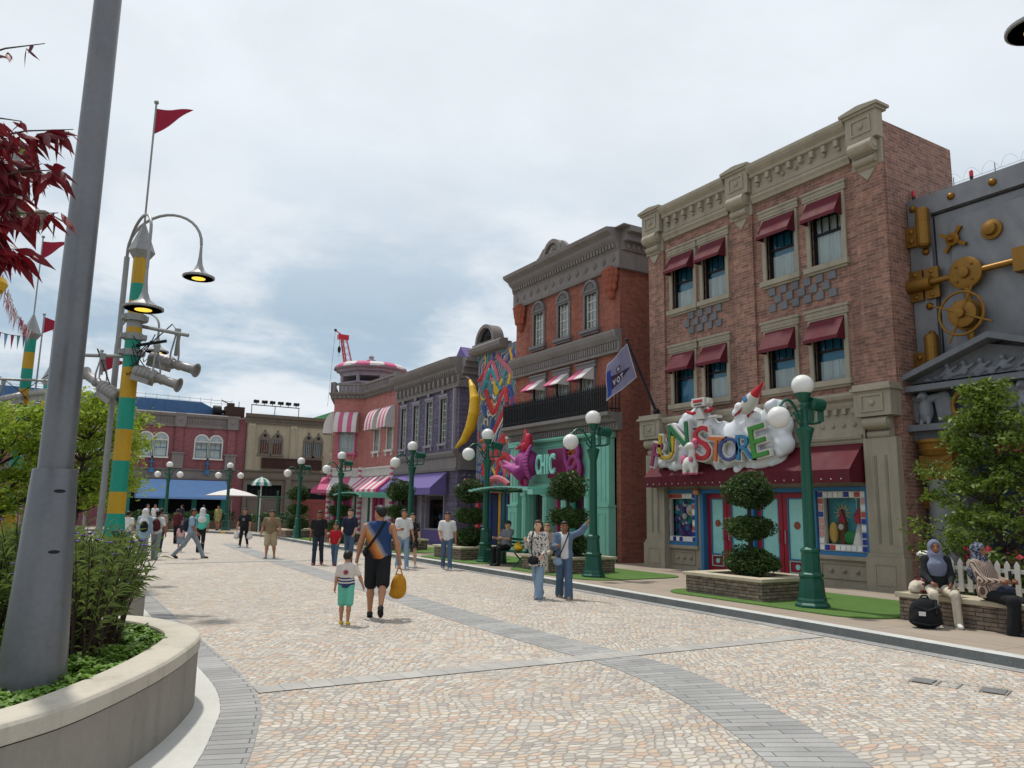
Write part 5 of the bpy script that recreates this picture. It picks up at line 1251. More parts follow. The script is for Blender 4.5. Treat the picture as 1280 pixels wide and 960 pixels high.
for a, b, c, e in WM:
    def f(mb):
        ring(mb, a-.1, b+.1, c-.0, e, .1, -.1, .06, bottom=False); u = (a+b)/2; r = (b-a)/2+.1
        for k in range(16):
            t0, t1 = pi*k/16, pi*(k+1)/16; mb.prism([(u+r*cos(t0), e+r*sin(t0)), (u+r*cos(t1), e+r*sin(t1)), (u+r*.78*cos(t1), e+r*.78*sin(t1)), (u+r*.78*cos(t0), e+r*.78*sin(t0))], 1, -.02, .08)
        mb.prism([(u+r*.8*cos(pi*k/16), e+r*.8*sin(pi*k/16)) for k in range(17)], 1, 0, .03, 1)
        for k in range(1, 5): t = pi*k/5; mb.tube([(u, .04, e), (u+r*.78*cos(t), .04, e+r*.78*sin(t))], .02, 5)
        mb.box((a-.15, -.02, c-.14), (b+.15, .14, c))
    part('window_casing', MG, f, ['white_paint', 'arch_pane'], FT); sash(MG, FT, a, b, c, e, 'sash_blue', 'plain', 2, .1, 'pane_glass', 'teal_room', (.0 if random.random() > .3 else .45, 1))
def f(mb): awn(mb, 5.9, 12.55, 3.7, 2.35, .15, 1.6, (0,), 1, True, .34)
part('awning', MG, f, 'blue_cloth', FT)
def f(mb): mb.prism([(-8, 9.0), (13, 9.0), (10.5, 10.2), (-5, 10.3)], 1, -6.5, -1.5)
part('roof', MG, f, 'blue_roof', FT)
def f(mb): mb.box((5.2, -1.6, .1), (12.7, -1.2, 2.6))
part('shop_interior', MG, f, 'interior', FT)
for a in (5.3, 7.7, 10.1, 12.3):
    part('pillar', MG, lambda mb: mb.box((a, -.1, .12), (a+.35, .1, 3.7)), 'teal_paint', FT)
for a in (pairs[1]+1.1, pairs[2]+1.1, pairs[3]+1.1):
    def f(mb): mb.box((a-.04, .02, 4.6), (a+.04, .3, 5.3)); mb.box((a-.16, .1, 4.98), (a+.16, .35, 5.08)); mb.box((a-.17, .2, 4.2), (a+.17, .45, 4.52))
    part('bracket_lamp', MG, f, 'blue_frame', FT)
def f(mb):
    mb.tube([(-3, -2, 10.75), (13, -2, 10.5)], .02, 4); mb.tube([(-3, -2, 10.5), (13, -2, 10.25)], .015, 4)
    for k in range(20): mb.tube([(-3+k*.84, -2, 9.2), (-3+k*.84, -2, 10.7)], .018, 4)
part('roof_rail', MG, f, 'steel', FT)
def f(mb):
    mb.lathe([(.45, 0), (.45, .6)], (11.3, -.8, 9.5), 16, 1, axis=(1, 0, 0)); mb.tube([(11.5, -.8, 9.5), (12.6, -.8, 9.45)], .16, 10, 1); mb.box((12.2, -1.2, 9.05), (13.7, -.2, 9.9), 0); mb.box((12.4, -1.1, 9.9), (12.9, -.4, 10.2), 0)
    mb.tube([(12.6, -.7, 10.1), (11.9, -.7, 10.4)], .05, 6, 1); mb.tube([(13.3, -.7, 9.9), (13.3, -.7, 10.4)], .03, 5, 1)
tk = thing('roof_machine', 'brown and black machine standing on the edge of the magenta brick building roof', 'machine', (12.5, 66.7, 9.05))
part('body', tk, f, ['wood_dark', 'black_metal'], FT)

BG = thing('beige_shop', 'two storey beige building with gothic twin windows and dark signboard across the plaza', 'building', (17, 66, .12))
FT2 = far(65.7)
WB = [(15.0, 15.75, 6.05, 7.35), (16.05, 16.8, 6.05, 7.35), (18.75, 19.4, 6.05, 7.35), (19.6, 20.25, 6.05, 7.35)]
SB = [(14.2, 17.0, .1, 3.5), (18.0, 21.2, .1, 3.3)]
def f(mb): shell(mb, 13.95, 24, .1, 9.2, 8, WB+SB, .25)
part('wall', BG, f, 'beige_plaster', FT2)
def f(mb):
    mb.prism([(0, 8.55), (.15, 8.55), (.2, 8.7), (.12, 8.75), (.12, 9.0), (.3, 9.1), (.4, 9.35), (0, 9.4)], 0, 13.7, 24); dentils(mb, 13.8, 24, 8.76, 8.95, .12, .2, .2, .09)
    mb.prism([(0, 3.95), (.2, 3.95), (.26, 4.1), (.15, 4.15), (.15, 4.5), (.3, 4.6), (0, 4.7)], 0, 13.8, 24)
    wallface(mb, 13.95, 24, .1, 4.0, SB, .3, 0, None, .05)
    for u in (17.5, 21.6): mb.box((u-.22, 0, .1), (u+.22, .25, 4.0))
part('cornice', BG, f, 'beige_dark', FT2)
for u in (14.25, 17.75, 21.4):
    part('pilaster', BG, lambda mb: (mb.box((u-.28, 0, 4.7), (u+.28, .12, 8.55)), ring(mb, u-.2, u+.2, 5.0, 8.3, .04, .12, .15)), 'beige_plaster', FT2)
for a, b, c, e in WB:
    def f(mb):
        ring(mb, a-.13, b+.13, c, e, .13, -.05, .06, bottom=False); u = (a+b)/2; r = (b-a)/2+.13
        mb.prism([(u-r, e), (u+r, e), (u+r*.75, e+.28), (u, e+.62), (u-r*.75, e+.28)], 1, 0, .07); mb.ell((u, .07, e+.25), (.13, .04, .13), 12, 7, 1); mb.ell((u, .06, e+.66), .09, 8, 6)
        mb.box((a-.2, -.02, c-.14), (b+.2, .15, c)); [mb.box((a+(b-a)*k/4-.025, -.08, c), (a+(b-a)*k/4+.025, -.03, e)) for k in (1, 2, 3)]
    part('window_casing', BG, f, ['beige_dark', 'interior'], FT2); sash(BG, FT2, a, b, c, e, 'beige_dark', 'grid', 2, .12, 'dark_glass', 'interior')
def f(mb):
    mb.box((15.2, .05, 4.85), (20.3, .2, 5.75)); ring(mb, 15.2, 20.3, 4.85, 5.75, .1, .2, .26, 0)
    ring(mb, 15.45, 17.2, 5.0, 5.6, .06, .2, .24); ring(mb, 18.2, 20.05, 5.0, 5.6, .06, .2, .24)
    for k in range(3): ring(mb, 15.6+k*.52, 16.02+k*.52, 5.1, 5.5, .08, .2, .25)
    for k in range(4): ring(mb, 18.3+k*.42, 18.65+k*.42, 5.1, 5.5, .07, .2, .25)
part('signboard', BG, f, ['wood_dark'], FT2)
for a, b, c, e in SB:
    def f(mb):
        mb.box((a, -.3, .1), (b, -.2, e-.9)); n = 8
        for k in range(n): u = a+.1+(b-a-.2)*k/(n-1); mb.box((u-.03, -.2, e-.9), (u+.03, -.12, e-.05), 1)
        for k in range(2): ring(mb, a+.12+k*(b-a)/2, a+(k+1)*(b-a)/2-.12, .4, e-1.1, .1, -.2, -.15)
        mb.box((a, -.4, e-.95), (b, -.3, e), 1)
    part('door', BG, f, ['red_door' if a > 17 else 'beige_dark', 'interior'], FT2)
fr = thing('floodlight_rack', 'row of black floodlights on a rail along the beige building roof', 'lights', (16.2, 67, 9.4))
def f(mb): mb.tube([(14.3, -1.0, 10.25), (18.4, -1.0, 10.25)], .04, 6); [mb.tube([(u, -1.0, 9.2), (u, -1.0, 10.25)], .035, 6) for u in (14.35, 16.3, 18.35)]
part('rail', fr, f, 'black_metal', FT2)
for k in range(6):
    u = 14.7+k*.68
    part('floodlight', fr, lambda mb: (mb.bx((u, -1.0, 10.55), (.42, .3, .24)), mb.tube([(u, -1.0, 10.25), (u, -1.0, 10.5)], .03, 5), mb.lathe([(.11, 0), (.16, .2)], (u, -.9, 10.55), 10, axis=(.5 if k % 2 else -.6, .6, -.1))), 'black_metal', FT2)
# more of the same street behind the pink shop, so nothing stands in empty ground
gl_ = thing('green_roof_block', 'bright green roofed block rising just behind the pink corner shop', 'building', (30, 82, .12))
part('wall', gl_, lambda mb: mb.box((25.5, 78, .12), (36, 86, 11.2)), 'beige_plaster'); part('roof', gl_, lambda mb: mb.box((25.2, 77.7, 11.22), (36.3, 86.3, 11.7)), 'scene_green')
# tower crane on a distant site
cr = thing('crane', 'red lattice crane with dark hook block far beyond the pink shop', 'crane', (52, 152, 0))
def at(px, py, dep): 
    d = _f+_r*((px-640)/958)+_u*((480-py)/958); return Vector((0, 0, 1.75))+d*dep
def lattice(mb, a, b, w0, w1, n, r):
    a, b = Vector(a), Vector(b); ax = (b-a).normalized(); e1 = ax.cross(Vector((.515, .857, 0))).normalized(); e2 = ax.cross(e1)
    C = lambda t, i: a.lerp(b, t)+(e1*(1 if i in (0, 1) else -1)+e2*(1 if i in (0, 3) else -1))*(w0+(w1-w0)*t)
    for i in range(4): mb.tube([C(0, i), C(1, i)], r, 4)
    for k in range(n):
        for i in range(4): mb.tube([C(k/n, i), C((k+1)/n, (i+1) % 4)], r*.55, 3)
base_, tip = Vector((53.2, 152.4, 25)), Vector((50.4, 152.3, 36.6))
part('jib', cr, lambda mb: lattice(mb, base_, tip, .85, .5, 9, .075), 'red_paint')
part('mast', cr, lambda mb: lattice(mb, (52.0, 152.4, 26), (50.0, 152.3, 36.2), .35, .25, 12, .05), 'red_paint')
def f(mb): mb.bx((51.6, 152.3, 28.3), (2.4, 2, 1.4)); mb.bx((50.2, 152.3, 36.8), (2.2, 1, 1.0)); mb.tube([(50.0, 152.3, 37.2), (48.6, 152.3, 38.0)], .12, 5); mb.tube([(53, 152.3, 29.5), (55.6, 152.3, 29.6)], .12, 5); mb.bx((52.5, 153, 13), (3, 3, 26))
part('slewing_unit', cr, f, 'red_paint')
def f(mb): mb.ell((49.5, 152.3, 34.1), (.35, .35, .75), 10, 8); mb.tube([(49.5, 152.3, 36.6), (49.5, 152.3, 32.6)], .05, 4); mb.ell((48.5, 152.3, 38.1), .32, 8, 6); mb.tube([(48.5, 152.3, 38), (47.6, 152, 22)], .03, 4)
part('hook_block', cr, f, 'black_metal')

# ================================================================== STREET FURNITURE AND PLANTS
M('lamp_green', '#0d4f3f', .4, .1, var=.12, coat=.2); M('globe', '#d4d3d0', .35, var=.03); M('pole_grey', '#6d6f73', .38, .45, var=.15, scale=1.8); M('light_grey', '#8b8c8c', .5, .3, var=.15)
M('band_yellow', '#b58d1c', .5, var=.12); M('band_teal', '#118a76', .5, var=.12); M('flag_red', '#8c1430', .8, var=.1); M('cap_stone', '#b3a992', .8, var=.15, scale=3); M('bark', '#4a4038', .9, var=.3, scale=6, bump=.02)
foliage('topiary_leaf', '#1b2d12', '#506c30', .2); foliage('tree_leaf', '#5a7a1c', '#b4c246', .42); foliage('bush_leaf', '#46621f', '#94a84a', .36); foliage('right_leaf', '#2f4815', '#7c9036', .34)
foliage('reed_leaf', '#3d5520', '#8a9a52', .36); foliage('ground_leaf', '#3b5c1a', '#7da23e', .32, scale=2.2); foliage('red_leaf', '#380b14', '#841a24', .3, scale=2.5); foliage('hedge_leaf', '#1c3310', '#436326', .2)
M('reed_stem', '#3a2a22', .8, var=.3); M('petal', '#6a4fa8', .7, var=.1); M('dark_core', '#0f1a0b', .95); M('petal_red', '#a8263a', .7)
emit('led_warm', '#ffd04a', 1.1)

def leaf_cloud(P, size, aspect=.5, up=.3, jit=.35, fold=0.):
    """one diamond-shaped leaf per point, random tilt; returns V, F"""
    n = len(P); d = RNG.normal(size=(n, 3)); d[:, 2] = d[:, 2]*.7-.1; d /= np.linalg.norm(d, axis=1)[:, None]
    r = RNG.normal(size=(n, 3)); r[:, 2] += up; w = np.cross(d, r); w /= np.maximum(np.linalg.norm(w, axis=1), 1e-6)[:, None]
    L_ = size*(1+jit*RNG.normal(size=n))[:, None]; a = P-d*L_*.5; b = P+d*L_*.5; c = P-d*L_*.05+w*L_*aspect*.5; e = P-d*L_*.05-w*L_*aspect*.5
    V = np.stack([a, c, b, e], 1).reshape(-1, 3); return V, np.arange(4*n).reshape(-1, 4)
def ball_points(n, c, r, lump=.18, shell_=.45, seed=0):
    g_ = np.random.default_rng(seed); d = g_.normal(size=(n, 3)); d /= np.linalg.norm(d, axis=1)[:, None]
    k = 1+lump*(np.sin(d[:, 0]*5+seed)+np.sin(d[:, 1]*6+seed*2)+np.sin(d[:, 2]*5+seed*3))/3
    rad = (1-shell_*g_.random(n)**2.2)*k
    return np.array(c)+d*rad[:, None]*np.array(r)

# ---- green globe lamps along the pavement
def make_lamp(three=False):
    t = thing('street_lamp', 'x', 'street lamp')
    def f(mb):
        mb.lathe([(.30, 0), (.30, .06), (.26, .1), (.255, .14), (.235, .18), (.20, .52), (.215, .55), (.215, .59), (.17, .62), (.155, .95), (.17, .98), (.17, 1.02), (.105, 1.06)], n=8)
    part('base', t, f, 'lamp_green', bevel=.008)
    def f(mb): mb.lathe([(.105, 1.05), (.092, 2.9), (.15, 3.13), (.165, 3.17), (.165, 3.21), (.07, 3.25), (.06, 3.6), (.075, 3.62), (.075, 3.66), (.05, 3.7)], n=14)
    part('post', t, f, 'lamp_green', smooth=True)
    def f(mb): mb.lathe([(.05, 3.68), (.09, 3.72), (.13, 3.8), (.15, 3.86), (.13, 3.87)], n=16)
    part('finial_cup', t, f, 'lamp_green', smooth=True)
    part('globe', t, lambda mb: mb.ell((0, 0, 4.01), .2, 24, 16), 'globe', smooth=True)
    for s in ((-1, 1) if three else (-1,)):
        def f(mb):
            P = [(s*(.05+.6*t_), 0, 3.3+.42*sin(t_*2.35)-.03*t_) for t_ in np.linspace(0, 1, 14)]; mb.tube(P, .028, 8)
            mb.tube([(s*(.08+.22*cos(a)*.6), 0, 3.3+.13*sin(a)+.1) for a in np.linspace(-2, 2.5, 14)], .018, 6)
            x, _, z = P[-1]; mb.lathe([(.04, .02), (.1, -.04), (.12, -.09)], (x+s*.02, 0, z), 14); mb.tube([(s*.1, 0, 3.24), (s*.3, 0, 3.5)], .016, 6)
        arm = part('arm', t, f, 'lamp_green', smooth=True)
        part('globe', arm, lambda mb: mb.ell((s*.69, 0, 3.36 if not three else 3.4), .2, 24, 16), 'globe', smooth=True)
    if not three:
        def f(mb):
            mb.tube([(.05, 0, 3.3), (.3, .02, 3.32), (.5, .03, 3.36)], .025, 8); mb.box((.18, -.06, 3.34), (.21, .06, 3.6)); mb.box((.46, -.06, 3.36), (.49, .06, 3.66))
            mb.tube([(.1, 0, 3.62), (.2, 0, 3.58)], .02, 6); mb.tube([(-.02, .06, 3.36), (-.1, .14, 3.5), (-.18, .18, 3.42)], .02, 6)
        part('bracket', t, f, 'lamp_green')
        part('speaker', t, lambda mb: mb.lathe([(.08, -.2), (.125, -.17), (.125, .17), (.09, .2)], (.34, 0, 3.68), 14, axis=(1, .05, 0)), 'lamp_green', smooth=True)
    return t
LA = make_lamp(); LB = make_lamp(True)
spots = [(11.89, 9.28, 1, 'green lamp post with two white globes in front of the toy shop planter'),
         (11.96, 15.8, 1, 'green lamp post with two white globes in front of the mint shopfront'),
         (12.04, 21.5, 1, 'green lamp post with two white globes in front of the mural house'),
         (12.07, 27.5, 1, 'green lamp post with two white globes in front of the purple awning'),
         (11.75, 34.9, 1, 'green lamp post with two white globes in front of the large pink striped awning'),
         (11.5, 40.7, 1, 'green lamp post with two white globes in front of the beige shop red door')]
for i, (x, y, s, lb) in enumerate(spots):
    o = LA if i == 0 else copy_tree(LA); o.location = (x, y, .12); o['label'] = lb; o['group'] = 'green globe lamps along the pavement'; o.rotation_euler = (0, 0, random.uniform(-.06, .06) if i else 0)
for i, (x, y, lb) in enumerate([(10.57, 54.4, 'green lamp post with three white globes at the right end of the blue canopy'), (7.05, 56.4, 'green lamp post with three white globes before the middle of the blue canopy')]):
    o = LB if i == 0 else copy_tree(LB); o.location = (x, y, .12); o.scale = (1.07, 1.07, 1.07); o.rotation_euler = (0, 0, -.5); o['label'] = lb; o['group'] = 'green globe lamps along the pavement'

# ---- stone planters with clipped three-tier trees
def make_planter():
    t = thing('stone_planter', 'x', 'planter')
    def f(mb):
        mb.box((-.85, -1, 0), (.85, -.8, .36)); mb.box((-.85, .8, 0), (.85, 1, .36)); mb.box((-.85, -.8, 0), (-.65, .8, .36)); mb.box((.65, -.8, 0), (.85, .8, .36))
    part('wall', t, f, 'stacked_stone', local=True)
    def f(mb): mb.box((-.9, -1.05, .36), (.9, -.72, .43)); mb.box((-.9, .72, .36), (.9, 1.05, .43)); mb.box((-.9, -.72, .36), (-.58, .72, .43)); mb.box((.58, -.72, .36), (.9, .72, .43))
    part('cap', t, f, 'cap_stone', bevel=.01)
    part('soil', t, lambda mb: mb.box((-.65, -.8, .2), (.65, .8, .37)), 'soil'); return t
def make_topiary():
    t = thing('topiary_tree', 'x', 'tree')
    def f(mb):
        mb.tube([(0, 0, -.12), (.03, .02, .5), (-.02, -.01, 1.1), (.02, .02, 1.7)], [.06, .05, .045, .03], 8)
        for k in range(14): a = k*2.4; z = (.25, .85, 1.5)[k % 3]; mb.tube([(0, 0, z-.12), (.3*cos(a), .3*sin(a), z+.04)], [.022, .01], 5)
    part('trunk', t, f, 'bark', smooth=True)
    for j, (z, r, h) in enumerate(((.24, .50, .29), (.93, .43, .24), (1.66, .44, .40))):
        P = np.concatenate([ball_points(3600, (0, 0, z), (r, r, h), .30, .38, 3+j)]+[ball_points(160, (r*.85*cos(a), r*.85*sin(a), z+h*.35*sin(a*3)), (.2, .2, .16), .25, .7, int(a*100)) for a in np.linspace(0, 6, 9)])
        V, F = leaf_cloud(P, .075, .32, .2); fo = mesh_np('foliage', V, F, 'topiary_leaf', t)
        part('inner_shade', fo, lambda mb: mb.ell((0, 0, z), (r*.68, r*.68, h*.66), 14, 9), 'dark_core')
    return t
PA = make_planter(); TA = make_topiary()
PT = [(12.5, 11.2, 1.0, 0, 'brown brick toy shop doors'), (12.55, 17.75, 1.12, 1.1, 'mint green shopfront'), (12.5, 23.4, 1.08, 2.3, 'mural house door panels'), (12.45, 29.5, 1.15, 3.9, 'purple shop stall riser'), (12.4, 36.7, 1.15, 5.0, 'pink shop candy posts'), (12.0, 42.6, 1.15, .6, 'far corner of the pink shop')]
for i, (x, y, s, rz, lb) in enumerate(PT):
    p = PA if i == 0 else copy_tree(PA); p.location = (x, y, .12); p['label'] = 'low stacked stone planter with pale cap before the '+lb; p['group'] = 'stone planters along the pavement'
    o = TA if i == 0 else copy_tree(TA); o.location = (x, y, .55); o.scale = (s, s, s); o.rotation_euler = (0, 0, rz); o['label'] = 'clipped three tier dark green tree in front of the '+lb; o['group'] = 'clipped trees along the pavement'
for i, (x, y) in enumerate(((6.5, 57.0), (13.6, 52.5), (10.0, 58.5))):
    h = thing('hedge_planter', ('low stone bed of shrubs before the left part of the blue canopy', 'low stone bed of dark hedge before the beige shop door', 'low stone bed of shrubs by the right end of the blue canopy')[i], 'planter', (x, y, .12), group='hedge beds across the plaza')
    def f(mb): mb.box((-2, -.5, 0), (2, .5, .55))
    part('wall', h, f, 'stacked_stone', local=True)
    pts = np.stack([RNG.uniform(-1.9, 1.9, 2600), RNG.uniform(-.5, .5, 2600), RNG.uniform(.5, 1.15, 2600)], 1); pts[:, 2] += .12*np.sin(pts[:, 0]*5)
    V, F = leaf_cloud(pts, .12, .5); mesh_np('foliage', V, F, 'hedge_leaf', h, local=True)

# ---- far parasol and small teal umbrella
pr_ = thing('parasol', 'wide pale grey parasol at the right end of the blue canopy', 'parasol', (11.6, 58.2, .12))
part('canopy', pr_, lambda mb: mb.lathe([(1.9, 2.35), (1.9, 2.32), (1.0, 2.62), (.03, 2.85)], n=10), 'white_cloth', local=True); part('pole', pr_, lambda mb: mb.tube([(0, 0, 0), (0, 0, 2.9)], .04, 8), 'steel', local=True)
um = thing('umbrella', 'small teal and white striped umbrella raised on a pole before the beige shop', 'umbrella', (12.06, 51.6, .12))
def f(mb):
    n = 16
    for k in range(n):
        a, b = 2*pi*k/n, 2*pi*(k+1)/n
        for (r0, z0), (r1, z1) in zip([(.68, 2.95), (.6, 3.15), (.4, 3.35), (.02, 3.5)], [(.6, 3.15), (.4, 3.35), (.02, 3.5)]): mb.quad([(r0*cos(a), r0*sin(a), z0), (r0*cos(b), r0*sin(b), z0), (r1*cos(b), r1*sin(b), z1), (r1*cos(a), r1*sin(a), z1)], k % 2)
part('canopy', um, f, ['teal_paint', 'white_cloth'], local=True); part('pole', um, lambda mb: mb.tube([(0, 0, 0), (0, 0, 3.55)], .04, 8), 'white_paint', local=True)
rl = thing('railing', 'dark green post and rail frame around the teal umbrella', 'railing', (12.6, 50.6, .12))
def f(mb):
    for x in (-.9, .3, 1.3): mb.tube([(x, 0, 0), (x, 0, 2.5)], .05, 8); mb.ell((x, 0, 2.55), .07, 8, 6)
    mb.tube([(-.9, 0, 2.2), (1.3, 0, 2.2)], .04, 6); mb.tube([(-.9, 0, 1.0), (1.3, 0, 1.0)], .03, 6)
    for k in range(16): mb.tube([(-.85+k*.14, 0, .1), (-.85+k*.14, 0, 1.0)], .012, 4)
part('frame', rl, f, 'lamp_green', local=True)

# ---- glass shelters with benches
def make_shelter():
    t = thing('shelter', 'x', 'shelter')
    for y in (-.9, .9): part('post', t, lambda mb: (mb.lathe([(.1, 0), (.1, .12), (.06, .16), (.055, 2.2), (.09, 2.24), (.09, 2.3)], (.1, y, 0), 10), mb.tube([(.1, y, 2.2), (-.5, y, 2.24)], .03, 6), mb.tube([(.1, y, 2.2), (.75, y, 2.22)], .03, 6)), 'lamp_green')
    def f(mb):
        n = 14
        for i in range(n):
            y0, y1 = -1.9+3.8*i/n, -1.9+3.8*(i+1)/n; g_ = lambda y: 2.3-.035*(y/1.9)**2*3-(.12*max(0, (-y-1.5)/.4))
            mb.box((-.65, y0, min(g_(y0), g_(y1))), (.85, y1+.001, max(g_(y0), g_(y1))+.035))
    part('canopy', t, f, 'shelter_glass'); 
    def f(mb): [mb.tube([(x, -1.9+3.8*i/12, 2.28-.1*((-1.9+3.8*i/12)/1.9)**2) for i in range(13)], .022, 6) for x in (-.6, .1, .8)]
    part('rafter', t, f, 'lamp_green'); return t
M('shelter_glass', '#6fae9c', .2, var=.05)
S1 = make_shelter(); S1.location = (12.25, 20.0, .12); S1['label'] = 'small green canopy shelter on two posts before the mint shopfront'; S1['group'] = 'canopy shelters'
S2 = copy_tree(S1); S2.location = (12.4, 34.0, .12); S2['label'] = 'small green canopy shelter on two posts before the pink striped awning'; S2['group'] = 'canopy shelters'
bn = thing('bench', 'dark green metal bench under the canopy shelter by the mint shopfront', 'bench', (12.0, 20.1, .12))
def f(mb): [mb.box((-.22+k*.09, -.9, .42), (-.15+k*.09, .9, .45)) for k in range(5)]
part('seat', bn, f, 'lamp_green', local=True)
for y in (-.75, .75): part('leg', bn, lambda mb: (mb.tube([(-.22, y, 0), (.2, y, .42)], .022, 6), mb.tube([(.22, y, 0), (-.2, y, .42)], .022, 6)), 'lamp_green', local=True)
def f(mb): [mb.box((.2, -.9, .55+k*.1), (.23, .9, .61+k*.1)) for k in range(3)]; [mb.box((.23, y-.02, .4), (.26, y+.02, .85)) for y in (-.75, .75)]
part('backrest', bn, f, 'lamp_green', local=True)

# ---- seat wall, picket fence and tree on the right
sw = thing('seat_wall', 'stacked stone seat wall with pale cap under the white picket fence', 'planter', (12.6, 5, .12))
def f(mb): mb.box((12.0, 1.0, .1), (12.55, 7.7, .47)); mb.box((12.55, 7.35, .1), (15.2, 7.7, .47)); mb.box((14.9, 1, .1), (15.2, 7.35, .47))
part('wall', sw, f, 'stacked_stone')
def f(mb): mb.box((11.95, .95, .47), (12.62, 7.75, .55)); mb.box((12.62, 7.32, .47), (15.25, 7.75, .55))
part('cap', sw, f, 'cap_stone', bevel=.012); part('soil', sw, lambda mb: mb.box((12.55, 1, .12), (14.9, 7.35, .44)), 'soil')
pf = thing('picket_fence', 'white wooden picket fence standing on the stone seat wall', 'fence', (12.55, 5, .55))
for y in (7.42, 3.5):
    part('post', pf, lambda mb: (mb.box((12.47, y, .55), (12.64, y+.18, 1.12)), mb.prism([(12.44, 1.12), (12.67, 1.12), (12.67, 1.15), (12.555, 1.2), (12.44, 1.15)], 1, y-.03, y+.21)), 'white_paint')
def f(mb): mb.box((12.56, 1.2, .66), (12.59, 7.42, .72)); mb.box((12.56, 1.2, .93), (12.59, 7.42, .99))
part('rail', pf, f, 'white_paint')
for k in range(44):
    y = 7.26-.14*k
    if 3.4 < y < 3.8: continue
    part('picket', pf, lambda mb: mb.prism([(y-.035, .6), (y+.035, .6), (y+.035, 1.05), (y, 1.11), (y-.035, 1.05)], 0, 12.525, 12.555), 'white_paint')
def branchy(mb, a, b, r0, r1, n=6, wob=.1):
    a, b = Vector(a), Vector(b); P = []
    for i in range(n+1): t = i/n; P.append(a.lerp(b, t)+Vector((random.uniform(-1, 1), random.uniform(-1, 1), random.uniform(-.5, .5)))*wob*(0 if i in (0,) else 1)*t*(1-t*.4))
    mb.tube(P, [r0+(r1-r0)*i/n for i in range(n+1)], 6); return P
def tree(name, label, cat, base, tops, clump, nl, leaf, mat, r0=.08, group=None, aspect=.45, crown_c=None, seed=1):
    """trunk, limbs to every clump centre, and one leaf mass gathered in clumps"""
    random.seed(seed); t = thing(name, label, cat, base, group=group)
    def f(mb):
        b = Vector(base); hz_ = sum(p[2] for p in tops)/len(tops); lead = b.lerp(Vector((base[0]+random.uniform(-.1, .1), base[1], max(p[2] for p in tops)-.2)), 1)
        sp = branchy(mb, b, lead, r0, .015, 9, .12)
        for p in tops:
            q = min(sp, key=lambda s: abs(s.z-(p[2]-.55*((Vector(p)-s).xy.length)))); branchy(mb, q, p, r0*.28, .008, 5, .08)
    part('trunk', t, f, 'bark', smooth=True)
    P = []
    for i, p in enumerate(tops):
        c = clump*random.uniform(.7, 1.25); m_ = int(nl*random.uniform(.6, 1.3)); q = RNG.normal(size=(m_, 3))*np.array((c, c, c*.55))*.55; P.append(np.array(p)+q)
    V, F = leaf_cloud(np.concatenate(P), leaf, aspect, .8); mesh_np('crown', V, F, mat, t); return t
random.seed(5)
tops = []
for k in range(170):
    z = 1.1+2.95*random.random()**1.25; prof = .16+1.32*max(0, 1-(z-1.1)/3.0)**.85; a = random.random()*2*pi; r = prof*sqrt(random.random())*random.choice((1, 1, .95, 1.18)); tops.append((13.85+r*cos(a), 7.0+r*sin(a)*1.05, z))
tree('young_tree', 'loose green leafy tree behind the white picket fence before the vault bank', 'tree', (13.85, 7.0, .4), tops, .21, 100, .08, 'right_leaf', .055, aspect=.5, seed=11)
for i, (x, y) in enumerate(((13.1, 6.35), (13.0, 5.6), (13.2, 4.9), (12.95, 6.9))):
    s_ = thing('flowering_shrub', ('low red flowering shrub behind the hooded pair on the seat wall', 'low red flowering shrub behind the seated person with the phone', 'low red flowering shrub nearest the right edge behind the picket fence', 'small red flowering shrub beside the white fence post')[i], 'shrub', (x, y, .44), group='red flowering shrubs behind the fence')
    P = ball_points(900, (x, y, .8), (.38, .38, .4), .2, .9, i); V, F = leaf_cloud(P, .08, .5); mesh_np('foliage', V, F, 'right_leaf', s_)
    P = ball_points(90, (x, y, .95), (.36, .36, .34), .2, .3, i+9); V, F = leaf_cloud(P, .07, .9); mesh_np('blossom', V, F, 'petal_red', s_)

# ---- left planter: trees, shrubs, ground cover
random.seed(21)
def crown(cx_, cy_, z0, z1, rx, n):
    o = []
    for k in range(n):
        z = random.uniform(z0, z1); p = (1-abs((z-(z0+z1)*.5)/((z1-z0)*.56))**2.2); a = random.random()*2*pi; r = rx*sqrt(max(p, .05))*sqrt(random.random()); o.append((cx_+r*cos(a), cy_+r*sin(a), z))
    return o
tree('feathery_tree', 'yellow green feathery tree right behind the grey pole and beside the striped mast', 'tree', (.55, 18.6, .45), crown(.72, 18.6, 1.7, 3.95, 1.2, 95), .30, 140, .10, 'tree_leaf', .07, 'feathery trees in the left planter', .42, seed=22)
tree('feathery_tree', 'yellow green feathery tree at the left picture edge behind the grey pole', 'tree', (-.9, 19.0, .45), crown(-.8, 18.9, 1.5, 3.7, 1.25, 85), .30, 135, .10, 'tree_leaf', .07, 'feathery trees in the left planter', .42, seed=23)
tree('feathery_tree', 'yellow green feathery tree standing deeper in the left planter', 'tree', (-2.6, 22, .45), crown(-2.6, 22, 1.5, 3.9, 1.5, 100), .38, 150, .10, 'tree_leaf', .07, 'feathery trees in the left planter', .42, seed=24)
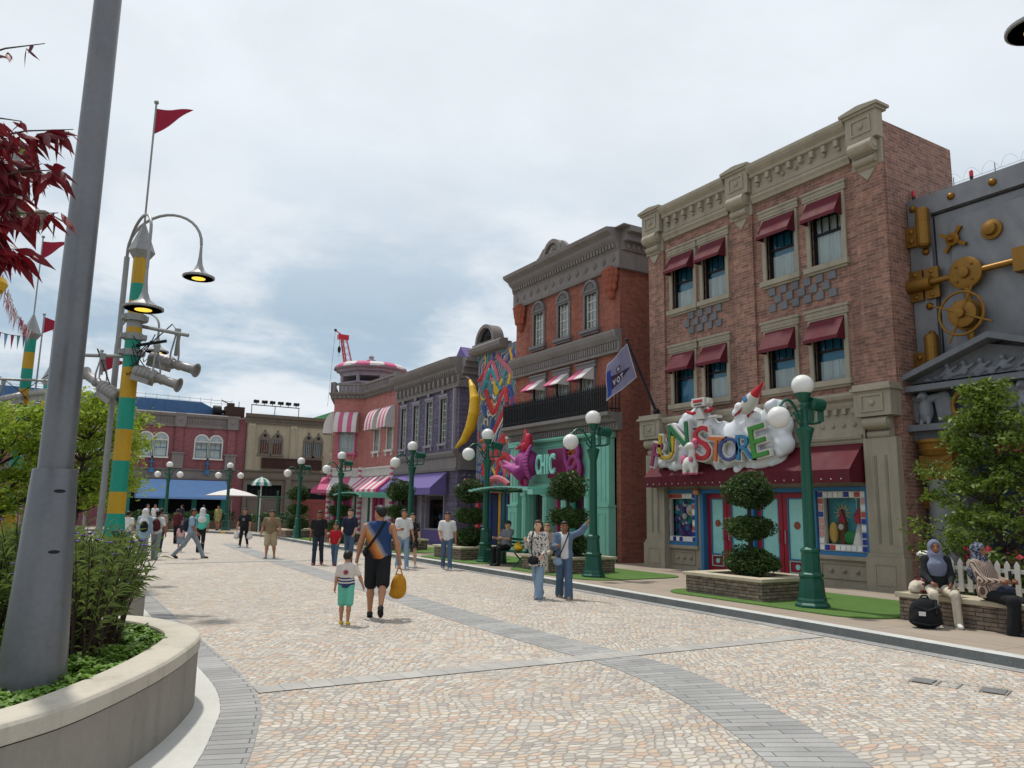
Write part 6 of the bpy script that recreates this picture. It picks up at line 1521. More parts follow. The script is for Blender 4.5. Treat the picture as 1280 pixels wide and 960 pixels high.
def reed(x, y, h, ns, label, seed, spread=.34, dens=1.):
    random.seed(seed); t = thing('flowering_reed', label, 'plant', (x, y, .48), group='reed shrubs in the left planter'); st = MB(); V = []; F = []; Q = []
    for k in range(ns):
        a = random.random()*2*pi; r0 = .2*sqrt(random.random()); r1 = r0+spread*random.uniform(.1, 1.0); H_ = h*random.uniform(.62, 1.05); n = 7
        lean = random.uniform(-.5, .5)
        P = [Vector((x+cos(a+lean*t_)*(r0+(r1-r0)*t_**1.6), y+sin(a+lean*t_)*(r0+(r1-r0)*t_**1.6), .45+H_*t_*(1-.08*t_))) for t_ in np.linspace(0, 1, n)]
        st.tube(P, [.010]*3+[.007]*2+[.005, .003], 4, caps=False)
        for j in range(int(26*dens)):
            t_ = random.uniform(.42, 1) if random.random() < .9 else random.uniform(.08, .3); i = min(int(t_*(n-1)), n-2); p = P[i].lerp(P[i+1], t_*(n-1)-i); ax = (P[i+1]-P[i]).normalized()
            b = random.random()*2*pi; e1 = ax.orthogonal().normalized(); e2 = ax.cross(e1); o = (e1*cos(b)+e2*sin(b)); L_ = random.uniform(.09, .17)
            d = (ax*random.uniform(.5, 1.1)+o).normalized(); w = d.cross(o.cross(ax)+ax*.3).normalized()*random.uniform(.006, .011); dr_ = Vector((0, 0, -1))
            m0 = p+d*L_*.45; tip_ = p+d*L_+dr_*L_*.25; c = len(V); V += [tuple(p), tuple(m0+w), tuple(tip_), tuple(m0-w)]; F.append((c, c+1, c+2, c+3))
        if random.random() < .2: Q.append(P[-1])
    so_ = st.build('stem', 'reed_stem', t, smooth=True); mesh_np('foliage', np.array(V), np.array(F), 'reed_leaf', t)
    if Q:
        PV = []; PF = []
        for q in Q:
            for k in range(6):
                a = k*pi/3; c = len(PV); d = Vector((cos(a), sin(a), .35)); w = Vector((-sin(a), cos(a), 0))*.014; PV += [tuple(q), tuple(q+d*.026+w*1.5), tuple(q+d*.046), tuple(q+d*.026-w*1.5)]; PF.append((c, c+1, c+2, c+3))
        mesh_np('blossom', np.array(PV), np.array(PF), 'petal', t)
RD = [(.33, 7.25, 1.12, 52, 'tall purple flowered reed clump just right of the grey pole base'), (.50, 7.7, 1.12, 50, 'purple flowered reed clump nearest the planter tip'), (.05, 7.7, 1.2, 50, 'dense reed clump directly behind the grey pole'),
      (.36, 8.45, 1.15, 44, 'reed clump in the middle of the purple flowered row'), (-.35, 8.0, 1.15, 48, 'reed clump at the left picture edge beside the grey pole'), (-.1, 9.0, 1.1, 40, 'shorter reed clump behind the middle of the row'),
      (-.75, 8.8, 1.1, 40, 'reed clump partly cut by the left picture edge'), (.15, 10.2, 1.0, 36, 'reed clump set back at the bend of the planter wall'), (-.5, 10.3, 1.05, 36, 'reed clump behind the left edge clumps')]
for i, (x, y, h, ns, lb) in enumerate(RD): reed(x, y, h, ns, lb, 100+i, .36)
random.seed(3)
BS = [(.55, 13.0), (.2, 14.3), (.75, 14.6), (-.5, 13.2), (-1.3, 12.6), (.3, 16.4), (-.7, 15.6), (-1.7, 15.2), (.5, 20.6), (-.4, 21.4), (-1.6, 19.6), (-2.6, 18.2), (-1.5, 23.2), (-3.2, 21.6)]
where = ['nearest the striped mast base on its left', 'between the striped mast and the bend of the wall', 'right in front of the striped mast base', 'behind the reed row', 'at the left edge behind the reed row', 'under the feathery tree beside the mast', 'under the left feathery tree', 'left of the left feathery tree', 'beyond the feathery tree near the plaza', 'beyond the feathery trees in the middle', 'between the two far feathery trees', 'under the deepest feathery tree', 'at the far tip of the planter', 'at the far left of the planter']
for i, (x, y) in enumerate(BS):
    r = random.uniform(.45, .7); h = random.uniform(.35, .6); b_ = thing('leafy_bush', 'rounded leafy green bush '+where[i], 'bush', (x, y, .48), group='bushes in the left planter')
    P = np.concatenate([ball_points(420, (x+random.uniform(-.6, .6)*r, y+random.uniform(-.6, .6)*r, .55+h*random.uniform(.1, 1)), (r*.55, r*.55, h*.5), .25, .8, i*7+q) for q in range(6)]); V, F = leaf_cloud(P, .10, .36, .5); mesh_np('foliage', V, F, 'bush_leaf', b_)
    part('stem', b_, lambda mb: [mb.tube([(x, y, .4), (x+r*.6*cos(a), y+r*.6*sin(a), .6+h*.7)], [.015, .006], 5) for a in np.linspace(0, 5.4, 7)], 'reed_stem')
# ground cover, seen close
def inside(px, py, poly):
    c = np.zeros(len(px), bool); n = len(poly); j = n-1
    for i in range(n):
        xi, yi = poly[i]; xj, yj = poly[j]; c ^= ((yi > py) != (yj > py)) & (px < (xj-xi)*(py-yi)/(yj-yi+1e-12)+xi); j = i
    return c
inn = offs(PL, -.27); poly = [(p.x, p.y) for p in inn]+[(-9, 4.2)]
def cover(n, x0, x1, y0, y1, size, cols=5):
    px, py = RNG.uniform(x0, x1, n), RNG.uniform(y0, y1, n); k = inside(px, py, poly); px, py = px[k], py[k]
    h = .49+.035*(np.sin(px*9+2)*np.sin(py*8)+1)+.03*np.sin(px*23)*np.sin(py*19); V = []
    m_ = len(px); P = []
    for j in range(cols):
        a = RNG.random(m_)*2*pi; r = RNG.uniform(.2, 1, m_)*size*1.1; P.append(np.stack([px+np.cos(a)*r, py+np.sin(a)*r, h+RNG.uniform(-.01, .035, m_)], 1))
    return np.concatenate(P)
def flat_leaves(P, size):
    n = len(P); a = RNG.random(n)*2*pi; ti = RNG.normal(size=n)*.35; s = size*RNG.uniform(.6, 1.3, n)
    d = np.stack([np.cos(a), np.sin(a), ti], 1); w = np.stack([-np.sin(a), np.cos(a), RNG.normal(size=n)*.35], 1)
    A = P-d*s[:, None]*.5; B = P+d*s[:, None]*.5; Cc = P+w*s[:, None]*.34; D = P-w*s[:, None]*.34
    V = np.stack([A, Cc, B, D], 1).reshape(-1, 3); return V, np.arange(4*n).reshape(-1, 4)
V, F = flat_leaves(cover(16000, -1.2, 1.4, 4.2, 9.6, .03, 5), .047)
V2, F2 = flat_leaves(cover(5000, -6, 1.4, 9.0, 24, .09, 3), .12)
tag(mesh_np('ground_cover', np.concatenate([V, V2]), np.concatenate([F, F2+len(V)]), 'ground_leaf'), 'dense low green ground cover carpeting the left planter', 'ground cover', kind='stuff')

# ---- the big grey mast by the planter
gp = thing('grey_mast', 'thick tall grey tapered steel mast rising from the near planter', 'mast', (.05, 6.33, .45))
def f(mb): mb.lathe([(.215, .42), (.212, .5), (.142, 1.97), (.138, 1.985), (.11, 1.987)], (.05, 6.33, 0), 40)
sl_ = part('sleeve', gp, f, 'pole_grey', smooth=True); part('shaft', gp, lambda mb: mb.lathe([(.112, 1.9), (.098, 5), (.082, 9.5)], (.05, 6.33, 0), 36), 'pole_grey', smooth=True)
part('foot_ring', gp, lambda mb: mb.lathe([(.20, .40), (.235, .42), (.235, .475), (.21, .49)], (.05, 6.33, 0), 40), 'light_grey', smooth=True)
cdir = Vector((-.05, -6.33, 0)).normalized()
for z in (1.42, 1.83):
    def f(mb):
        r = .215-(z-.42)*.0462+.001; a0 = atan2(cdir.y, cdir.x)+.28
        P = []
        for k in range(20): t = 2*pi*k/20; aa = a0+.042*cos(t)/r*.9; P.append((.05+(r+.001)*cos(aa), 6.33+(r+.001)*sin(aa), z+.012*sin(t)))
        mb.quad(P)
    part('slot', sl_, f, 'dark', recalc=False)

# ---- striped masts with pennant and stage lights
def mast(x, y, label, bands, cone, top, pen, rr=.145):
    t = thing('striped_mast', label, 'mast', (x, y, .45), group='striped masts with pennants')
    def f(mb):
        for z0, z1, k in bands:
            prof = [(z0, None), (z1, None)]
            R_ = lambda z: rr-.012*(z-1.6)/4 if z > 1.6 else rr+.11*((1.6-z)/.9)**1.3
            n = 5 if z0 < 1.6 else 1
            mb.lathe([(R_(z0+(z1-z0)*i/n), z0+(z1-z0)*i/n) for i in range(n+1)], (x, y, 0), 20, k)
    part('shaft', t, f, ['band_teal', 'band_yellow', 'light_grey'], smooth=True)
    part('cap', t, lambda mb: mb.lathe([(.13, cone-.1), (.235, cone+.06), (.02, cone+.62), (.015, cone+.64)], (x, y, 0), 6), 'light_grey')
    part('flagpole', t, lambda mb: (mb.tube([(x, y, cone+.5), (x, y, top)], .018, 8), mb.ell((x, y, top+.03), .045, 10, 8)), 'light_grey', smooth=True)
    def f(mb):
        for e in (0, .006):
            def g_(s, v):
                L_ = .72*s; hh = .52*(1-s)**.85; w = .04*sin(s*6); return (x+.857*(.02+L_)+.5*w, y-.515*(.02+L_)+e+.8*w, top-.10-.02*s-hh*v*(1-.25*s))
            grid(mb, g_, 12, 5)
    part('pennant', t, f, 'flag_red', smooth=True, recalc=False); return t
B1 = [(.45, 1.58, 0), (1.58, 1.96, 1), (1.96, 2.51, 0), (2.51, 3.07, 1), (3.07, 3.64, 0), (3.64, 4.2, 1), (4.2, 4.75, 0), (4.75, 4.95, 1), (4.95, 5.07, 2), (5.2, 5.45, 1), (5.45, 5.78, 0), (5.78, 6.4, 1)]
mast(1.12, 15.4, 'tall green and yellow striped mast with stage lights and crimson pennant, nearest of its kind', B1, 6.35, 9.4, 1)
B2 = [(.45, .9, 0), (.9, 1.45, 1), (1.45, 2.0, 0), (2.0, 2.6, 1), (2.6, 3.2, 0), (3.2, 3.8, 1), (3.8, 4.3, 0), (4.3, 4.75, 1), (4.75, 5.3, 0), (5.3, 5.75, 1), (5.75, 6.25, 0)]
mast(-.72, 24.2, 'green and yellow striped mast with pointed cap left of the grey mast', B2, 6.2, 9.0, 1)
mast(-.3, 33.5, 'small distant striped mast half hidden behind the striped mast left of the grey mast', B2, 6.2, 8.2, 1)
def collar(mb): 
    for z, r in ((5.07, .2), (4.42, .17), (4.72, .165)): mb.lathe([(r, z), (r, z+.12)], (1.12, 15.4, 0), 16); mb.box((1.12-.22, 15.3, z+.02), (1.12+.22, 15.5, z+.1))
part('collar', bpy.data.objects['striped_mast'], collar, 'light_grey')
M('light_body', '#8f8b8a', .45, .3, var=.15)
def projector(A, B, hang, label):
    A, B = Vector(A), Vector(B); ax = (B-A).normalized(); L_ = (B-A).length; t = thing('stage_light', label, 'stage light', A, group='stage lights on the striped masts')
    def f(mb):
        mb.lathe([(.02, -.02), (.1, 0), (.125, .03), (.125, L_*.44), (.1, L_*.5)], A, 14, axis=ax); s = Vector((0, 0, 1))-ax*ax.z; s.normalize(); sd2 = ax.cross(s)
        for k in range(4): mb.lathe([(.131, 0), (.131, .015)], A+ax*(L_*(.1+.09*k)), 14, axis=ax)
        c = A+ax*L_*.22-s*.1
        mb.add([tuple(c+ax*L_*a+sd2*b+s*d) for a in (-.2, .2) for b in (-.1, .1) for d in (-.07, .05)], [(0, 1, 3, 2), (4, 6, 7, 5), (0, 4, 5, 1), (2, 3, 7, 6), (0, 2, 6, 4), (1, 5, 7, 3)])
    part('housing', t, f, 'light_body', smooth=True)
    part('lens_tube', t, lambda mb: mb.lathe([(.085, L_*.46), (.085, L_*.6), (.095, L_*.61), (.095, L_*.64), (.08, L_*.66), (.085, L_*.92), (.13, L_*.985), (.135, L_), (.1, L_), (.09, L_*.95)], A, 16, axis=ax), 'light_body', smooth=True)
    def f(mb):
        m_ = A+ax*L_*.5; h = Vector(hang); s2_ = ax.cross(Vector((0, 0, 1))).normalized(); d_ = (h-m_).normalized() 
        for s in (-1, 1): mb.tube([m_+s2_*.13*s, m_+s2_*.13*s+d_*.2, h+s2_*.03*s], .016, 6)
        mb.tube([m_-s2_*.15, m_+s2_*.15], .02, 6); mb.bx(h, (.1, .1, .12)); mb.tube([m_+s2_*.13, m_+s2_*.2], .035, 8)
    part('yoke', t, f, 'light_grey')
    def f(mb): e = A-ax*.02; mb.tube([e, e-ax*.12+Vector((0, 0, -.12)), e-ax*.05+Vector((-.1, .1, .1)), Vector(hang)+Vector((-.1, .05, .15)), Vector(hang)], .011, 6)
    part('cable', t, f, 'black_metal', smooth=True); return t
projector((1.18, 15.2, 4.13), (1.88, 14.75, 3.87), (1.5, 15.1, 4.55), 'grey stage light pointing right and down, lower one on the near striped mast')
projector((1.46, 15.6, 4.47), (2.19, 15.0, 4.21), (1.85, 15.3, 4.95), 'grey stage light pointing right, upper one on the near striped mast')
projector((.96, 15.55, 3.66), (.42, 16.15, 4.14), (.68, 15.9, 4.44), 'grey stage light tipped down leftwards between the grey mast and the near striped mast')
projector((-.75, 23.8, 4.5), (-1.7, 24.1, 4.2), (-1.2, 23.9, 4.85), 'grey stage light pointing left on the striped mast left of the grey mast')
projector((-.6, 23.8, 4.55), (.45, 23.6, 4.75), (-.1, 23.7, 5.0), 'grey stage light pointing right on the striped mast left of the grey mast')
projector((-.72, 9.3, 5.05), (-.33, 9.0, 4.62), (-.6, 9.2, 5.3), 'grey stage light half hidden by the red leaves')
lb_ = thing('lighting_bar', 'thin grey bars carrying the stage lights on the near striped mast', 'bracket', (1.12, 15.5, 4.4))
def f1(mb): mb.tube([(1.2, 15.5, 5.02), (2.0, 15.0, 4.85)], .035, 8); mb.tube([(1.85, 15.1, 4.88), (1.85, 15.3, 4.5)], .035, 8)
part('bar', lb_, f1, 'light_grey', smooth=True); part('bar', lb_, lambda mb: (mb.tube([(1.2, 15.6, 4.45), (.3, 16.15, 4.47)], .035, 8), mb.tube([(.68, 15.9, 4.46), (.68, 15.9, 4.1)], .03, 6)), 'light_grey', smooth=True); part('bar', lb_, lambda mb: mb.tube([(1.15, 15.3, 4.6), (1.65, 15.1, 4.72)], .03, 8), 'black_metal', smooth=True)
def f1(mb):
    random.seed(9)
    for k in range(5):
        a = Vector((1.1, 15.2, random.uniform(4.2, 5))); b = Vector((random.uniform(1.2, 1.7), 15.1, random.uniform(4.1, 4.9))); m_ = a.lerp(b, .5)-Vector((0, .1, random.uniform(.2, .5))); mb.tube([a*(1-t)**2+m_*2*t*(1-t)+b*t*t for t in np.linspace(0, 1, 9)], .01, 5)
part('cable', lb_, f1, 'black_metal', smooth=True)
lb2 = thing('lighting_bar', 'thin grey bar carrying stage lights on the striped mast left of the grey mast', 'bracket', (-.7, 23.9, 4.9)); part('bar', lb2, lambda mb: mb.tube([(-1.8, 23.9, 4.9), (.5, 23.7, 5.0)], .035, 6), 'light_grey', smooth=True)

# ---- swan-neck lamps
def bell(mb, c, r): mb.lathe([(.022, .62*r/.28), (.03, .4*r/.28), (.05, .25*r/.28), (.1, .13*r/.28), (r*.75, .05), (r, .02), (r, -.01), (r*.9, -.02)], c, 28)
def swan(name, label, foot, H_, heads, group='swan neck lamps', pr=.05):
    t = thing(name, label, 'street lamp', foot, group=group); x, y, z = foot
    part('post', t, lambda mb: mb.lathe([(pr*1.7, z), (pr*1.5, z+.5), (pr*1.1, z+.55), (pr, H_)], (x, y, 0), 14), 'light_grey', smooth=True)
    for hc, r, apex in heads:
        h = Vector(hc); a = Vector((x, y, H_)); top = h+Vector((0, 0, .62*r/.28)); mid = (a+top)/2; w = (top-a); w.z = 0; rad = w.length/2; cz = max(a.z, top.z)
        P = [a]; 
        for k in range(0, 17): th = pi-pi*k/16; P.append(Vector((a.x+w.x/2, a.y+w.y/2, cz))+w.normalized()*rad*cos(th)+Vector((0, 0, 1))*(apex-cz)*sin(th))
        P.append(top)
        arm = part('arm', t, lambda mb: mb.tube(P, .028, 8), 'light_grey', smooth=True)
        hd = part('lamp_head', t, lambda mb: bell(mb, hc, r), 'light_grey', smooth=True)
        part('diffuser', hd, lambda mb: mb.lathe([(r*.42, -.021), (r*.42, -.028)], hc, 20), 'led_warm')
        part('underside', hd, lambda mb: mb.lathe([(r*.93, -.015), (r*.92, -.02)], hc, 24), 'black_metal')
swan('swan_neck_lamp', 'grey swan neck lamp with two lit bell heads beside the near striped mast', (.93, 16.2, .48), 6.5, [((2.1, 15.07, 6.0), .29, 7.3), ((1.15, 14.3, 5.08), .33, 7.0)])
swan('swan_neck_lamp', 'distant grey swan neck lamp seen low behind the near striped mast', (1.25, 22.3, .48), 5.9, [((2.05, 20.6, 5.5), .28, 6.6)])
swan('swan_neck_lamp', 'dark bell lamp head cut by the upper right picture edge', (10.9, 2.6, .12), 7.2, [((8.40, 3.44, 6.80), .30, 8.0)], pr=.07)
swan('swan_neck_lamp', 'thin distant swan neck lamp left of the grey mast', (-1.8, 24.8, .48), 5.3, [((-2.5, 24.6, 4.8), .26, 5.9)])
# plain flagpoles further off
for i, (x, y, h) in enumerate(((-.68, 34.4, 9.0), (-.3, 41.5, 8.0), (1.2, 29, 6.85))):
    t = thing('flagpole', ('thin distant flagpole with crimson pennant, the higher of two left of the grey mast', 'thin distant flagpole with crimson pennant, the lower of two left of the grey mast', 'thin flagpole with crimson pennant between the grey mast and the near striped mast')[i], 'flagpole', (x, y, 0), group='distant flagpoles')
    part('pole', t, lambda mb: (mb.tube([(x, y, 0), (x, y, h)], [.05, .025], 8), mb.ell((x, y, h), .06, 8, 6)), 'light_grey', smooth=True)
    part('pennant', t, lambda mb: mb.prism([(x+.03, h-.1), (x+.75, h-.32), (x+.03, h-.75)], 1, y-.006, y+.006), 'flag_red')
# bunting
def rope(a, b, sag, n=24): a, b = Vector(a), Vector(b); return [a.lerp(b, t)-Vector((0, 0, sag*4*t*(1-t))) for t in np.linspace(0, 1, n)]
bt = thing('bunting', 'string of pink, purple and teal triangular flags at the left picture edge', 'bunting', (-.8, 16.5, 4.8))
RP = rope((-.72, 24.1, 6.2), (-2.6, 11.0, 5.4), .55, 40); part('cord', bt, lambda mb: mb.tube(RP, .008, 5), 'black_metal')
for k in range(2, 38, 2):
    p, q = RP[k], RP[k+1]; part('pennant', bt, lambda mb: mb.add([tuple(p), tuple(p.lerp(q, 1.15)), tuple(p.lerp(q, .55)-Vector((0, 0, .38)))], [(0, 1, 2)]), ('pink_cloth', 'scene_purple', 'teal_paint', 'flag_red', 'blue_cloth')[k//2 % 5], recalc=False)
bt2 = thing('bunting', 'steep streamer of pale ribbons running down to the left striped mast', 'bunting', (-1, 20, 6.5))
RP2 = rope((-.72, 24.1, 6.3), (-1.75, 12.0, 7.9), .8, 70); part('cord', bt2, lambda mb: mb.tube(RP2, .008, 5), 'black_metal')
def f1(mb):
    random.seed(4)
    for p in RP2[1:-1]:
        for j in range(4):
            o = Vector((random.uniform(-.08, .08), random.uniform(-.1, .1), 0)); l_ = random.uniform(.15, .4); mb.add([tuple(p+o), tuple(p+o+Vector((.02, .02, 0))), tuple(p+o+Vector((random.uniform(-.04, .04), .02, -l_)))], [(0, 1, 2)], random.choice((0, 0, 1, 2)))
part('ribbon', bt2, f1, ['white_cloth', 'pink_cloth', 'flag_red'], recalc=False)
ln = thing('hanging_lantern', 'round yellow lantern cut by the left picture edge', 'lantern', (-.72, 10.5, 4.3))
part('body', ln, lambda mb: mb.lathe([(.1, -.12), (.26, -.1), (.3, -.02), (.28, .04), (.2, .06), (.2, .16), (.24, .2), (.1, .24)], (-.9, 10.55, 4.28), 20), 'yellow', smooth=True); part('hanger', ln, lambda mb: mb.tube([(-.9, 10.55, 4.5), (-.9, 10.55, 5.4), (-1.6, 10.6, 5.5)], .02, 6), 'light_grey')

# ---- red-leaved tree at the left edge
random.seed(31)
rt = thing('red_leaf_tree', 'tree with long drooping dark red leaves at the left picture edge', 'tree', (-1.25, 5.0, .48))
tips = [((-.42, 4.02, 3.15), (-.05, 3.95, 3.28)), ((-.40, 4.0, 2.95), (-.08, 3.92, 3.06)), ((-.45, 4.0, 2.75), (-.07, 3.94, 2.86)), ((-.5, 4.05, 2.7), (-.22, 4.0, 2.66)), ((-.5, 4.0, 3.7), (-.2, 3.9, 3.84)), ((-.45, 3.95, 3.4), (-.25, 3.9, 3.44)), ((-.5, 4.1, 2.9), (-.16, 4.1, 3.14)), ((-.6, 4.1, 3.2), (-.22, 4.1, 3.22)), ((-.7, 4.2, 3.0), (-.3, 4.2, 2.95)), ((-.8, 4.2, 3.3), (-.35, 4.25, 3.1)), ((-.9, 4.4, 3.5), (-.5, 4.3, 3.4)), ((-.7, 4.3, 2.9), (-.2, 4.4, 2.98)), ((-.7, 4.3, 2.8), (-.28, 4.3, 2.78))]
tips = [((a[0], a[1], a[2]+(.2 if a[2] < 3.3 else .0)), (b[0], b[1], b[2]+(.2 if a[2] < 3.3 else .0))) for a, b in tips]
for k in range(24):
    y_ = random.uniform(3.9, 4.5); z_ = random.uniform(2.85, 3.45); s_ = y_/4.0; tips.append(((-.62*s_, y_+.05, z_-.06), (random.uniform(-.42, -.2)*s_, y_, z_+random.uniform(-.04, .06))))
def f1(mb):
    mb.tube([(-1.25, 5.0, .4), (-1.22, 4.95, 1.5), (-1.1, 4.8, 2.4), (-1.0, 4.6, 3.2), (-1.0, 4.5, 4.2)], [.06, .05, .045, .03, .015], 8)
    for a, b in tips: mb.tube([(-1.05, 4.7, a[2]-.35), ((a[0]-1.05)/2, (a[1]+4.7)/2, a[2]-.1), a, Vector(a).lerp(Vector(b), .5)+Vector((0, 0, .02)), b], [.014, .01, .006, .004, .002], 5)
part('trunk', rt, f1, 'bark', smooth=True)
V = []; F = []; MI = []
for ti, (a, b) in enumerate(tips):
    a, b = Vector(a), Vector(b); n = 30 if ti not in (4, 5) else 10
    for k in range(n):
        t_ = random.uniform(.1, 1.05); p = a.lerp(b, t_); s = 1 if k % 2 else -1; L_ = random.uniform(.075, .15)*(.7 if ti in (4, 5) else 1); ax = (b-a).normalized()
        d = (ax*random.uniform(-.1, 1.1)+Vector((random.uniform(-.7, .7), random.uniform(-.7, .7), -random.uniform(.1, 1.2)))).normalized(); w = d.cross(Vector((random.uniform(-1, 1), random.uniform(-1, .2), .3))).normalized(); nn = d.cross(w)
        prof = [0, .55, .95, 1, .72, .3, 0]; W_ = L_*.145; c = len(V); m_ = len(prof)
        for i, pf_ in enumerate(prof):
            u = i/(m_-1); q = p+d*L_*u+Vector((0, 0, -1))*L_*.22*u*u; V += [tuple(q+w*W_*pf_+nn*W_*.3*pf_), tuple(q), tuple(q-w*W_*pf_+nn*W_*.3*pf_)]
        for i in range(m_-1):
            F += [(c+3*i, c+3*i+1, c+3*i+4, c+3*i+3), (c+3*i+1, c+3*i+2, c+3*i+5, c+3*i+4)]; MI += [1 if (ti >= 8 and random.random() < .02 or ti in (8, 9, 10) and k % 2 == 0) else 0]*2
mesh_np('foliage', np.array(V), np.array(F), ['red_leaf', 'bush_leaf'], rt, mi=np.array(MI), smooth=True)

# ================================================================== PEOPLE
for n_, c_ in dict(skin_tan='#a8785c', skin_brown='#8a5c44', skin_pale='#c39a7e', hair_black='#15110f', hair_brown='#3a261c', hair_fair='#8a5f38', denim='#4a6078', denim_light='#7d93a8', denim_dark='#27323f', white_tee='#c9c9c8', black_tee='#17181b', navy_tee='#20263a', red_tee='#a81826', tan_tee='#7b6850', khaki='#a8977a', grey_cloth='#6d7076', grey_trouser='#7f8992', blue_shirt='#8aa3b5', denim_shirt='#5a6c84', cream_cloth='#c2b8a6', mint_short='#5fae98', pink_shirt='#c9a0a6', maroon_shirt='#4a1a22', dusty='#8e7f78', olive_dress='#8f8a5a', teal_bag='#4fae9c', yellow_shoe='#c9a92a', shoe_white='#cfcdc8', shoe_black='#1b1b1d', shoe_red='#7a1f26', shoe_tan='#9a8468', hijab_blue='#6d7489', sole='#b9b7b2', lip='#7d3a34', eye_dark='#120d0b').items():
    if any(k in n_ for k in ('skin', 'shoe', 'hair', 'sole', 'lip', 'eye')): M('p_'+n_, c_, .55, var=.08, scale=5)
    else: fabric('p_'+n_, c_)
def cloth_pat(name, kind, c1, c2, c3=None, sc=1.):
    m = MT(name); v = m.coord()
    if kind == 'spots':
        n = m.n('ShaderNodeTexVoronoi'); n.inputs['Scale'].default_value = 24*sc; m.l(v, n.inputs['Vector']); w = m.noise(30, 2, .5)
        f_ = m.rng(m.math('ADD', n.outputs['Distance'], m.math('MULTIPLY', w, .3)), .5, .56, 0, 1); m.base(m.mix(f_, c2, c1))
    elif kind == 'stripes':
        n = m.n('ShaderNodeTexWave', bands_direction='X'); n.inputs['Scale'].default_value = 14*sc; n.inputs['Distortion'].default_value = .4; m.l(v, n.inputs['Vector']); m.base(m.mix(m.rng(n.outputs['Fac'], .45, .6, 0, 1), c1, c2))
    elif kind == 'print':
        n = m.noise(14*sc, 4, .7); m.base(m.mix(m.rng(n, .50, .57, 0, 1), c1, c2))
    elif kind == 'diag':                                  # back of the sleeveless sports top: navy, grey blue and amber panels
        s = m.n('ShaderNodeSeparateXYZ'); m.l(v, s.inputs[0]); d = m.math('ADD', m.math('MULTIPLY', s.outputs[0], 1.6), s.outputs[2]); nz = m.noise(9, 3, .6, scl=(1, 1, .25))
        d = m.math('ADD', d, m.math('MULTIPLY', nz, .10)); r = m.n('ShaderNodeValToRGB'); m.l(m.rng(d, .88, 1.62, 0, 1), r.inputs[0]); e = r.color_ramp.elements
        e[0].position = 0; e[0].color = rgba('#15151a'); e[1].position = .22; e[1].color = rgba('#a8612c')
        for p, c in ((.38, '#c08444'), (.42, '#8d8890'), (.55, '#5c6076'), (.58, '#23395f'), (.9, '#1b3560')): q = e.new(p); q.color = rgba(c)
        m.base(r.outputs[0])
    elif kind == 'boytee':                                # pale tee, dark blue wave pattern rising from the hem
        s = m.n('ShaderNodeSeparateXYZ'); m.l(v, s.inputs[0]); n = m.n('ShaderNodeTexWave', wave_type='RINGS'); n.inputs['Scale'].default_value = 7; n.inputs['Distortion'].default_value = 2; m.l(v, n.inputs['Vector'])
        z = m.math('ADD', m.math('DIVIDE', s.outputs[2], .62), m.math('MULTIPLY', m.noise(8, 2, .5), .12)); f_ = m.math('MULTIPLY', m.rng(z, 1.19, 1.21, 1, 0), m.rng(n.outputs['Fac'], .35, .5, 0, 1)); f2 = m.math('MAXIMUM', f_, m.rng(z, 1.02, 1.03, 1, 0)); m.base(m.mix(f2, c1, c2))
    m.rough(.85); m.bump(m.noise(9, 3, .55, scl=(1, 1, .38)), .05, .8); return m.mat
cloth_pat('c_spots', 'spots', '#b9b3ac', '#1b1a20'); cloth_pat('c_hijab_print', 'print', '#1b2030', '#7d8494', sc=2.6); cloth_pat('c_stripes', 'stripes', '#a99a8c', '#5b4038'); cloth_pat('c_tank', 'diag', '#000000', '#000000'); cloth_pat('c_boytee', 'boytee', '#c4bab2', '#27365a'); cloth_pat('c_dress', 'spots', '#17171a', '#5a5654', sc=.7); cloth_pat('c_olive', 'print', '#a39a62', '#5f6a48'); cloth_pat('c_bagspot', 'spots', '#b9b3ac', '#1b1a20', sc=.8)

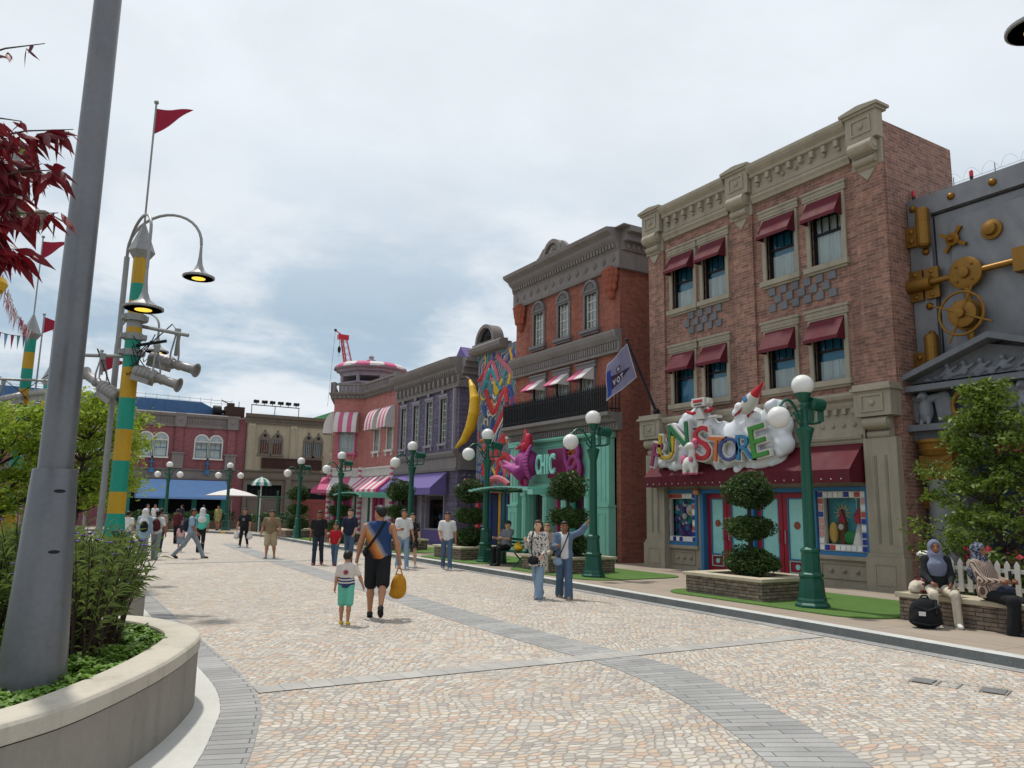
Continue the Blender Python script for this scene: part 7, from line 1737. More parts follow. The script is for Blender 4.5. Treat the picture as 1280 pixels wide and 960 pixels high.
HIP = .93
def person(label, x, y, face, H=1.7, skin='skin_tan', top=('tee', 'p_white_tee'), bot=('trousers', 'p_denim'), shoe='p_shoe_white', hair=('short', 'p_hair_black'),
           legs=((0, 0), (0, 0)), arms=((0, 6, 10), (0, 6, 10)), fem=False, child=False, lean=0, turn=0, z0=0., sit=None, wide=1., h=.016, over=None, group=None, look=0):
    """facing +Y in its own space, right hand at +X. legs: (swing, knee); arms: (swing, out, elbow[, inward]); degrees, left first"""
    t = thing('person', label, 'person', (x, y, z0), radians(face-90), group)
    S = H/1.705; hs = 1.28 if child else 1.08
    ln = radians(lean)
    def L(p):                                                    # torso leaning about the hips
        px, py, pz = p; dz = pz-.95
        return (px, py+dz*sin(ln), .95+dz*cos(ln)) if pz > .95 else p
    w = wide
    # ---- joints
    J = {}
    for i, s in ((0, -1), (1, 1)):
        a, k = radians(legs[i][0]), radians(legs[i][1]); out = radians(legs[i][2]) if len(legs[i]) > 2 else 0
        hp = np.array([s*.088*w, 0, HIP]); d = np.array([s*sin(out), sin(a)*cos(out), -cos(a)*cos(out)]); kn = hp+d*.43; b = a-k; an = kn+np.array([s*sin(out)*.3, sin(b), -cos(b)])*.425; J['leg%d' % i] = (hp, kn, an, b)
        a, o, e = (radians(v) for v in arms[i][:3]); inw = arms[i][3] if len(arms[i]) > 3 else 0
        sh = np.array(L((s*(.168 if fem or child else .185)*w, 0, 1.395))); d = np.array([s*sin(o), sin(a)*cos(o), -cos(a)*cos(o)]); el = sh+d*.275
        f_ = np.array([s*sin(o)*.7-s*inw, sin(a+e), -cos(a+e)]); f_ /= np.linalg.norm(f_); wr = el+f_*.245; J['arm%d' % i] = (sh, el, wr, f_)
    low = min(J['leg0'][2][2], J['leg1'][2][2])-.075
    if sit is not None: low = HIP-.10-sit/S                       # the seat carries the figure
    def fin(V, hc=None):
        V = np.array(V, float).copy(); V[:, 2] -= low; return V*S
    def emit_(name, sdf, mat, parent=t, hh=None, head=False):
        V, F = sdf.mesh(hh or h)
        if head: V = headT(V)
        return mesh_np(name, fin(V), F, mat, parent, smooth=True, local=True)
    hc = np.array(L((0, .012, 1.472))); rot = radians(look)
    def headT(V):                                                # enlarge a child's head, turn it on the neck
        q = (V-np.array([0, .012, 1.50]))*hs; c, s_ = cos(rot), sin(rot); q = np.stack([q[:, 0]*c-q[:, 1]*s_, q[:, 0]*s_+q[:, 1]*c, q[:, 2]], 1); return q+hc
    def HP(p): return headT(np.array([p], float))[0]
    # ---- body
    b = SDF(.03)
    torso = [((0, 0, .97), ((.16 if fem else .15)*w, .105*w, .12)), ((0, .0, 1.10), ((.122 if fem else .138)*w, .092*w, .14)), ((0, .005, 1.27), ((.145 if fem else .168)*w, .105*w, .16))]
    for c, r in torso: b.ell(L(c), r, .06)
    b.cone(L((-.13*w, 0, 1.395)), L((.13*w, 0, 1.395)), .058); b.cone(L((0, -.02, 1.45)), L((-.11*w, -.01, 1.40)), .045, .05); b.cone(L((0, -.02, 1.45)), L((.11*w, -.01, 1.40)), .045, .05); b.cone(L((0, -.008, 1.41)), HP((0, .0, 1.54)), .056*w, .052)
    b.ell(HP((0, .008, 1.625)), np.array((.074, .092, .1))*hs, .02); b.ell(HP((0, .035, 1.565)), np.array((.056, .06, .062))*hs, .03)
    b.cone(HP((0, .098, 1.625)), HP((0, .116, 1.59)), .010*hs, .015*hs, .012); b.ell(HP((0, .096, 1.553)), np.array((.024, .012, .008))*hs, .012)
    for s in (-1, 1): b.ell(HP((s*.077, .0, 1.61)), np.array((.012, .02, .03))*hs, .008)
    for i in (0, 1):
        hp, kn, an, bb = J['leg%d' % i]; b.cone(hp, kn, .082*w, .052*w); m_ = kn+(an-kn)*.35+np.array([0, -.012*cos(bb), -.012*sin(bb)]); b.cone(kn, m_, .05*w, .052*w); b.cone(m_, an, .05*w, .034)
        tp = bb*.55; fd = np.array([0, cos(tp), sin(tp)]); b.cone(an+np.array([0, 0, -.035]), an+fd*.12+np.array([0, 0, -.045]), .034, .026)
        sh, el, wr, f_ = J['arm%d' % i]; b.cone(sh, el, .047*w, .037*w); b.cone(el, el+(wr-el)*.35, .037*w, .039*w); b.cone(el+(wr-el)*.35, wr, .039*w, .025); b.cone(wr, wr+f_*.075, .024, .029, .015)
    V, F = b.mesh(h); n_bodyV = len(V); Vs = [fin(V)]; Fs = [F]
    fm = MB()                                                    # fingers and thumb, rooted in the palm
    for i, s in ((0, -1), (1, 1)):
        sh, el, wr, f_ = J['arm%d' % i]; side = np.cross(f_, np.array([s, 0, 0.])); nn = np.linalg.norm(side); side = side/nn if nn > .2 else np.array([0, 1, 0.]); pal = np.cross(side, f_); cur = -pal*s if (-pal*s)[0]*-s > 0 else pal*s
        for k in range(4):
            o = (k-1.5)*.017; l_ = (.058, .068, .064, .05)[k]; p0 = wr+f_*.065+side*o; p1 = wr+f_*(.085+l_*.45)+side*o*1.1+cur*.008; p2 = p1+(f_*.75+cur*.6)*l_*.4; p3 = p2+(f_*.3+cur*.9)*l_*.32; fm.tube([p0, p1, p2, p3], [.0095, .009, .008, .006], 6)
        p0 = wr+f_*.02+side*.02; fm.tube([p0, p0+f_*.03+side*.022, p0+f_*.058+side*.026+cur*.012], [.012, .0105, .007], 6)
    Vs.append(fin(np.array(fm.v))); F2 = [tuple(q+len(V) for q in f_) for f_ in fm.f]
    mb = MB(); mb.v = [tuple(p) for p in np.concatenate(Vs)]; mb.f = [tuple(int(i) for i in f_) for f_ in F]+F2; mb.m = [0]*len(mb.f)
    body = mb.build('body', 'p_'+skin, t, smooth=True, local=True, recalc=False)
    fe = MB()
    for s in (-1, 1): c = HP((s*.031, .093, 1.628)); fe.ell(tuple(c), (.011*hs, .008*hs, .007*hs), 8, 5, 0); fe.tube([HP((s*.016, .1, 1.648)), HP((s*.034, .098, 1.652)), HP((s*.05, .088, 1.645))], .004, 4, 0)
    fe.ell(tuple(HP((0, .106, 1.555))), (.02*hs, .006, .006*hs), 8, 5, 1); fe.v = [tuple(q) for q in fin(np.array(fe.v))]
    fe.build('face', ['p_eye_dark', 'p_lip'], t, smooth=True, local=True)
    # ---- top
    kind, mat = top[0], top[1]; hem = {'tee': .88, 'long': .86, 'tank': .90, 'crop': 1.0, 'shirt': .84, 'dress': .62, 'tunic': .72}[kind]; g_ = .022 if kind != 'tunic' else .035
    c_ = SDF(.05)
    for c, r in torso[1:]: c_.ell(L(c), (r[0]+g_+.006, r[1]+g_, r[2]+.03), .07)
    c_.ell(L((0, 0, .98)), (.16*w+g_+.012, .115*w+g_, .16), .07); c_.cone(L((-.135*w, 0, 1.39)), L((.135*w, 0, 1.39)), .068); c_.cone(L((0, -.02, 1.435)), L((-.12*w, -.01, 1.40)), .052, .06); c_.cone(L((0, -.02, 1.435)), L((.12*w, -.01, 1.40)), .052, .06)
    if kind in ('tunic',): c_.cone((0, 0, .98), (0, .02, .74), .17*w, .20*w)
    if kind == 'dress': c_.cone((0, 0, .98), (0, 0, .64), .165*w, .20*w, .05)
    for i, s in ((0, -1), (1, 1)):
        sh, el, wr, f_ = J['arm%d' % i]
        if kind in ('tee', 'shirt', 'dress', 'crop'): c_.cone(sh, sh+(el-sh)*.74, .066*w, .068*w)
        if kind in ('long', 'tunic'): c_.cone(sh, el, .066*w, .056*w); c_.cone(el, wr, .055*w, .04)
    if kind == 'tank':
        for s in (-1, 1): sx_ = s*.205*w; c_.sub(lambda X, Y, Z: .075-np.sqrt((X-sx_)**2+(Z-1.36-(Y*0))**2*.5))
    nk = L((0, .035, 1.475)); c_.sub(lambda X, Y, Z: .066-np.sqrt((X-nk[0])**2+(Y-nk[1])**2+(Z-nk[2])**2))
    if sit is None: c_.sub(lambda X, Y, Z: hem-Z)
    else: c_.sub(lambda X, Y, Z: np.minimum(.87-Z, 1+0*X))
    emit_('shirt', c_, mat)
    if over:                                                     # open over-shirt
        q = SDF(.04)
        for c, r in torso: q.ell(L(c), (r[0]+.045, r[1]+.045, r[2]+.04), .07)
        q.cone(L((-.14, 0, 1.39)), L((.14, 0, 1.39)), .078)
        for i in (0, 1): sh, el, wr, f_ = J['arm%d' % i]; q.cone(sh, el, .075, .07); q.cone(el, el+(wr-el)*.6, .07, .068)
        q.sub(lambda X, Y, Z: np.minimum(Y-.02, .085-np.abs(X))); q.sub(lambda X, Y, Z: .085-np.sqrt(X**2+(Y-nk[1])**2+(Z-nk[2])**2)); q.sub(lambda X, Y, Z: .80-Z); emit_('overshirt', q, over)
    # ---- trousers, shorts or skirt
    bk, bm = bot; c_ = SDF(.04)
    if bk != 'none':
        c_.ell((0, 0, .96), (.165*w+.008, .115*w+.008, .105), .05)
        for i in (0, 1):
            hp, kn, an, bb = J['leg%d' % i]
            if bk == 'shorts': e = hp+(kn-hp)*.95; c_.cone(hp, e, .10*w, .095*w)
            elif bk == 'skirt': c_.cone(hp, hp+(kn-hp)*.75, .12*w, .13*w, .08)
            else:
                fl = {'trousers': .062, 'wide': .10, 'slim': .05}[bk]; c_.cone(hp, kn, .098*w, (.07 if bk != 'wide' else .085)*w); c_.cone(kn, an+(an-kn)*.08, (.068 if bk != 'wide' else .085)*w, fl*w)
        c_.sub(lambda X, Y, Z: Z-1.04); emit_('trousers' if bk not in ('shorts', 'skirt') else bk, c_, bm)
    # ---- shoes
    for i in (0, 1):
        hp, kn, an, bb = J['leg%d' % i]; tp = bb*.8 if bb < -.15 else 0.; f_ = np.array([0, cos(tp), sin(tp)]); dn = np.array([0, sin(tp), -cos(tp)])
        c_ = SDF(.02); c_.cone(an+dn*.035-f_*.02, an+dn*.045+f_*.13, .042, .034); c_.ell(an+dn*.012+f_*.01, (.043, .055, .045)); c_.ell(an+dn*.05+f_*.14, (.042, .05, .028)); V, F = c_.mesh(h*.9)
        fl_ = an+dn*.075; dd = (V-fl_)@dn; V = V-np.outer(np.maximum(dd, 0), dn); so_ = mesh_np('shoe', fin(V), F, shoe, t, smooth=True, local=True)
        ms = MB(); ring_ = [an+dn*.067+f_*(.05+.135*cos(k*pi/8))+np.array([.045*sin(k*pi/8)*(1.0-.12*cos(k*pi/8)), 0, 0]) for k in range(16)]; ms.add([tuple(p) for p in ring_]+[tuple(p+dn*.016) for p in ring_], [tuple(range(16)), tuple(range(16, 32))]+[(k, (k+1) % 16, 16+(k+1) % 16, 16+k) for k in range(16)]); ms.v = [tuple(p) for p in fin(np.array(ms.v))]; ms.build('sole', 'p_sole' if shoe != 'p_shoe_black' else 'p_shoe_black', so_, local=True)
    # ---- hair or head cover
    hk, hm = hair; c_ = SDF(.02)
    if hk in ('short', 'bob', 'long', 'tied', 'cap'):
        c_.ell((0, -.006, 1.638), (.085, .1, .1)); c_.ell((0, .03, 1.69), (.07, .07, .045))
        if hk == 'bob': c_.ell((0, -.03, 1.57), (.1, .075, .1)); c_.ell((0, -.05, 1.52), (.09, .06, .07))
        if hk == 'long': c_.ell((0, -.035, 1.56), (.092, .07, .12)); c_.cone((0, -.07, 1.5), (0, -.085, 1.34), .075, .05)
        if hk == 'tied': c_.cone((0, -.1, 1.66), (0, -.12, 1.5), .035, .025)
        c_.sub(lambda X, Y, Z: np.minimum(Y-.035+(np.abs(X)*.35), 1.672-Z+Y*.05))
        if hk in ('short', 'cap'): c_.sub(lambda X, Y, Z: 1.565-Z); c_.sub(lambda X, Y, Z: np.minimum(Y+.0, 1.62-Z))
        emit_('hair', c_, hm, hh=.011, head=True)
        if hk == 'cap':
            c_ = SDF(.015); c_.ell((0, 0, 1.67), (.092, .108, .075)); c_.ell((0, .13, 1.665), (.065, .07, .012)); c_.sub(lambda X, Y, Z: 1.652-Z); emit_('cap', c_, 'p_denim_dark', hh=.011, head=True)
    if hk == 'hijab':
        c_ = SDF(.05); c_.ell((0, -.005, 1.63), (.098, .112, .115)); c_.ell((0, .02, 1.52), (.095, .1, .08)); c_.cone((0, .0, 1.46), (0, .015, 1.36), .115, .16); c_.ell((0, .05, 1.27), (.15, .12, .14)); c_.ell((0, -.04, 1.3), (.15, .11, .13))
        c_.sub(lambda X, Y, Z: np.minimum(Y-.045, (1-np.sqrt((X/.058)**2+((Z-1.612)/.078)**2))*.06)); emit_('headscarf', c_, hm, hh=.012, head=True)
    J = {k: tuple(fin([p])[0] if j < 3 else p for j, p in enumerate(v)) for k, v in J.items()}
    return t, J, S, (lambda p: fin([L(p)])[0])
def wp(t, p):                                                    # from a person's own space to the world
    c, s = cos(t.rotation_euler.z), sin(t.rotation_euler.z); return Vector((t.location.x+p[0]*c-p[1]*s, t.location.y+p[0]*s+p[1]*c, t.location.z+p[2]))
def carried(name, label, cat, mat, t, c, r, strap=None, smat='black_cloth', extra=None):
    """bag made of a sculpted body and a strap, placed in world space from its owner's points"""
    w0 = wp(t, c); o = thing(name, label, cat, w0, t.rotation_euler.z); q = SDF(.04); q.ell((0, 0, 0), r); q.ell((0, r[1]*.5, -r[2]*.35), (r[0]*.75, r[1]*.7, r[2]*.45)); q.ell((0, 0, -r[2]*.45), (r[0]*1.02, r[1]*1.02, r[2]*.55)); V, F = q.mesh(.016); mesh_np('body', V, F, mat, o, smooth=True, local=True)
    c0 = np.array(c)
    for st in (strap or []): part('strap', o, lambda mb: mb.tube([tuple(np.array(p)-c0) for p in st], .012, 6), smat, smooth=True, local=True)
    if extra: extra(o)
    return o

AWAY, TOWARD, LEFT, RIGHT = 59, 239, 149, -31
# the pair in front, seen from behind
man, Jm, Sm, Pm = person('man in a sleeveless orange and navy sports top and black shorts walking away', 4.77, 12.1, AWAY+6, 1.78, 'skin_tan', ('tank', 'c_tank'), ('shorts', 'p_black_tee'), 'p_shoe_black', ('short', 'p_hair_black'),
    ((7, 3), (-16, 30)), ((10, 16, 6), (-4, 17, 8)), h=.012, wide=1.1, look=42)
boy, Jb, Sb, Pb = person('small child in a patterned tee, mint shorts and yellow shoes beside the man', 4.08, 11.6, AWAY, 1.06, 'skin_tan', ('tee', 'c_boytee'), ('shorts', 'p_mint_short'), 'p_yellow_shoe', ('short', 'p_hair_black'),
    ((3, 2), (-4, 5)), ((-2, 12, 6), (6, 28, 10)), child=True, h=.012, wide=1.08)
def f(mb):
    for k in range(8): a = 2*pi*k/8; c = np.array((0, -.172, 1.255)); mb.tube([tuple(c+np.array((.012*cos(a), 0, .012*sin(a)))), tuple(c+np.array((.062*cos(a), -.002, .062*sin(a))))], .011, 5)
mb = MB(); f(mb); mb.v = [tuple(Pb((p[0], p[1]+.02, p[2]))) for p in mb.v]; mb.build('print', 'flag_red', boy, local=True)
hr = Jm['arm1'][2]+np.array((0, .0, -.09))
bg_ = thing('yellow_bag', 'soft mustard yellow bag hanging from the right hand of the walking man', 'bag', wp(man, hr), man.rotation_euler.z)
q = SDF(.05); q.ell((0, 0, -.36), (.13, .08, .17)); q.ell((.01, 0, -.26), (.1, .07, .12)); q.ell((-.03, 0, -.46), (.12, .08, .07)); q.ell((.05, .05, -.4), (.07, .05, .09)); V, F = q.mesh(.013); M('mustard', '#b47c12', .7, var=.2, scale=7); mesh_np('body', V, F, 'mustard', bg_, smooth=True, local=True)
part('handle', bg_, lambda mb: (mb.tube([(-.05, 0, -.17), (-.02, 0, -.06), (0, 0, .0), (.025, .01, -.06), (.06, 0, -.17)], .011, 6)), 'mustard', smooth=True, local=True)
st = thing('shoulder_bag', 'black cross body strap and pouch on the back of the walking man', 'bag', wp(man, Pm((-.1, -.1, 1.1))), man.rotation_euler.z)
c0 = Pm((-.1, -.1, 1.1)); pts = [Pm((.10, .05, 1.475)), Pm((.085, -.08, 1.46)), Pm((.0, -.142, 1.30)), Pm((-.1, -.142, 1.15)), Pm((-.185, -.06, 1.03))]
part('strap', st, lambda mb: mb.tube([tuple(p-c0) for p in pts], .02, 6), 'black_cloth', smooth=True, local=True)
q = SDF(.03); c1 = Pm((-.19, -.04, 1.0))-c0; q.ell(c1, (.05, .1, .08)); V, F = q.mesh(.012); mesh_np('pouch', V, F, 'black_cloth', st, smooth=True, local=True)
# two women before the mint front
w1, J1, S1_, P1 = person('woman in a black and white spotted blouse and pale blue jeans walking towards us', 8.74, 13.4, TOWARD-25, 1.56, 'skin_pale', ('tunic', 'c_spots'), ('wide', 'p_denim_light'), 'p_grey_cloth', ('bob', 'p_hair_brown'), ((14, 4), (-14, 14)), ((12, 12, 40, .2), (25, 10, 95, .3)), True, h=.013, look=-25)
w2, J2, S2_, P2 = person('woman with one arm raised in open denim shirt, white top and wide blue jeans', 9.25, 13.2, TOWARD, 1.54, 'skin_brown', ('tee', 'p_white_tee'), ('wide', 'p_denim'), 'p_shoe_tan', ('tied', 'p_hair_black'), ((12, 4), (-12, 12)), ((128, 50, 18), (15, 14, 85, .4)), True, h=.013, over='p_denim_shirt', look=6)
carried('handbag', 'small black handbag hanging in front of the spotted blouse', 'bag', 'black_cloth', w1, P1((.02, .22, .86)), (.11, .06, .085), [[P1((.1, .05, 1.48)), P1((.09, .17, 1.3)), P1((.06, .23, 1.0)), P1((.03, .22, .93))]])
carried('handbag', 'small grey blue pouch on a thin strap across the white top', 'bag', 'p_denim_light', w2, P2((.16, .14, .84)), (.085, .05, .08), [[P2((-.1, .06, 1.48)), P2((-.03, .17, 1.3)), P2((.08, .19, 1.05)), P2((.15, .16, .9))]])
# the group behind
m5, J5, _, P5 = person('young man in white tee and blue jeans facing us, alone near the kerb', 10.29, 20.7, TOWARD+8, 1.68, 'skin_tan', ('tee', 'p_white_tee'), ('trousers', 'p_denim'), 'p_shoe_white', ('short', 'p_hair_black'), ((16, 2), (-14, 12)), ((-12, 10, 12), (14, 10, 35, .2)), h=.016)
m6, J6, _, P6 = person('young man in loose white tee and light jeans looking aside with a phone', 9.2, 21.4, TOWARD+24, 1.72, 'skin_tan', ('shirt', 'p_white_tee'), ('trousers', 'p_denim_light'), 'p_shoe_white', ('short', 'p_hair_black'), ((10, 2), (-12, 10)), ((8, 10, 20), (18, 10, 75, .35)), h=.016, look=30)
w7, J7, _, _ = person('woman in a short dark patterned dress close behind the white tee pair', 9.72, 21.95, TOWARD+20, 1.62, 'skin_pale', ('dress', 'c_dress'), ('none', ''), 'p_shoe_white', ('tied', 'p_hair_black'), ((14, 3), (-12, 14)), ((5, 8, 15), (30, 12, 110, .2)), True, h=.016)
m8, _, _, _ = person('man in black tee and dark navy trousers walking at the left of the group', 7.37, 23.7, TOWARD+5, 1.64, 'skin_brown', ('tee', 'p_black_tee'), ('trousers', 'p_denim_dark'), 'p_shoe_red', ('short', 'p_hair_black'), ((-14, 12), (14, 3)), ((10, 9, 15), (-10, 10, 10)), h=.016)
c9, _, _, _ = person('child in bright red tee and blue jeans walking beside the black tee man', 7.77, 23.3, TOWARD, 1.25, 'skin_tan', ('tee', 'p_red_tee'), ('trousers', 'p_denim'), 'p_shoe_red', ('short', 'p_hair_black'), ((14, 3), (-14, 12)), ((8, 9, 40, .2), (8, 9, 40, .2)), child=True, h=.016)
w10, J10, _, P10 = person('woman in navy top and blue jeans right behind the child in red', 8.43, 23.9, TOWARD, 1.70, 'skin_pale', ('tee', 'p_navy_tee'), ('trousers', 'p_denim'), 'p_shoe_white', ('tied', 'p_hair_black'), ((10, 3), (-10, 10)), ((8, 9, 40, .2), (8, 12, 60, .3)), True, h=.016)
m11, _, _, _ = person('stocky man in brown tee and khaki shorts walking towards us', 6.77, 27.1, TOWARD, 1.60, 'skin_tan', ('tee', 'p_tan_tee'), ('shorts', 'p_khaki'), 'p_shoe_tan', ('short', 'p_hair_black'), ((-8, 8), (8, 2)), ((6, 18, 12), (-4, 18, 12)), h=.018, wide=1.2, look=-20)
m12, J12, _, P12 = person('man in black clothes with a printed tee carrying white plastic bags', 7.49, 34.6, TOWARD, 1.64, 'skin_tan', ('tee', 'p_black_tee'), ('slim', 'p_black_tee'), 'p_shoe_white', ('short', 'p_hair_black'), ((-14, 14), (12, 2)), ((4, 14, 10), (4, 14, 10)), h=.02)
mb = MB(); mb.add([tuple(P12((.06*cos(a)*(1.2 if k % 2 else .8), .158, 1.24+.07*sin(a)))) for k, a in enumerate(np.linspace(0, 2*pi, 13)[:-1])], [tuple(range(12))]); mb.build('print', 'p_grey_cloth', m12, local=True, recalc=False)
for i in (0, 1):
    hnd = J12['arm%d' % i][2]+np.array((0, 0, -.08)); carried('plastic_bag', 'crumpled white plastic bag in the %s hand of the man in black' % ('right', 'left')[1-i], 'bag', 'white_cloth', m12, hnd+np.array((0, 0, -.26)), (.12, .08, .16), [[hnd+np.array((-.03, 0, -.12)), hnd, hnd+np.array((.03, 0, -.12))]], 'white_cloth')
m13, J13, _, P13 = person('man in pale blue shirt and grey trousers striding right with a dark backpack', 4.34, 27.8, RIGHT+8, 1.70, 'skin_brown', ('tee', 'p_blue_shirt'), ('trousers', 'p_grey_trouser'), 'p_shoe_black', ('short', 'p_hair_black'), ((30, 6), (-28, 14)), ((-14, 8, 20), (16, 8, 25)), h=.016, look=-12)
carried('backpack', 'dark navy backpack worn by the striding man in grey trousers', 'backpack', 'p_navy_tee', m13, P13((0, -.2, 1.2)), (.15, .1, .22), [[P13((s*.1, -.1, 1.4)), P13((s*.1, .0, 1.47)), P13((s*.1, .13, 1.35)), P13((s*.12, .1, 1.1)), P13((s*.12, -.1, 1.02))] for s in (-1, 1)])
g14, _, _, _ = person('little girl in pale pink top behind the striding man', 4.55, 31.6, AWAY+30, 1.0, 'skin_tan', ('tee', 'p_pink_shirt'), ('skirt', 'p_grey_trouser'), 'p_shoe_white', ('long', 'p_hair_black'), ((4, 2), (-4, 4)), ((4, 10, 10), (4, 10, 20)), child=True, h=.02)
m15, _, _, _ = person('person in dark maroon shirt and black trousers standing before the blue canopy', 5.35, 38.5, AWAY, 1.55, 'skin_brown', ('tee', 'p_maroon_shirt'), ('trousers', 'p_black_tee'), 'p_shoe_black', ('short', 'p_hair_black'), ((5, 2), (-5, 4)), h=.025)
w16, J16, _, P16 = person('person in white tee and grey jeans with dark backpack walking away', 3.25, 27.7, AWAY+12, 1.56, 'skin_brown', ('tee', 'p_white_tee'), ('trousers', 'p_grey_trouser'), 'p_grey_cloth', ('tied', 'p_hair_black'), ((8, 3), (-10, 10)), ((8, 12, 15), (-8, 16, 20)), True, h=.018)
carried('backpack', 'dark plum backpack worn by the person in the white tee', 'backpack', 'p_maroon_shirt', w16, P16((0, -.19, 1.2)), (.14, .09, .2))
w17, J17, _, P17 = person('person in pale blue robe and light headscarf at the far left', 2.85, 27.5, AWAY+8, 1.60, 'skin_tan', ('tunic', 'p_blue_shirt'), ('wide', 'p_grey_trouser'), 'p_shoe_white', ('hijab', 'p_white_tee'), ((6, 2), (-6, 5)), ((5, 9, 15), (5, 9, 15)), True, h=.02)
carried('backpack', 'small black backpack worn by the person in the pale robe', 'backpack', 'black_cloth', w17, P17((.05, -.2, 1.12)), (.12, .08, .17))
m18, _, _, _ = person('person in dusty brown top partly behind the white tee walker', 3.85, 31.9, AWAY, 1.60, 'skin_brown', ('tee', 'p_dusty'), ('trousers', 'p_denim_dark'), 'p_shoe_black', ('short', 'p_hair_black'), ((4, 2), (-4, 4)), h=.025, wide=1.1)
w19, _, _, _ = person('person in white cap and pale teal top just behind the striding man', 5.2, 31.2, AWAY+20, 1.64, 'skin_tan', ('tee', 'p_teal_bag'), ('trousers', 'p_black_tee'), 'p_shoe_black', ('hijab', 'p_white_tee'), ((6, 2), (-6, 5)), h=.025)
FARP = [(9.0, 53.8, AWAY, 'p_denim_dark', 'p_black_tee', 'man in dark blue shirt standing with his back to us by the blue canopy'), (10.0, 54.2, TOWARD, 'c_olive', 'p_khaki', 'woman in an olive print dress under the grey parasol'), (6.2, 54.6, TOWARD, 'p_white_tee', 'p_denim', 'distant person in white top under the left of the blue canopy'), (7.9, 55.2, LEFT, 'p_navy_tee', 'p_grey_trouser', 'distant person in navy top under the middle of the blue canopy'), (5.6, 53.2, RIGHT, 'p_grey_cloth', 'p_denim_dark', 'distant person in grey top at the left end of the blue canopy')]
for x, y, fc, tp, bt_, lb in FARP: person(lb, x, y, fc, 1.62, 'skin_tan', ('dress' if tp == 'c_olive' else 'tee', tp), ('none' if tp == 'c_olive' else 'trousers', bt_), 'p_shoe_black', ('long' if tp == 'c_olive' else 'short', 'p_hair_black'), ((5, 2), (-5, 4)), h=.03, z0=.12)
w20, _, _, _ = person('person in white at the far left behind the reeds', 2.55, 29.8, AWAY, 1.5, 'skin_tan', ('tee', 'p_white_tee'), ('trousers', 'p_denim'), 'p_shoe_white', ('short', 'p_hair_black'), ((5, 2), (-5, 4)), h=.025)
# seated people
s1, _, _, _ = person('man in cap and grey shirt sitting on the bench reading', 12.02, 20.2, LEFT+45, 1.66, 'skin_pale', ('tee', 'p_grey_cloth'), ('trousers', 'p_black_tee'), 'p_shoe_black', ('cap', 'p_hair_brown'), ((84, 80, 4), (80, 88, 4)), ((35, 8, 62, .3), (35, 8, 62, .3)), sit=.45, z0=.12, lean=-8, h=.016)
nb = thing('yellow_bag', 'small yellow bag lying on the bench beside the man in the cap', 'bag', (12.0, 19.45, .57)); q = SDF(.05); q.ell((0, 0, .1), (.13, .2, .1)); q.ell((.02, .1, .16), (.09, .1, .08)); V, F = q.mesh(.02); mesh_np('body', V, F, 'yellow', nb, smooth=True, local=True)
part('handle', nb, lambda mb: mb.tube([(0, -.08, .18), (0, -.03, .27), (0, .04, .26), (0, .08, .2)], .012, 6), 'yellow', smooth=True, local=True)
s2_, _, _, _ = person('fair haired woman in a dusty pink top sitting on the planter edge behind the pair', 11.72, 17.55, TOWARD-20, 1.62, 'skin_pale', ('long', 'p_dusty'), ('trousers', 'p_cream_cloth'), 'p_shoe_tan', ('long', 'p_hair_fair'), ((84, 84, 3), (80, 86, 3)), ((25, 10, 80, .3), (50, 10, 90, .2)), True, sit=.44, z0=.12, lean=-4, h=.016)
s3, J3, _, P3 = person('seated woman in grey blue headscarf and pale trousers on the stone seat wall', 12.0, 7.05, TOWARD-18, 1.60, 'skin_brown', ('long', 'p_black_tee'), ('trousers', 'p_cream_cloth'), 'p_shoe_white', ('hijab', 'p_hijab_blue'), ((82, 84, 10), (82, 80, 8)), ((24, 6, 40, .3), (24, 6, 44, .3)), True, sit=.44, z0=.12, lean=-6, h=.013)
s4, J4, _, P4 = person('seated person in patterned headscarf and striped top looking at a phone', 12.02, 6.28, TOWARD+28, 1.60, 'skin_brown', ('tunic', 'c_stripes'), ('wide', 'p_black_tee'), 'p_shoe_black', ('hijab', 'c_hijab_print'), ((74, 62, 8), (80, 84, 6)), ((28, 8, 60, .3), (28, 8, 62, .3)), True, sit=.44, z0=.12, lean=-16, h=.013)
def phone(t, J, label):
    c = (J['arm0'][2]+J['arm1'][2])/2+np.array((0, .07, .05)); o = thing('phone', label, 'phone', wp(t, c), t.rotation_euler.z); part('body', o, lambda mb: mb.bx((0, 0, .03), (.075, .012, .15)), 'black_metal', bevel=.004, local=True)
phone(s4, J4, 'dark phone held by the seated person in the striped top'); 
o = thing('phone', 'dark phone held by the young man in light jeans', 'phone', wp(m6, J6['arm1'][2]+np.array((0, .1, .02))), m6.rotation_euler.z); part('body', o, lambda mb: mb.bx((0, 0, 0), (.07, .14, .012)), 'black_metal', local=True)
M('bag_red', '#7a1c28', .7)
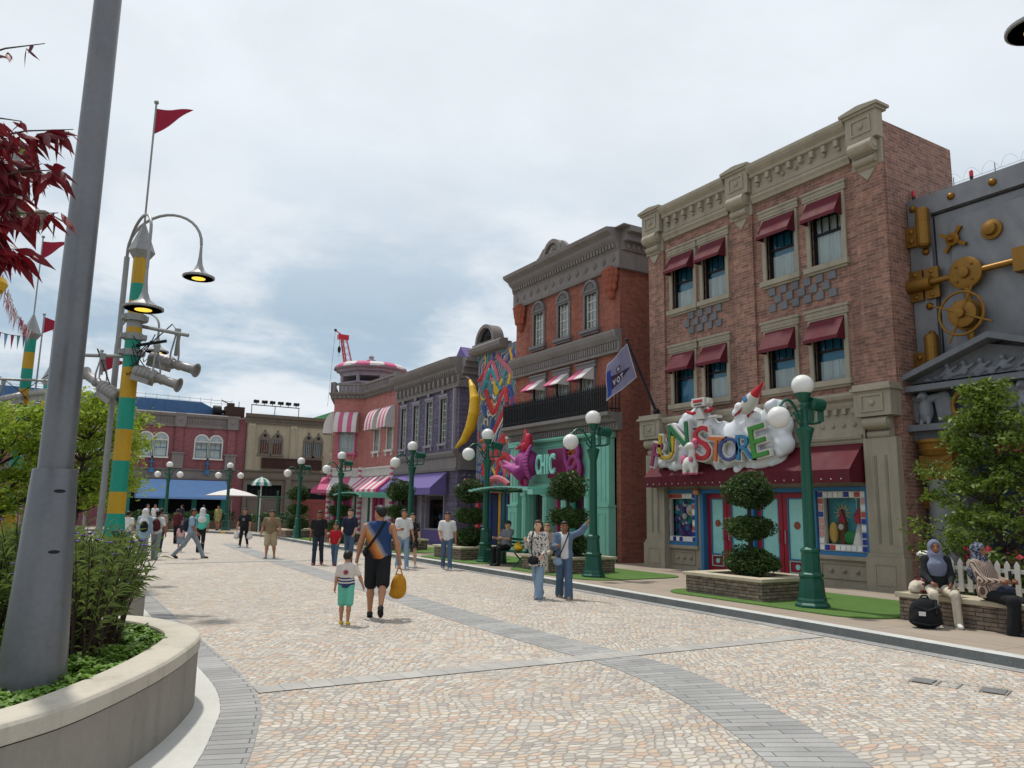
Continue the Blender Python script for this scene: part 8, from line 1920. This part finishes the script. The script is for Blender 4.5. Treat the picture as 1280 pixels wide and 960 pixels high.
def pack(name, label, loc, rz, mat, r, trim):
    o = thing(name, label, 'backpack', loc, rz); q = SDF(.05); q.ell((0, 0, r[2]), r); q.ell((0, r[1]*.6, r[2]*.7), (r[0]*.8, r[1]*.7, r[2]*.6)); q.ell((0, 0, r[2]*.5), (r[0]*1.05, r[1]*1.1, r[2]*.5)); V, F = q.mesh(.014); mesh_np('body', V, F, mat, o, smooth=True, local=True)
    part('strap', o, lambda mb: (mb.tube([(-.06, 0, r[2]*1.9), (-.03, .02, r[2]*2.15), (.03, .02, r[2]*2.15), (.06, 0, r[2]*1.9)], .014, 6), mb.tube([(-r[0]*.8, r[1]*.9, r[2]*1.5), (0, r[1]*1.35, r[2]*1.2), (r[0]*.8, r[1]*.9, r[2]*1.5)], .02, 6), mb.tube([(-r[0]*.95, r[1]*.7, r[2]*.4), (0, r[1]*1.4, r[2]*.3), (r[0]*.95, r[1]*.7, r[2]*.4)], .02, 6), mb.tube([(-r[0]*.5, -r[1]*.6, r[2]*1.75), (-r[0]*.6, r[1]*.6, r[2]*1.85), (-r[0]*.55, r[1]*1.2, r[2]*1.0)], .024, 6)), trim, smooth=True, local=True)
    part('patch', o, lambda mb: mb.bx((r[0]*.35, r[1]*1.28, r[2]*1.0), (.09, .02, .06)), 'white_cloth', local=True); return o
pack('backpack', 'black backpack standing on the ground before the seated woman in pale trousers', (11.42, 6.93, .12), radians(TOWARD-90-15), 'black_cloth', (.22, .13, .22), 'black_metal')
pack('backpack', 'small cream and dark red backpack lying on the seat wall by the fence post', (12.14, 7.46, .55), radians(200), 'p_cream_cloth', (.2, .12, .10), 'bag_red')
bl = thing('belt_bag', 'navy blue bag on the lap of the seated person in the striped top', 'bag', wp(s4, P4((0, .26, 1.0))), s4.rotation_euler.z); q = SDF(.04); q.ell((0, 0, 0), (.17, .09, .08)); V, F = q.mesh(.014); mesh_np('body', V, F, 'p_navy_tee', bl, smooth=True, local=True); part('strap', bl, lambda mb: mb.tube([(-.15, 0, .03), (-.18, -.18, .1)], .014, 5), 'p_navy_tee', local=True)
# stroller at the right edge
sr = thing('stroller', 'stroller with navy blue hood cut by the right picture edge', 'stroller', (11.7, 4.98, .12), radians(150))
def f(mb):
    for s in (-.25, .25): mb.tube([(s, -.35, .12), (s, .15, .62), (s, .45, 1.05)], .016, 6); mb.tube([(s, .35, .12), (s, 0, .5), (s, -.2, .72)], .016, 6)
    mb.tube([(-.25, .45, 1.05), (.25, .45, 1.05)], .02, 8)
part('frame', sr, f, 'steel', local=True)
part('seat', sr, lambda mb: (mb.prism([(-.22, .42), (.12, .4), (.32, .9), (.26, .92), (.08, .48), (-.22, .5)], 0, -.22, .22)), 'p_navy_tee', local=True)
q = SDF(.03); q.ell((0, .08, .88), (.27, .3, .24)); q.sub(lambda X, Y, Z: .2-np.sqrt(X**2*.6+(Y-.05)**2+(Z-.82)**2)); q.sub(lambda X, Y, Z: np.minimum(-.02-Y+(Z-.9), 1+0*X)); q.sub(lambda X, Y, Z: .82-Z); V, F = q.mesh(.02); mesh_np('hood', V, F, 'p_navy_tee', sr, smooth=True, local=True)
for sx_ in (-.27, .27):
    for sy_ in (-.36, .36): part('wheel', sr, lambda mb: mb.lathe([(.03, -.02), (.11, -.02), (.125, 0), (.11, .02), (.03, .02)], (sx_, sy_, .125), 18, axis=(1, 0, 0)), 'black_metal', smooth=True, local=True)
